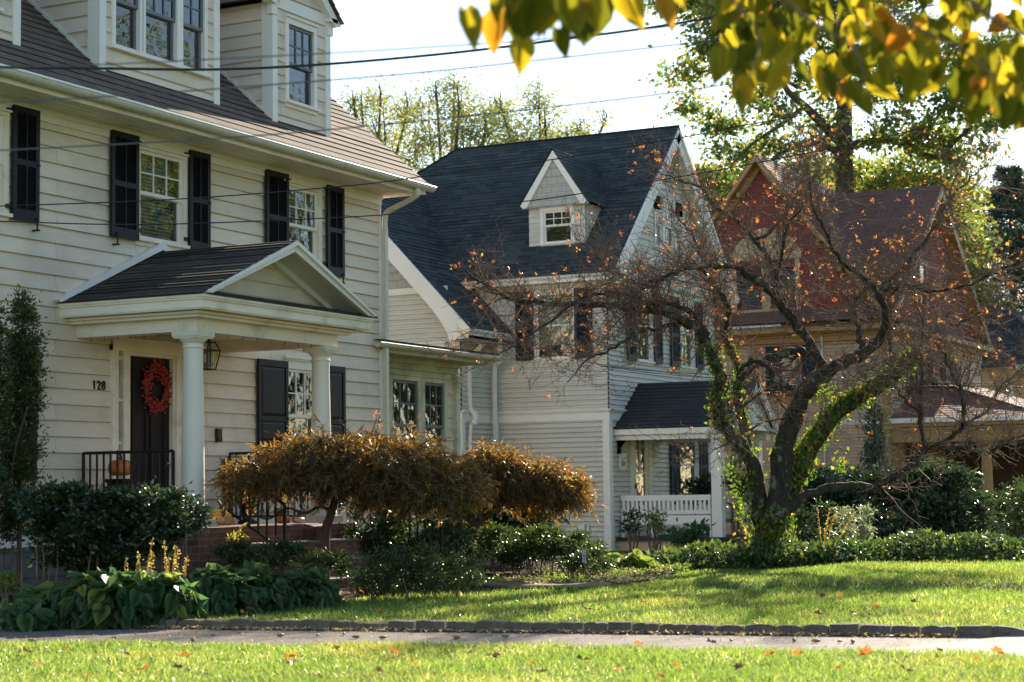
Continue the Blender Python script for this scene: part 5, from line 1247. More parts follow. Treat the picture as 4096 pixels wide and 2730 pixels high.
# ------------------------------------------------------------------ lace-leaf maples
def lacemaple(label, trunkpts, limbs_, ells, d, n, seed, extra=()):
    r = np.random.default_rng(seed); b = trunkpts[0]; t = thing('lace_leaf_maple', tuple(b), label, 'tree', 'lace-leaf maples in the front bed')
    tubes = [(smoothpath(p, 5), None, a, c) for p, a, c in limbs_]; tt = [(smoothpath(trunkpts, 5), None, .052, .036)]+tubes
    V, T = np_tubes([(p, np.linspace(a, c, len(p))) for p, _, a, c in tt], 8); fastmesh('trunk', V, T, L_['bark_maple'], t, True)
    Ps, Ds, tw = [], [], []
    area = np.array([e[1][0]*e[1][2] for e in ells]); ns = np.maximum(20, area/area.sum()*n/26).astype(int)
    for (c, (a, bb, h)), m in zip(ells, ns):
        for k in range(m):                                     # drooping strands over each mound
            q = unit(r.normal(size=3)); q[2] = abs(q[2])*1.15-.25; q = unit(q); rad = r.uniform(.35, 1.04)**.8
            p = c+rad*(q[0]*a*CR+q[1]*bb*CF+q[2]*h*Z)
            out = unit(q[0]*CR+q[1]*CF+.15*r.normal(size=3)); dv = unit(out*.9+Z*(.35-.9*(1-max(q[2], 0))))
            L = r.uniform(.14, .36); W = walk(p, dv, L, 4, .16, -.10, r); tw.append((W, np.array([.0035, .003, .0028, .0024, .002])))
            u = r.uniform(0, 4, 26); j = np.minimum(u.astype(int), 3); pp = W[j]+(W[j+1]-W[j])*(u-j)[:, None]
            Ps.append(pp); Ds.append(unit(unit(W[j+1]-W[j])*.8+.55*r.normal(size=(26, 3))-Z*.25))
    P, D = np.concatenate(Ps), np.concatenate(Ds); s = .6+.8*r.random(len(P)); V, T = blades(P, D, .070*s, .0095*s, r=r); fastmesh('crown', V, T, L_['maple'], t)
    for c, w, h in extra: pass
    V, T = np_tubes(tw, 3); fastmesh('twigs', V, T, L_['bark_maple'], t)
    return t, r
d1 = 19.3; a1 = lambda x, y, dz=0: at(x, y, d1+dz)
b1 = a1(747, 1280); b1[2] = 0
E1 = [vell(798+(x-790)*.96, 1000+(y-1000)*.88+(10 if x < 640 else 0), rx*.88, ry*.8, d1+dz, dep) for x, y, rx, ry, dz, dep in ((570,1078,62,24,-.1,.3),(610,1105,80,26,-.2,.4),(555,1125,46,22,-.1,.25),(650,1050,70,24,0,.4),(690,1078,85,28,-.1,.5),(660,1128,70,26,-.2,.4),(735,1030,80,26,.1,.5),(770,1062,95,30,0,.6),(760,1105,95,32,-.1,.6),(830,1025,75,26,.1,.5),(870,1050,95,30,0,.6),(880,1090,100,34,-.1,.6),(940,1050,70,28,.1,.5),(980,1082,80,32,0,.5),(1030,1108,62,34,0,.4),(1000,1135,75,30,-.1,.45),(920,1135,90,32,-.2,.5),(1062,1130,40,34,0,.3),(800,1140,80,24,-.1,.45),(910,1165,70,22,-.2,.35),(985,1172,60,22,-.2,.3),(1045,1160,40,24,-.1,.25),(905,1008,40,14,.1,.25),(700,1020,40,12,.1,.25))]
m1, r1_ = lacemaple('broad bronze lace-leaf maple spreading low in front of the porch steps', [b1, a1(748, 1230), a1(758, 1190), a1(770, 1150), a1(785, 1110)],
   [([a1(762, 1175), a1(735, 1165), a1(700, 1180, -.1), a1(660, 1168, -.1), a1(620, 1192, -.2), a1(590, 1185, -.2), a1(575, 1165, -.2)], .020, .006), ([a1(770, 1150), a1(840, 1110), a1(930, 1100)], .03, .01), ([a1(775, 1140), a1(700, 1100), a1(620, 1100)], .03, .01), ([a1(785, 1110), a1(830, 1060, .2)], .025, .01),
    ([a1(850, 1010), a1(858, 985), a1(866, 962)], .005, .003), ([a1(590, 1185, -.2), a1(560, 1215, -.3), a1(545, 1230, -.3)], .006, .003)], E1, d1, 62000, 61)
def starleaves(t, pts, mat, L, seed, name='sprig_leaves'):
    r = np.random.default_rng(seed); Ps, Ds = [], []
    for p, m in pts:
        for k in range(m):
            c = p+r.normal(size=3)*.03; ax = unit(r.normal(size=3)); u = unit(np.cross(ax, r.normal(size=3))); v = np.cross(ax, u)
            for th in np.linspace(-2.2, 2.2, 7): Ps.append(c); Ds.append(math.cos(th)*u+math.sin(th)*v-.25*Z)
    V, T = blades(np.array(Ps), np.array(Ds), L*(.7+.5*r.random(len(Ps))), L*.2, r=r); fastmesh(name, V, T, L_[mat], t)
starleaves(m1, [(a1(545, 1228, -.3), 3), (a1(560, 1215, -.3), 2), (a1(532, 1238, -.3), 2)], 'maple_lime', .075, 3)
starleaves(m1, [(a1(866, 962), 2), (a1(852, 985), 2), (a1(872, 975), 1), (a1(850, 1008), 2)], 'crab_leaf', .05, 4)
d2 = 22.0; a2_ = lambda x, y, dz=0: at(x, y, d2+dz)
b2 = a2_(1087, 1280); b2[2] = 0
E2 = [vell(1205+(x-1200)*.9, 1045+(y-1045)*.9, rx*.85, ry*.8, d2+dz, dep) for x, y, rx, ry, dz, dep in ((1100,1050,28,18,0,.22),(1120,1048,40,22,.1,.3),(1150,1062,50,24,0,.35),(1110,1085,50,26,-.1,.35),(1170,1092,60,26,0,.4),(1215,1085,55,24,0,.4),(1250,1100,66,28,0,.45),(1200,1118,75,26,-.1,.4),(1290,1115,46,30,0,.35),(1310,1140,30,34,0,.25),(1270,1138,60,24,-.1,.4),(1130,1125,55,26,-.1,.35),(1095,1108,24,36,.1,.25),(1200,1145,60,20,-.1,.35),(1315,1170,22,22,0,.18),(1120,1160,44,24,.1,.3),(1275,1165,34,18,0,.25))]
m2, r2_ = lacemaple('smaller bronze lace-leaf maple with red tips, to the right of the broad one', [b2, a2_(1088, 1235), a2_(1092, 1205), a2_(1080, 1180), a2_(1075, 1150)],
   [([a2_(1090, 1212), a2_(1115, 1190), a2_(1140, 1165), a2_(1190, 1130)], .032, .012), ([a2_(1140, 1165), a2_(1150, 1120), a2_(1150, 1080)], .016, .006), ([a2_(1075, 1150), a2_(1090, 1100)], .028, .01), ([a2_(1190, 1130), a2_(1260, 1110), a2_(1310, 1130)], .012, .004), ([a2_(1200, 1090), a2_(1215, 1065), a2_(1250, 1062), a2_(1275, 1072)], .006, .003), ([a2_(1290, 1110), a2_(1320, 1100), a2_(1335, 1095)], .005, .003)], E2, d2, 38000, 62)
starleaves(m2, [(a2_(1240, 1062), 4), (a2_(1262, 1075), 4), (a2_(1285, 1085), 5), (a2_(1300, 1078), 4), (a2_(1338, 1100), 6), (a2_(1155, 1045), 4), (a2_(1172, 1050), 3), (a2_(1270, 1060), 3), (a2_(1330, 1108), 3)], 'maple_red', .055, 5)

# ------------------------------------------------------------------ shrubs, hedges, bed plants
def shrub(name, label, cat, ells, n, L, W, mat, sub=60, ssz=.06, seed=1, group=None, stems=8, droop=.1, kind='leaf', shell=.45, core=True, base=0.0):
    r = np.random.default_rng(seed); c = np.mean([e[0] for e in ells], 0)
    t = thing(name, (c[0], c[1], base), label, cat, group)
    V, T = clumps(ells, n, sub, ssz, L, W, droop=droop, kind=kind, shell=shell, r=r); fastmesh('foliage', V, T, L_[mat], t)
    ps = []
    for k in range(stems):
        e = ells[r.integers(0, len(ells))]; q = e[0]+rand_in(1, r)[0]*np.array([e[1][0]*.8, e[1][0]*.8, e[1][2]*.7]); b = np.array([e[0][0]+r.normal()*.25*e[1][0], e[0][1]+r.normal()*.2*e[1][0], base-.05])
        ps.append((smoothpath([b, (b+q)/2+r.normal(size=3)*.05, q], 3), np.linspace(.014, .004, 7)))
    V, T = np_tubes(ps, 4); fastmesh('stems', V, T, L_['twig'], t)
    return t
dh = 17.0
shrub('clipped_hedge', 'dark glossy clipped hedge standing before the porch railing beside the left column', 'hedge',
      [vell(x, y, 62, 46, dh+rg.uniform(-.2, .2), .34) for x, y in ((100, 1165), (165, 1160), (235, 1158), (305, 1158), (372, 1165), (130, 1215), (210, 1215), (290, 1215), (360, 1205), (400, 1180), (130, 1262), (200, 1270), (270, 1268), (335, 1255))], 24000, .05, .028, 'holly', 300, .05, 71, stems=30, shell=.3)
def arbor(vx, vt, vb, hw, d, label, seed, gap=True):
    r = np.random.default_rng(seed); b = at(vx, vb, d); tp = at(vx+8, vt, d)
    t = thing('arborvitae', (b[0], b[1], 0), label, 'shrub', 'columnar evergreens by the cream house'); k = VS/7620*d
    els = [vell(vx+dx, vt+(vb-vt)*f, hw*w, (vb-vt)*.11, d, hw*w*k) for f, w, dx in ((.05, .5, 8), (.15, .75, 12), (.27, .95, 14), (.38, 1.05, 8), (.5, 1.0, 0), (.62, 1.1, -4), (.75, 1.0, -8), (.88, .8, -14), (.97, .5, -24))]
    V, T = clumps(els, 15000, 900, .045, .042, .017, droop=-.5, kind='leaf', r=r, shell=.25); fastmesh('foliage', V, T, L_['yew'], t)
    V, T = np_tubes([(np.array([at(vx-40, vb, d), at(vx-8, vt+(vb-vt)*.62, d-.2), at(vx+20, vt+(vb-vt)*.45, d-.22)]), np.array([.02, .014, .008])), (np.array([(b[0], b[1], -.05), b, tp]), np.array([.03, .025, .006]))], 5); fastmesh('stem', V, T, L_['bark2'], t)
arbor(44, 695, 1225, 40, 17.6, 'columnar arborvitae with a sunlit golden-green top beside the house number wall', 72)
arbor(-36, 705, 1230, 46, 17.2, 'columnar arborvitae cut by the left edge of the photo', 73)
def E(vx, vy, rx, ry, d, dep=None): return vell(vx, vy, rx, ry, d, dep)
shrub('low_boxwood', 'low spreading boxwood mound in front of the two maple trunks', 'shrub', [E(840, 1320, 60, 34, 18.2, .35), E(910, 1305, 75, 44, 18.4, .4), E(980, 1298, 75, 46, 18.5, .4), E(1050, 1308, 62, 42, 18.6, .35), E(930, 1335, 110, 24, 18.2, .4)], 11000, .032, .017, 'box', 300, .05, 74)
shrub('boxwood_shrub', 'boxwood with sunlit sparkling tips between the hosta bed and the porch steps', 'shrub', [E(545, 1275, 40, 20, 18, .25), E(580, 1285, 30, 16, 18, .2)], 2600, .035, .019, 'box', 200, .045, 75, group='small boxwoods by the steps')
shrub('boxwood_shrub', 'darker boxwood right under the iron step railing', 'shrub', [E(640, 1270, 48, 24, 18.3, .28), E(690, 1280, 36, 20, 18.3, .25), E(765, 1290, 50, 26, 18.6, .3)], 4200, .035, .019, 'box', 200, .045, 76, group='small boxwoods by the steps')
shrub('holly_bush', 'loose dark holly behind the broad maple with yellow-green light through it', 'shrub', [E(860, 1215, 55, 65, 21, .45), E(930, 1200, 62, 66, 21.3, .5), E(1010, 1215, 60, 55, 21.5, .5), E(960, 1250, 90, 36, 21.2, .4), E(1050, 1245, 36, 36, 21.6, .35)], 9000, .062, .034, 'box', 110, .07, 77, stems=26, shell=.15)
shrub('boxwood_hedge', 'rounded boxwood hedge with glittering top right of the small maple trunk', 'shrub', [E(1120, 1255, 55, 42, 22.3, .45), E(1180, 1248, 60, 44, 22.5, .5), E(1250, 1250, 62, 40, 22.5, .5), E(1320, 1262, 55, 36, 22.5, .45), E(1370, 1275, 40, 30, 22.4, .35), E(1230, 1275, 130, 26, 22.3, .5)], 14000, .042, .023, 'box', 260, .055, 78, stems=20)
shrub('rhododendron_bush', 'dark broad-leaved rhododendron behind the small maple', 'shrub', [E(1080, 1195, 55, 48, 25, .45), E(1150, 1185, 60, 44, 25, .45), E(1220, 1195, 44, 36, 25, .4), E(1140, 1220, 90, 26, 25, .4)], 4200, .11, .042, 'holly', 60, .10, 79)
shrub('twiggy_shrub', 'small wiry shrub beside the garden stake', 'shrub', [E(1335, 1292, 40, 22, 20.6, .22), E(1310, 1305, 25, 16, 20.5, .2)], 1500, .032, .018, 'box', 160, .04, 80, shell=.1)
shrub('laurel_bush', 'sprawling dark laurel left of centre in front of the red house porch', 'shrub', [E(1860, 1120, 60, 44, 36, .8), E(1930, 1130, 70, 50, 36, .9), E(1880, 1180, 70, 60, 35.5, .9), E(1960, 1190, 60, 60, 35.5, .9), E(1900, 1235, 110, 40, 35, .9)], 8000, .14, .05, 'holly', 30, .14, 81, group='dark laurels before the red house', base=-.2)
shrub('laurel_bush', 'massive dark laurel with a few sunlit top leaves before the red house columns', 'shrub', [E(2060, 1120, 55, 48, 35, .8), E(2125, 1115, 60, 48, 35, .9), E(2185, 1135, 55, 52, 35, .9), E(2080, 1190, 80, 62, 34.5, 1), E(2170, 1195, 75, 62, 34.5, 1), E(2120, 1240, 110, 40, 34, 1), E(2215, 1210, 32, 50, 35, .6)], 13000, .14, .05, 'holly', 30, .14, 82, group='dark laurels before the red house', base=-.2)
shrub('clipped_holly', 'rounded glittering shrub cut by the right edge of the photo', 'shrub', [E(2330, 1165, 48, 52, 36, .8), E(2375, 1160, 50, 56, 36, .8), E(2340, 1220, 60, 42, 36, .8)], 6500, .06, .033, 'box', 60, .10, 83, base=-.2)
shrub('silvery_shrub', 'pale silvery upright shrub glinting against the dark laurel', 'shrub', [E(1960, 1205, 22, 50, 30, .25), E(1985, 1195, 14, 36, 30, .2), E(1935, 1185, 16, 40, 30, .2), E(1995, 1215, 20, 26, 30, .2)], 2000, .05, .022, 'silver', 90, .05, 84, shell=.05, stems=14, base=-.1)
shrub('grey_shrub', 'dull grey-green shrub beside the trunk and the dark laurel', 'shrub', [E(1870, 1200, 45, 50, 31, .4), E(1900, 1240, 60, 30, 30.5, .4)], 2600, .07, .028, 'box', 60, .08, 85, base=-.1)
for k, (vx, lab) in enumerate(((1455, 'small upright evergreen shrub before the white bench, the darker left one'), (1502, 'small upright shrub with yellowing leaves before the white bench'))):
    shrub('bench_shrub', lab, 'shrub', [E(vx, 1188, 17, 18, 33.5, .15), E(vx+4, 1212, 14, 20, 33.5, .15), E(vx-9, 1197, 10, 15, 33.5, .12)], 300, .075, .035, 'holly' if k == 0 else 'bright', 50, .06, 86+k, shell=.1, stems=9, group='small shrubs before the bench')
shrub('hydrangea_plant', 'broad-leaved dark green plant below the porch floor edge', 'plant', [E(1592, 1228, 28, 13, 33.6, .3), E(1562, 1238, 24, 10, 33.6, .3)], 320, .13, .07, 'bigleaf', 50, .08, 88)
shrub('porch_plant', 'leafy potted plant on the grey porch behind the white bench', 'plant', [E(1600, 1135, 30, 18, 37.5, .25), E(1632, 1128, 22, 22, 37.5, .25)], 420, .15, .06, 'holly', 50, .09, 89, base=.15)
shrub('porch_plant', 'leafy plant rising right of the square porch post', 'plant', [E(1690, 1120, 22, 26, 36.5, .25)], 260, .15, .06, 'holly', 50, .09, 90, base=.15)
shrub('tall_grass_tuft', 'dull bushy plant at the left bottom corner of the cream house', 'plant', [E(18, 1335, 30, 18, 16.5, .2)], 700, .03, .02, 'bright', 200, .04, 91)

# heart-shaped blades
def hearts(P, D, N, L, W, cup=.12, droop=.18):
    n = len(P); D = unit(D); S = unit(np.cross(D, N)); N = unit(np.cross(S, D)); L = np.asarray(L)[:, None]; W = np.asarray(W)[:, None]
    def q(l, w, h): return P+D*L*l+S*W*w+N*L*h-Z*L*droop*max(l, 0)**2
    pts = [q(.06, 0, 0), q(.34, 0, -.02), q(.68, 0, -.01), q(1.0, 0, 0)]
    for s in (1, -1): pts += [q(-.06, s*.22, cup*.6), q(.12, s*.44, cup), q(.36, s*.50, cup), q(.66, s*.32, cup*.7), q(.86, s*.12, cup*.3)]
    V = np.stack(pts, 1).reshape(-1, 3); b = (np.arange(n)*14)[:, None, None]; T = []
    for o in (4, 9): T += [(0, o, o+1), (0, o+1, 1), (1, o+1, o+2), (1, o+2, 2), (2, o+2, o+3), (2, o+3, o+4), (2, o+4, 3)]
    return V, (b+np.array(T)[None]).reshape(-1, 3)
def hosta(vx, vy, rx, ry, d, n, L, label, seed, spikes=(), mat='hosta', name='hosta_clump', group='hostas and broad-leaved plants by the drive'):
    r = np.random.default_rng(seed); c = at(vx, vy, d); k = VS/7620*d; a, h = rx*k, ry*k; c[2] = 0.02
    t = thing(name, tuple(c), label, 'plant', group)
    u = r.random(n); th = r.uniform(0, 2*math.pi, n); ph = np.arccos(1-u*.98)             # mound of leaves
    out = np.stack([np.cos(th), np.sin(th), 0*th], 1); s = r.uniform(.70, 1.04, n)[:, None]
    P = c+s*(out*(np.sin(ph)[:, None]*a*np.array([1, .75, 1]))+Z*np.cos(ph)[:, None]*h)+r.normal(size=(n, 3))*.02
    P[:, 2] = np.maximum(P[:, 2], .06)
    tilt = (np.sin(ph)**1.5)[:, None]; D = unit(out*(1-.55*tilt)-Z*tilt*.95+Z*(.25+.55*(1-tilt))+.42*r.normal(size=(n, 3))); N = unit(out*tilt*1.1+Z*(1.1-.6*tilt)+.25*r.normal(size=(n, 3)))
    LL = L*r.uniform(.65, 1.25, n); V, T = hearts(P-D*LL[:, None]*.3, D, N, LL, LL*.86)
    o = fastmesh('leaves', V, T, L_[mat], t, True)
    V, T = np_tubes([(smoothpath([c+r.normal(size=3)*np.array([.08, .08, 0]), (c+p)/2+Z*.05, p-d_*l*.28], 3), np.full(7, .006)) for p, d_, l in list(zip(P, D, LL))[::3]], 4); fastmesh('stalks', V, T, L_[mat], t)
    for (sx, sy, ex, ey) in spikes:
        p0, p1 = at(sx, sy, d), at(ex, ey, d+.1); w = smoothpath([c*np.array([1, 1, 0])+Z*.2, p0, (p0+p1)/2+r.normal(size=3)*.015, p1], 5)
        V1, T1 = np_tubes([(w, np.linspace(.006, .003, len(w)))], 4); m = 46; q = p0+(p1-p0)*r.uniform(0, 1, m)[:, None]+r.normal(size=(m, 3))*.008
        V2, T2 = leaves(q, r.normal(size=(m, 3))-.3*Z, .022, .014, .2, r=r); V, T = join([(V1, T1), (V2, T2)]); fastmesh('flower_spike', V, T, L_['spike'], t)
sp1 = [(330, 1360, 352, 1235), (382, 1345, 377, 1248), (400, 1330, 408, 1258), (290, 1340, 291, 1282), (318, 1330, 319, 1275), (345, 1345, 352, 1270), (372, 1365, 388, 1280), (420, 1335, 432, 1278), (395, 1350, 405, 1255)]
hosta(120, 1335, 100, 86, 15.8, 230, .145, 'hosta clump at the left end of the drive-side bed', 101)
hosta(240, 1345, 128, 122, 15.6, 460, .15, 'largest hosta clump with a sunlit crown of yellow-green leaves and dry flower spikes', 102, sp1[:3])
hosta(360, 1345, 118, 114, 15.7, 390, .15, 'hosta clump with golden flower spikes right of the sunlit one', 103, sp1[3:])
hosta(60, 1350, 60, 60, 15.3, 60, .15, 'small hosta cut low at the left edge', 104)
hosta(500, 1335, 105, 108, 16.3, 290, .135, 'broad-leaved green plant in the middle of the drive-side bed', 105, mat='bigleaf', name='broad_leaved_plant')
hosta(590, 1328, 100, 104, 16.7, 290, .135, 'broad-leaved green plant second from the right end of the drive-side bed', 106, mat='bigleaf', name='broad_leaved_plant')
hosta(690, 1322, 98, 96, 17.0, 300, .13, 'broad-leaved green plant at the right end of the drive-side bed', 107, mat='bigleaf', name='broad_leaved_plant')
hosta(1435, 1255, 85, 48, 23.5, 150, .17, 'bright sunlit broad-leaved mound at the grey house corner', 108, mat='bright', name='broad_leaved_plant')
hosta(1730, 1250, 60, 26, 24.6, 46, .26, 'large-leaved hosta left of the crabapple trunk', 109, mat='bright')
hosta(1900, 1252, 70, 30, 24.3, 60, .24, 'browning hosta with dry stems right of the crabapple trunk', 110, [(1885, 1235, 1878, 1165), (1905, 1235, 1925, 1160), (1930, 1235, 1960, 1180), (1895, 1235, 1905, 1170)], mat='ivy')

# ------------------------------------------------------------------ ground, drive, kerb, beds
def step(y, x):
    f = np.clip((x+8.0)/1.2, 0, 1)*np.clip((2.5-x)/1.5, 0, 1); t = np.clip((y-(18.35+.10*(x+6)+.12*np.sin(x*2.3)))/.42, 0, 1); return f*.085*t*t*(3-2*t)
KA, KB = np.array([-11.02, 12.25]), np.array([-3.06, 13.5]); KD = (KB-KA)/np.linalg.norm(KB-KA); KN = np.array([-KD[1], KD[0]])
DF = np.array([(-13.5, 9.9), (-9.77, 10.87), (-7.85, 11.29), (-6.04, 11.80), (-4.36, 11.98), (-3.39, 12.09), (-2.62, 12.15), (3, 12.4)])
def front(x): return np.interp(x, DF[:, 0], DF[:, 1])
def kerb(x): return KA[1]+(x-KA[0])*KD[1]/KD[0]
def hground(x, y):
    x, y = np.asarray(x, float), np.asarray(y, float)
    lawn = np.where(y > kerb(x)+.08, .04, np.where(y < front(x)-.1, .012, -.03))
    lawn = np.where((x > -2.9) & (y > front(x)-.02) & (y < kerb(x)+.1), -.03, lawn)
    far = np.clip((y-15)/5, 0, 1); lawn = np.where(y > kerb(x)+.08, .04*(1-far)+.03*far, lawn)
    return gz(x, y)+lawn+step(y, x)+.008*np.sin(x*3.1)*np.sin(y*2.7)
def groundmat(name, stops, scale, rough=.95, fine=None, b_=.4):
    m, t, b = newmat(name); co = objco(t); n = noise(t, scale, 8, .75, co); col = ramp(t, n, stops)
    if fine: k = ramp(t, noise(t, fine[0], 3, .6, co), [(fine[1], (0, 0, 0)), (fine[2], (1, 1, 1))]); col = mixc(t, k, col, fine[3])
    t.links.new(col, b.inputs['Base Color']); b.inputs['Roughness'].default_value = rough; b.inputs['Specular IOR Level'].default_value = .2
    bump(t, b, noise(t, scale*9, 5, .7, co), b_, .03); return m
G_ = {}
G_['turf'] = groundmat('turf_soil', [(.3, (.06, .085, .016)), (.55, (.10, .14, .024)), (.8, (.16, .15, .04))], 1.7)
G_['mulch'] = groundmat('bark_mulch', [(.3, (.035, .02, .012)), (.55, (.08, .045, .027)), (.75, (.16, .09, .05))], 14, fine=(30, .62, .7, (.22, .13, .07)), b_=1)
G_['asphalt'] = groundmat('worn_asphalt', [(.25, (.10, .085, .07)), (.5, (.175, .15, .125)), (.75, (.25, .215, .18))], 3.2, .8, (48, .58, .66, (.32, .28, .23)))
_t = G_['asphalt'].node_tree; _b = _t.nodes['Principled BSDF']; _src = _b.inputs['Base Color'].links[0].from_socket; _v = _t.nodes.new('ShaderNodeTexVoronoi'); _v.feature = 'DISTANCE_TO_EDGE'; _v.inputs['Scale'].default_value = .9
_w = mixc(_t, .12, objco(_t), noise(_t, 3, 4, .6, objco(_t), 1)); _t.links.new(_w, _v.inputs['Vector']); _t.links.new(mixc(_t, ramp(_t, _v.outputs['Distance'], [(.0, (.75, .75, .75)), (.014, (0, 0, 0))]), _src, (.05, .042, .035)), _b.inputs['Base Color'])
G_['concrete'] = groundmat('pale_concrete', [(.3, (.34, .31, .27)), (.7, (.46, .42, .37))], 3, .85, (60, .62, .75, (.26, .23, .2)))
G_['flag'] = groundmat('flagstone', [(.3, (.22, .16, .11)), (.7, (.34, .26, .18))], 4, .8)
G_['granite'] = groundmat('grey_granite', [(.3, (.12, .095, .075)), (.6, (.22, .18, .145)), (.8, (.36, .31, .25))], 9, .8, (55, .58, .7, (.05, .05, .05)), .9)
def sheet(name, X, Y, Zf, mat, mask=None):
    gx, gy = np.meshgrid(X, Y); zz = Zf(gx, gy); V = np.stack([gx, gy, zz], -1).reshape(-1, 3); nx = len(X); i, j = np.meshgrid(np.arange(nx-1), np.arange(len(Y)-1)); a = (j*nx+i).ravel()
    T = np.concatenate([np.stack([a, a+1, a+nx+1], 1), np.stack([a, a+nx+1, a+nx], 1)])
    o = fastmesh(name, V, T, mat, None, True); return tag(o, kind='structure')
sheet('ground', np.concatenate([[-900, -300, -100, -50], np.arange(-24, 6, .14), [12, 30, 100, 300, 900]]), np.concatenate([[-300, -60, -10, 0], np.arange(4, 30, .12), np.arange(30, 60, 1.0), [70, 100, 200, 500, 1200]]), hground, G_['turf'])
mb = MB(); xs = np.linspace(-14, -2.9, 60)
for a, b in zip(xs[:-1], xs[1:]): mb.face([(a, front(a)-.05, .0), (b, front(b)-.05, .0), (b, kerb(b)+.06, .0), (a, kerb(a)+.06, .0)])
tag(mb.build('driveway', G_['asphalt']), kind='structure')
mb = MB()
for k in range(5):
    y0 = 7.8+k*1.3; y1 = y0+1.28
    mb.prism([(-3.62+.10*(y0-12.2)*6*0 if False else (-3.05+(y0-13.4)*.40), y0, -.02), (0.6, y0-.0, -.02), (0.6, y1, -.02), ((-3.05+(y1-13.4)*.40), y1, -.02)], (0, 0, .03)) if k >= 3 else None
tag(mb.build('sidewalk', G_['concrete']), kind='structure')
# mulch bed
BED = np.array([(12.2, -10.35), (12.7, -10.05), (13.39, -9.85), (15.67, -9.80), (17.0, -9.65), (17.9, -9.0), (18.4, -8.6), (19.2, -8.42), (19.9, -8.42), (20.8, -8.6), (22.3, -9.0), (24, -9.2), (60, -9.2)])
def bed(y): return np.interp(y, BED[:, 0], BED[:, 1])
ys = np.arange(12.2, 33, .12); mb = MB(); nx = 26
rb = np.random.default_rng(9); hz_ = rb.normal(size=(len(ys), nx))*.012
pts = [[(bed(y)-.02-(3.6)*k/(nx-1), y, float(hground(bed(y)-3.6*k/(nx-1), y))+.012+.05*min(1, k/3)+hz_[j, k]) for k in range(nx)] for j, y in enumerate(ys)]
V = np.array(pts).reshape(-1, 3); i, j = np.meshgrid(np.arange(nx-1), np.arange(len(ys)-1)); a = (j*nx+i).ravel()
tag(fastmesh('mulch_bed', V, np.concatenate([np.stack([a, a+1, a+nx+1], 1), np.stack([a, a+nx+1, a+nx], 1)]), G_['mulch'], None, True), kind='structure')
mb = MB(); mb.prism([(-9.7, 17.9, .07), (-9.05, 17.65, .07), (-8.35, 17.95, .07), (-8.2, 18.35, .07), (-9.3, 18.7, .07)], (0, 0, .025)); tag(mb.build('garden_path', G_['flag']), kind='structure')
# kerb stones
def stone(seed, L, h, taper=False):
    r = np.random.default_rng(seed); mb = MB(); nx, ny, nzv = 6, 3, 3; pts = {}
    def P(i, j, k):
        u, v, w = i/(nx-1), j/(ny-1), k/(nzv-1); hh = h*(1-(u**2.2)*.85 if taper else 1)
        x = (u-.5)*L*(1-.04*w); y = (v-.5)*.13*(1-.12*w); z = -.06+(hh+.06)*w
        n = r.normal(size=3)*.004; e = .005*((i in (0, nx-1))+(j in (0, ny-1)))*(k == nzv-1)
        return (x+n[0], y+n[1], z+n[2]-e)
    for i in range(nx):
        for j in range(ny):
            for k in range(nzv): pts[i, j, k] = mb.vert(P(i, j, k))
    q = lambda *c: mb.f.append([pts[x] for x in c])
    for i in range(nx-1):
        for j in range(ny-1): q((i, j, nzv-1), (i+1, j, nzv-1), (i+1, j+1, nzv-1), (i, j+1, nzv-1))
        for k in range(nzv-1): q((i, 0, k), (i+1, 0, k), (i+1, 0, k+1), (i, 0, k+1)); q((i, ny-1, k), (i, ny-1, k+1), (i+1, ny-1, k+1), (i+1, ny-1, k))
    for j in range(ny-1):
        for k in range(nzv-1): q((0, j, k), (0, j, k+1), (0, j+1, k+1), (0, j+1, k)); q((nx-1, j, k), (nx-1, j+1, k), (nx-1, j+1, k+1), (nx-1, j, k+1))
    return mb
kang = math.atan2(KD[1], KD[0]); s = -3.2; k = 0; rk = random.Random(4); meshes = []
Ltot = float(np.linalg.norm(KB-KA))
for v in range(6):
    o = stone(v, .196, .068+.007*(v % 3)).build('kerb_stone', G_['granite'], smooth=False); meshes.append(o)
first = True; used_ = set()
while s < Ltot-.30:
    v = rk.randrange(6)
    if v in used_: o = meshes[v].copy(); COL.objects.link(o)
    else: o = meshes[v]; used_.add(v)
    L = .2*rk.uniform(.92, 1.3); p = KA+KD*(s+L/2)+KN*(.065+rk.uniform(-.008, .008)); o.location = (p[0], p[1], rk.uniform(-.006, .006)); o.rotation_euler = (rk.uniform(-.05, .05), rk.uniform(-.03, .03), kang+rk.uniform(-.03, .03)); o.scale = (L/.204, 1, 1)
    tag(o, 'rough grey granite kerb stone in the row along the drive', 'kerb stone', 'granite kerb stones along the drive'); s += L
o = stone(20, .36, .078, True).build('kerb_stone', G_['granite']); p = KA+KD*(s+.17)+KN*.065; o.location = (p[0], p[1], 0); o.rotation_euler = (0, 0, kang-.06); o.scale = (1.25, 1.1, 1)
tag(o, 'sloping end stone of the kerb beside the sidewalk', 'kerb stone', 'granite kerb stones along the drive')

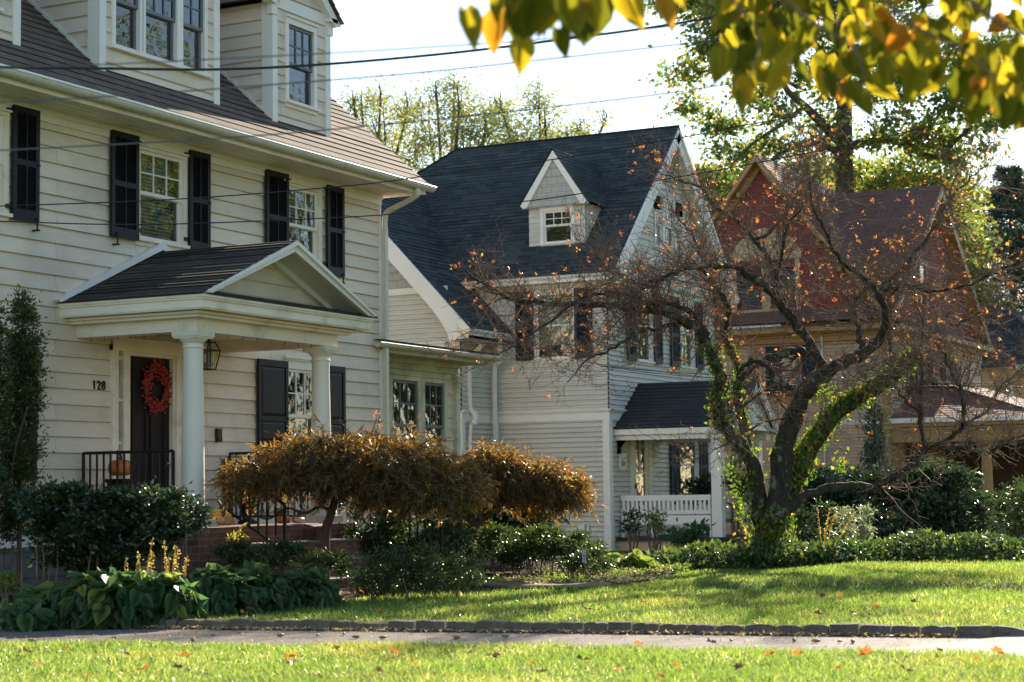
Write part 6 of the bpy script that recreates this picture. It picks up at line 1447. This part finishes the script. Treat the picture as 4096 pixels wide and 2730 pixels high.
# ------------------------------------------------------------------ grass, ground cover, litter
L_['grass'] = leafmat('sunlit_grass_blade', [(0, (.082, .14, .026)), (.55, (.135, .205, .042)), (.85, (.22, .275, .07)), (1, (.42, .38, .18))], .6, rough=.3, spec=.6, tboost=2.1, patch=(.9, .7))
_t = L_['grass'].node_tree; _b = _t.nodes['Principled BSDF']; _src = _b.inputs['Base Color'].links[0].from_socket
_k = ramp(_t, noise(_t, .55, 4, .6, objco(_t, (1, 2.2, 1))), [(.54, (0, 0, 0)), (.70, (.42, .42, .42))]); _m = mixc(_t, _k, _src, (.34, .25, .08))
for _l in list(_src.links):
    if _l.to_node != _m.node: _t.links.new(_m, _l.to_socket)
def grass(n, dn, df, L, W, cond, r):
    d = (r.random(n)*(df**2-dn**2)+dn**2)**.5; u = (r.random(n)*2-1)*(.285*d+.9)
    P = EYE*np.array([1, 1, 0])+d[:, None]*CF+u[:, None]*CR; P = P[cond(P[:, 0], P[:, 1])]; P[:, 2] = hground(P[:, 0], P[:, 1])-.004; m = len(P)
    tuft = np.sin(P[:, 0]*3.7+1.3*np.sin(P[:, 1]*2.9))*np.sin(P[:, 1]*4.1+P[:, 0]); h = L*(.6+.7*r.random(m))*(1+.25*tuft)
    D = unit(r.normal(size=(m, 3))*np.array([.5, .5, .12])+Z*1.0); S = unit(np.cross(D, unit(r.normal(size=(m, 3))*np.array([1, 1, .1])))); b = unit(D+.75*unit(r.normal(size=(m, 3)))*np.array([1, 1, .2])-Z*.1)
    w = W*(.7+.6*r.random(m)); hh = h[:, None]; ww = w[:, None]
    V = np.stack([P-S*ww*.5, P+S*ww*.5, P+D*hh*.55-S*ww*.4, P+D*hh*.55+S*ww*.4, P+D*hh*.55+b*hh*.5], 1).reshape(-1, 3); q = (np.arange(m)*5)[:, None, None]
    return V, (q+np.array([[0, 1, 3], [0, 3, 2], [2, 3, 4]])[None]).reshape(-1, 3)
rq = np.random.default_rng(77)
V, T = grass(130000, 7.6, 14.2, .042, .0060, lambda x, y: (y < front(x)-.12-.08*np.sin(x*9)) & (x < -1.6+(y-8)*-.25), rq)
tag(fastmesh('foreground_grass', V, T, L_['grass']), 'sunlit soft-focus lawn in the foreground before the drive', 'grass', kind='stuff')
V, T = grass(190000, 13.0, 25.5, .052, .0080, lambda x, y: (y > kerb(x)+.13) & (x > bed(y)+.02) & (y < 22.35+(x+9.0)*.36+.25) | ((x > -2.95) & (y > 13.9) & (y < 24.5)), rq)
tag(fastmesh('lawn_grass', V, T, L_['grass']), 'sunlit lawn between the kerb and the ground cover', 'grass', kind='stuff')
V, T = grass(26000, 24, 44, .07, .016, lambda x, y: (x > -9.0) & (y > 26.5), rq)
tag(fastmesh('far_lawn_grass', V, T, L_['grass']), 'strip of lawn far behind the ground cover', 'grass', kind='stuff')
n = 30000; tx = rq.random(n); tt = rq.random(n); x = -9.6+tx*9.2; y = 22.35+(x+9.0)*.36+tt*2.3
hh = .30*(1-np.abs(tt*2-1)**3)*(1+.25*np.sin(x*2.1)*np.sin(x*5.3+tt*3)); P = np.stack([x, y, hground(x, y)+hh*rq.random(n)**.35], 1)
D = unit(rq.normal(size=(n, 3))+Z*.35); N = unit(rq.normal(size=(n, 3))*.6+Z); s_ = .7+.6*rq.random(n)
V, T = leaves(P, D, .085*s_, .042*s_, .15, .2, N, rq); tag(fastmesh('pachysandra_ground_cover', V, T, L_['pachy']), 'glossy ground cover strip at the far side of the lawn', 'ground cover', kind='stuff')
n = 5200; y = rq.uniform(17.8, 22.2, n); x = bed(y)-rq.random(n)**1.5*1.7+.15; sel = (np.sin(x*5)*np.sin(y*4.2)+rq.normal(size=n)*.4) > .15; x, y = x[sel], y[sel]
P = np.stack([x, y, hground(x, y)+.06+.05*rq.random(len(x))], 1); D = unit(rq.normal(size=P.shape)+Z*.5); V, T = leaves(P, D, .035, .022, .2, r=rq); tag(fastmesh('bed_ground_cover', V, T, L_['bright']), 'low pale green ground cover patches on the mulch', 'ground cover', kind='stuff')
L_['litter'] = leafmat('dry_leaf_litter', [(0, (.20, .11, .05)), (.6, (.42, .27, .13)), (1, (.55, .42, .24))], .3, rough=.6)
n = 4200; s_ = rq.uniform(-3, Ltot-.3, n); off = -np.abs(rq.normal(size=n))*.06-.005; p = KA+KD*s_[:, None]+KN*off[:, None]; P = np.concatenate([p, np.full((n, 1), .006)+rq.random((n, 1))*.012], 1)
D = unit(rq.normal(size=(n, 3))*np.array([1, 1, .15])); V, T = leaves(P, unit(D+Z*.35), .034, .017, .3, .2, unit(rq.normal(size=(n, 3))*.9+Z), rq); tag(fastmesh('leaf_litter', V, T, L_['litter']), 'dry leaf litter drifted against the foot of the kerb', 'leaf litter', kind='stuff')
n = 900; x = rq.uniform(-12, -3.2, n); y = front(x)+rq.random(n)**1.6*(kerb(x)-front(x)); y = kerb(x)-(y-front(x)); P = np.stack([x, y, np.full(n, .006)+.006*rq.random(n)], 1); V, T = leaves(P, unit(rq.normal(size=(n, 3))*np.array([1, 1, .2])), .022*(.5+rq.random(n)), .011, .3, .3, unit(rq.normal(size=(n, 3))*.4+Z), rq); tag(fastmesh('drive_leaf_litter', V, T, L_['litter']), 'flecks of dry leaf scattered over the asphalt drive', 'leaf litter', kind='stuff')
n = 2600; y = rq.uniform(13, 22.3, n); x = bed(y)-rq.random(n)*1.6; P = np.stack([x, y, hground(x, y)+.075+.01*rq.random(n)], 1); V, T = leaves(P, unit(rq.normal(size=(n, 3))*np.array([1, 1, .3])), .04, .02, .3, .3, unit(rq.normal(size=(n, 3))*.5+Z), rq); tag(fastmesh('bed_leaf_litter', V, T, L_['litter']), 'brown leaf litter over the mulch bed', 'leaf litter', kind='stuff')
# fallen leaves, each one a thing
FL = [leafmat('fallen_leaf_orange', [(0, (.45, .14, .03)), (1, (.55, .20, .04))], .4), leafmat('fallen_leaf_brown', [(0, (.10, .045, .02)), (1, (.16, .08, .04))], .25)]
def lobed(seed, s):
    r = np.random.default_rng(seed); n = 11; mb = MB(); th = np.linspace(-2.6, 2.6, n); c = mb.vert((0, 0, .004)); ids = []
    for k, t in enumerate(th): q = s*(1 if k % 2 == 0 else .5)*r.uniform(.8, 1.1); ids.append(mb.vert((q*math.cos(t), q*math.sin(t), .004+r.uniform(0, .55)*s)))
    for a, b in zip(ids[:-1], ids[1:]): mb.f.append([c, a, b])
    return mb
lib = {}
def fallen(x, y, z, kind, s, rot):
    key = (kind, rk.randrange(4))
    if key not in lib: lib[key] = lobed(hash(key) % 1000, .05).build('fallen_leaf', FL[kind]); o = lib[key]
    else: o = lib[key].copy(); COL.objects.link(o)
    o.location = (x, y, z); o.rotation_euler = (rk.uniform(-.5, .5), rk.uniform(-.5, .5), rot); o.scale = (s, s, s); return o
spots = [(60,1500,1),(160,1497,0),(285,1508,1),(330,1545,0),(425,1512,0),(665,1512,0),(675,1525,0),(905,1502,0),(870,1548,1),(1085,1503,1),(1220,1527,0),(1240,1548,1),(1465,1484,0),(1515,1560,0),(1555,1535,0),(1635,1480,1),(1770,1508,0),(1835,1506,0),(1990,1506,0),(2080,1545,1),(2240,1518,0),(2290,1505,0),(730,1555,1),(410,1540,1),(90,1530,0),(560,1500,1),(950,1530,0),(1130,1515,1),(1340,1520,1),(1420,1545,0),(1700,1540,1),(1925,1540,0),(2160,1500,1),(770,1495,1),(200,1560,0)]
for (vx, vy, kd) in spots:
    c = at(vx, vy, 1)-EYE; t = (.055-EYE[2])/c[2]; p = EYE+c*t
    tag(fallen(p[0], p[1], .05+float(hground(p[0], p[1])), kd, rk.uniform(.6, 1.1), rk.uniform(0, 6)), ('orange' if kd == 0 else 'dark brown')+' fallen leaf caught in the foreground grass', 'leaf', 'fallen leaves on the foreground grass')
for (vx, vy, kd) in [(820,1420,0),(560,1408,0),(870,1405,0),(1060,1412,1),(1880,1412,1),(1890,1372,1),(1700,1360,0),(2010,1395,0),(1790,1395,0),(1960,1408,1),(1930,1370,0),(2230,1352,1),(2290,1340,0),(2100,1385,1),(1740,1400,1),(1620,1395,1),(1480,1385,0),(1350,1400,1),(1560,1370,1),(1215,1395,0)]:
    c = at(vx, vy, 1)-EYE; t = (.09-EYE[2])/c[2]; p = EYE+c*t
    tag(fallen(p[0], p[1], .05+float(hground(p[0], p[1])), kd, rk.uniform(.5, .95), rk.uniform(0, 6)), ('orange' if kd == 0 else 'dark brown')+' fallen leaf lying on the lawn behind the kerb', 'leaf', 'fallen leaves on the lawn')
podm = simple('brown_seed_pod', (.26, .14, .08), .6, .3, 20); pod0 = None
for (vx, vy, sc) in [(73,1474,1.2),(262,1467,.8),(443,1472,1),(490,1461,.7),(645,1461,1.1),(730,1461,.7),(790,1457,.9),(818,1465,1.0),(880,1466,1.0),(1048,1466,1.2),(1162,1463,1),(1195,1458,.7),(1415,1457,.7),(1680,1473,.8),(1825,1472,1.1),(1875,1474,1),(1960,1475,1.2),(1930,1475,.7)]:
    c = at(vx, vy, 1)-EYE; t = (.012-EYE[2])/c[2]; p = EYE+c*t
    if pod0 is None:
        mb = MB(); mb.lathe((0, 0, 0), [(.002, -.045), (.010, -.04), (.016, -.02), (.018, 0), (.015, .02), (.009, .038), (.002, .045)], 8); o = mb.build('seed_pod', podm, smooth=True); pod0 = o
    else: o = pod0.copy(); COL.objects.link(o)
    o.location = (p[0], p[1], .016); o.rotation_euler = (math.pi/2, 0, rk.uniform(0, 3)); o.scale = (sc*.72,)*3; tag(o, 'brown seed pod lying on the asphalt drive', 'seed pod', 'seed pods on the drive')

# ------------------------------------------------------------------ things on the porch
def pumpkin(x, y, z, r, h, col, label, ribs=10, stem=True, lean=0, col2=None, sz=1.0):
    t = thing('pumpkin' if 'gourd' not in label else 'gourd', (x, y, z), label, 'pumpkin' if 'gourd' not in label else 'gourd', 'pumpkins and gourds on the porch')
    nu, nv = ribs*6, 12; V, T = [], []
    for j in range(nv+1):
        ph = math.pi*j/nv
        for i in range(nu):
            th = 2*math.pi*i/nu; rr = (1-.10*abs(math.cos(ribs*th/2))**.6*1.0)*math.sin(ph)**.75; zz = -math.cos(ph); zz = zz*(1-.25*(1-math.sin(ph)))
            V.append((x+r*rr*math.cos(th), y+r*rr*math.sin(th), z+h*.5+h*.5*zz*(.85+.15*math.sin(ph))))
    for j in range(nv):
        for i in range(nu): a, b = j*nu+i, j*nu+(i+1) % nu; T += [(a, b, b+nu), (a, b+nu, a+nu)]
    m = simple(label.split()[0]+'_pumpkin_skin', col, .4, .18, 9, dirt=(col2, 3, .5, .7) if col2 else None); fastmesh('body', np.array(V), np.array(T), m, t, True)
    if stem:
        mb = MB(); mb.tube(smoothpath([(x, y, z+h*.86), (x+.005, y, z+h*1.05), (x-.03*sz, y-.01, z+h*1.05+.055*sz)], 3), [.03*sz, .024*sz, .018*sz, .015*sz, .014*sz, .013*sz, .012*sz], 7); mb.build('stem', simple('dark_green_stem', (.035, .045, .02), .7), t)
pumpkin(-12.53, 15.70, 1.245, .128, .225, (.55, .13, .02), 'big orange pumpkin on the black urn behind the left railing')
pumpkin(-12.50, 17.93, 1.245, .12, .175, (.50, .09, .02), 'red-orange pumpkin on the far urn, half hidden by the maple')
pumpkin(-12.0, 16.72, .737, .115, .205, (.68, .42, .05), 'tall yellow pumpkin behind the left column base', 9)
pumpkin(-11.46, 16.0, .737, .125, .125, (.62, .30, .16), 'squat peach and red striped pumpkin at the step edge', 12, True, col2=(.55, .12, .06), sz=.6)
pumpkin(-11.50, 17.16, .737, .082, .115, (.55, .13, .02), 'small orange pumpkin under the green gourd', sz=.5)
pumpkin(-11.60, 17.22, .825, .062, .11, (.09, .12, .05), 'bumpy dark green gourd leaning on the small orange pumpkin', 7, False, col2=(.25, .22, .08))
pumpkin(-11.42, 17.34, .737, .066, .09, (.74, .66, .48), 'white pumpkin between two small orange ones', sz=.5)
pumpkin(-11.53, 17.50, .737, .080, .11, (.55, .11, .03), 'orange pumpkin with tall pale stem right of the white one', sz=.8)
def urn(x, y, label):
    t = thing('urn_planter', (x, y, .737), label, 'urn', 'black urns flanking the front door'); mb = MB()
    mb.lathe((x, y, .737), [(.11, 0), (.11, .03), (.06, .05), (.045, .10), (.06, .14), (.10, .18), (.135, .30), (.14, .42), (.13, .46), (.175, .49), (.18, .505), (.12, .508), (.1, .48)], 24); smooth_angle(mb.build('bowl', M_['iron'], t), 40)
urn(-12.53, 15.70, 'black urn holding the big orange pumpkin left of the door'); urn(-12.50, 17.93, 'black urn on the right of the door, mostly hidden by the maple')
bk = thing('wicker_basket', (-11.17, 17.32, .575), 'open-lidded brown wicker basket on the upper brick step', 'basket')
mb = MB(); wm = simple('brown_wicker', (.11, .06, .032), .7, .5, 60, bmp=.8); bx, by = -11.17, 17.32
for z in range(7): 
    o_ = .004*(z % 2); mb.box(bx-.075-o_, bx+.075+o_, by-.15-o_, by-.14+o_, .575+z*.018, .592+z*.018); mb.box(bx-.075-o_, bx+.075+o_, by+.14-o_, by+.15+o_, .575+z*.018, .592+z*.018); mb.box(bx+.066-o_, bx+.076+o_, by-.15, by+.15, .575+z*.018, .592+z*.018); mb.box(bx-.076-o_, bx-.066+o_, by-.15, by+.15, .575+z*.018, .592+z*.018)
mb.box(bx-.07, bx+.07, by-.145, by+.145, .575, .59); mb.build('body', wm, bk)
mb = MB(); mb.prism([(bx+.085, by-.16, .70), (bx-.07, by-.16, .735), (bx-.07, by-.16, .75), (bx+.085, by-.16, .715)], (0, .32, 0)); mb.build('lid', wm, bk)
mb = MB(); mb.box(bx+.077, bx+.082, by+.05, by+.10, .62, .68); mb.build('tag_paper', M_['trim_w'], bk)
def railing(label, path, z, zb, posts=(), spacing=.095, slope=None):
    t = thing('iron_railing', (path[0][0], path[0][1], zb), label, 'railing', 'black iron railings of the front porch')
    (x0, y0), (x1, y1) = path; dz = slope or 0.0; L = math.hypot(x1-x0, y1-y0)
    mb = MB(); mb.tube([(x0, y0, z), (x1, y1, z+dz)], .018, 6); mb.build('top_rail', M_['iron'], t)
    mb = MB(); mb.tube([(x0, y0, zb+.08), (x1, y1, zb+.08+dz)], .012, 4); mb.build('bottom_rail', M_['iron'], t)
    k = 0; n = max(2, int(L/spacing))
    for i in range(n+1):
        f = i/n; x, y = x0+(x1-x0)*f, y0+(y1-y0)*f; w = .008 if i not in (0, n) else .013; mb = MB(); mb.box(x-w, x+w, y-w, y+w, (zb+.08+dz*f) if i not in (0, n) else zb+dz*f, z+dz*f); mb.build('baluster' if i not in (0, n) else 'post', M_['iron'], t)
    return t
railing('black iron railing along the left side of the porch by the big pumpkin', ((-12.86, 15.52), (-11.72, 15.52)), 1.512, .737, spacing=.085)
railing('black iron railing along the right side of the porch behind the maple', ((-12.97, 18.25), (-11.72, 18.25)), 1.545, .737, spacing=.085)
railing('sloping black iron step railing on the left of the steps', ((-11.40, 15.93), (-10.66, 15.93)), 1.42, .86, slope=-.46, spacing=.10)
railing('sloping black iron step railing on the right of the steps behind the maple trunk', ((-11.40, 18.30), (-10.2, 18.30)), 1.42, .80, slope=-.75, spacing=.10)
# lantern
lx, ly = -12.05, 16.58; LT = thing('hanging_lantern', (lx, ly, 2.88), 'black glazed lantern hanging from the porch ceiling behind the left column', 'lantern')
mb = MB(); mb.tube([(lx, ly, 2.88), (lx, ly, 2.76)], .006, 5); mb.tube([(lx+.022*math.cos(a), ly+.022*math.sin(a)*.3, 2.74+.022*math.sin(a)) for a in np.linspace(0, 6.28, 12)], .005, 4); mb.lathe((lx, ly, 2.70), [(.045, -.02), (.02, 0), (.008, .02)], 8); mb.build('hanger', M_['iron'], LT)
mb = MB(); c4 = [(1, 1), (1, -1), (-1, -1), (-1, 1)]
for (sx, sy) in c4: mb.tube([(lx+.045*sx, ly+.045*sy, 2.69), (lx+.085*sx, ly+.085*sy, 2.60), (lx+.05*sx, ly+.05*sy, 2.40)], .0065, 4)
for k in range(4):
    a, b = c4[k], c4[(k+1) % 4]
    for r_2, z in ((.045, 2.69), (.085, 2.60), (.05, 2.40)): mb.tube([(lx+r_2*a[0], ly+r_2*a[1], z), (lx+r_2*b[0], ly+r_2*b[1], z)], .006, 4)
mb.tube([(lx, ly, 2.70), (lx, ly, 2.44)], .005, 4)
for sx in (-1, 1): mb.tube(smoothpath([(lx, ly, 2.44), (lx+.02*sx, ly+.02*sx, 2.44), (lx+.03*sx, ly+.03*sx, 2.475)], 3), .004, 4)
mb.build('frame', M_['iron'], LT)
mb = MB()
for sx in (-1, 1): mb.lathe((lx+.03*sx, ly+.03*sx, 2.48), [(.008, 0), (.008, .04), (.012, .055), (.003, .085)], 8)
mb.build('candle_bulb', M_['trim_w'], LT)
mb = MB()
for k in range(4):
    a, b = c4[k], c4[(k+1) % 4]; mb.face([(lx+.085*a[0], ly+.085*a[1], 2.60), (lx+.085*b[0], ly+.085*b[1], 2.60), (lx+.05*b[0], ly+.05*b[1], 2.40), (lx+.05*a[0], ly+.05*a[1], 2.40)])
mb.build('pane', glassmat('lantern_glass', (.85, .85, .8), .0, .02), LT)
# wreath
WR = thing('berry_wreath', (-13.03, 16.94, 2.27), 'red berry wreath hanging by a ribbon on the dark front door', 'wreath')
r_ = np.random.default_rng(12); Vs, Ts, off = [], [], 0; tw = []
for k in range(380):
    a = r_.uniform(0, 2*math.pi); rr = r_.normal(1, .22); p = np.array([-13.03+abs(r_.normal())*.025, 16.945+.185*rr*math.cos(a), 2.275+.205*rr*math.sin(a)-(.03 if math.sin(a) < -.7 else 0)]); s_ = r_.uniform(.0095, .014)
    o3 = np.array([(1, 0, 0), (-1, 0, 0), (0, 1, 0), (0, -1, 0), (0, 0, 1), (0, 0, -1), (.6, .6, .6), (.6, -.6, .6), (.6, .6, -.6), (.6, -.6, -.6)])
    ic = np.array([(1,0,0),(-1,0,0),(0,1,0),(0,-1,0),(0,0,1),(0,0,-1)], float); V = []; 
    for j in range(5):
        ph = math.pi*j/4
        for i in range(6): th = 2*math.pi*i/6; V.append((math.sin(ph)*math.cos(th), math.sin(ph)*math.sin(th), math.cos(ph)))
    V = p+np.array(V)*s_; T = []
    for j in range(4):
        for i in range(6): q, w = j*6+i, j*6+(i+1) % 6; T += [(q, w, w+6), (q, w+6, q+6)]
    Vs.append(V); Ts.append(np.array(T)+off); off += len(V)
    if k % 3 == 0: c_ = np.array([-13.045, 16.945+.185*math.cos(a-.3), 2.275+.205*math.sin(a-.3)]); tw.append((np.array([c_, (c_+p)/2+r_.normal(size=3)*.01, p]), np.array([.004, .003, .002])))
tag(fastmesh('berries', np.concatenate(Vs), np.concatenate(Ts), simple('red_berries', (.42, .03, .02), .35, .3, 30), WR, True), kind='stuff')
V, T = np_tubes(tw, 4); fastmesh('twigs', V, T, L_['twig'], WR)
mb = MB(); mb.box(-13.056, -13.046, 16.93, 16.95, 2.44, 2.58); mb.build('ribbon', M_['trim_ochre'], WR)
# garden stake with tag
gs = at(1348, 1345, 20.3); GS = thing('garden_stake', (gs[0], gs[1], 0.05), 'small pale tag with red marks on a thin stake at the bed edge', 'garden sign')
mb = MB(); mb.tube([(gs[0], gs[1], 0), (gs[0]-.02, gs[1], .30)], .008, 5); mb.build('stake', L_['twig'], GS)
mb = MB(); cx = np.array([gs[0]-.02, gs[1]-.012, 0]); pr = [(-.024, .30), (.024, .30), (.019, .39), (.027, .42), (0, .45), (-.027, .42), (-.019, .39)]
mb.prism([cx+CR*u+Z*z for u, z in pr], -CF*.006); mb.build('tag_plate', simple('dull_white_plastic', (.33, .32, .33), .6), GS)
mb = MB()
for u, z, w, h in ((-.012, .355, .009, .025), (.002, .355, .011, .025), (-.011, .325, .024, .015)): mb.obox(cx+CR*u+Z*z-CF*.009, CR*w, -CF*.002, Z*h)
mb.build('tag_lettering', simple('red_print', (.5, .08, .05), .5), GS)

# ------------------------------------------------------------------ wires
wm = simple('black_cable_sheath', (.012, .012, .014), .45); wg = simple('grey_wire', (.10, .10, .12), .5)
def wire(pts, d0, d1, r, label, mat, name='overhead_wire'):
    n = len(pts); P = smoothpath([at(x, y, d0+(d1-d0)*(x-pts[0][0])/(pts[-1][0]-pts[0][0])) for x, y in pts], 6); V, T = np_tubes([(P, np.full(len(P), r*1.1))], 6); o = fastmesh(name, V, T, mat, None, True)
    o.data.transform(Matrix.Translation(-Vector(P[0]))); o.location = P[0]; tag(o, label, 'wire', 'overhead wires crossing the street front')
cab = [(-150, 150), (0, 155), (250, 158), (500, 160), (750, 148), (1050, 121), (1300, 90), (1500, 63), (1700, 28), (1950, -30), (2450, -160)]
wire(cab, 12, 14, .0085, 'thick twisted black cable, heaviest of the overhead wires', wm, 'overhead_cable')
cb2 = [(x, y+(4 if k % 2 else -4)) for k, (x, y) in enumerate([(a+40*i/1, b) for (a, b), i in zip(cab, [0]*11)])]
wire([(-150, 160), (226, 149), (500, 136), (804, 120), (1000, 108), (1196, 95), (1500, 66), (1800, 30), (2400, -70)], 8, 9, .0028, 'faint blurred wire just above the thick cable', wg)
wire([(-150, 242), (0, 235), (250, 222), (496, 205), (804, 181), (1000, 164), (1179, 145), (1580, 100), (1900, 55), (2450, -40)], 8.5, 9.5, .0034, 'blurred grey wire just below the thick cable', wg)
wire([(-150, 352), (0, 346), (310, 330), (581, 313), (804, 294), (980, 277), (1280, 245), (1580, 208), (2000, 140), (2450, 60)], 9, 10, .0036, 'blurred wire crossing the gutter line of the cream house', wg)
wire([(-150, 478), (0, 474), (410, 458), (804, 427), (1000, 402), (1270, 367), (1580, 314), (1700, 290), (1900, 255), (2450, 150)], 18, 22, .0062, 'sharp dark wire passing the corner of the cream house eave', wm)
wire([(-150, 506), (0, 509), (240, 516), (444, 514), (804, 499), (1000, 484), (1270, 455), (1549, 409), (1754, 372), (1958, 331), (2146, 289), (2450, 215)], 18, 22, .0062, 'sharp dark wire crossing the louvred shutters low on the upper storey', wm)
wire([(1080, 787), (1224, 799), (1379, 838), (1494, 852), (1637, 861), (1953, 874), (2200, 880), (2500, 884)], 31, 36, .007, 'low dark cable sagging across the grey house corner', wm)
wire([(1379, 841), (1494, 857), (1637, 868), (1953, 882), (2200, 888), (2500, 890)], 31.1, 36.1, .006, 'second low cable running just under the one at the grey house corner', wm)
wire([(1640, 585), (1700, 600), (1880, 632), (2050, 660), (2200, 672), (2500, 690)], 40, 44, .009, 'thin wire sagging across the red house skirt roof', wg)

# ------------------------------------------------------------------ overhanging branch in the near foreground
OB = thing('overhanging_branch', tuple(at(2000, -250, 5)), 'out-of-focus overhanging branch with backlit heart-shaped yellow-green leaves', 'branch')
r_ = np.random.default_rng(19); Ps, Ds, Ns, Ls = [], [], [], []
def put(vx, vy, L, d, tilt=.35, yaw=None):
    p = at(vx, vy, d); D = unit(-Z+tilt*(r_.normal()*CR+.4*r_.normal()*CF)); N = unit(-CF*r_.uniform(.5, 1)+CR*r_.normal()*.75+Z*r_.normal()*.3) if yaw is None else unit(-CF*math.cos(yaw)+CR*math.sin(yaw))
    k = VS/7620*d; Ps.append(p); Ds.append(D); Ns.append(N); Ls.append(L*k)
for (x, y, L) in [(1068,15,92),(1145,25,88),(1150,-30,70),(1192,-10,115),(1215,-30,100),(1240,-25,110),(1203,88,78),(1284,62,68),(1300,-20,100),(1330,-15,105),(1350,-30,90),(1275,-40,90),(1432,-30,95),(1512,-15,82),(1170,-60,90),(1255,-70,100),(1320,-80,90),(1545,-70,80)]: put(x, y, L*1.12, r_.uniform(4.9, 5.6), .22)
bot = [(1640, 90), (1690, 230), (1740, 175), (1800, 150), (1850, 150), (1890, 165), (1930, 230), (1990, 235), (2040, 150), (2090, 170), (2150, 190), (2230, 195), (2300, 235), (2345, 270), (2450, 280)]
bx_, by_ = zip(*bot)
n = 0
while n < 370:
    x = r_.uniform(1645, 2460); lim = np.interp(x, bx_, by_); y = r_.uniform(-130, lim)-r_.uniform(0, 25)
    if any(math.hypot(x-a, (y+45-b)*1.0) < c for a, b, c in ((2062, 55, 38), (2150, 40, 34), (2268, 85, 40), (2180, 130, 26), (1905, 60, 30), (1600, 60, 60), (1850, 215, 40), (2340, 30, 30), (1985, 120, 22))) : continue
    put(x, y, r_.uniform(50, 90), r_.uniform(5.8, 8.2), .8); n += 1
for k in range(100): put(r_.uniform(980, 2700), r_.uniform(-520, -110), r_.uniform(80, 130), r_.uniform(4.5, 7.5), .8)  # extra leaves added above the view, unseen, to shade those hanging below
for k in range(14): put(r_.uniform(1130, 1390), r_.uniform(-75, -10), r_.uniform(95, 125), r_.uniform(5.2, 5.9), .3)
V, T = hearts(np.array(Ps), np.array(Ds), np.array(Ns), np.array(Ls), np.array(Ls)*r_.uniform(.6, .85, len(Ls)), .10, .10); fastmesh('leaves', V, T, L_['fore'], OB, True)
ps = [limbv([(1000, -160), (1150, -40), (1250, -10), (1400, -25), (1560, -60)], .006, .003, 5.2, 5.2), limbv([(1560, -120), (1700, 20), (1745, 90), (1720, 190)], .006, .002, 5.1, 5.1), limbv([(1700, -100), (1850, 40), (1960, 110), (1990, 200)], .008, .002, 5.3, 5.3), limbv([(1900, -120), (2100, 60), (2220, 120), (2320, 220)], .008, .002, 5.2, 5.4), limbv([(2100, -120), (2250, 20), (2350, 80), (2450, 100)], .008, .003, 5.0, 5.0)]
V, T = np_tubes(ps, 6); fastmesh('twigs', V, T, L_['twig'], OB, True)
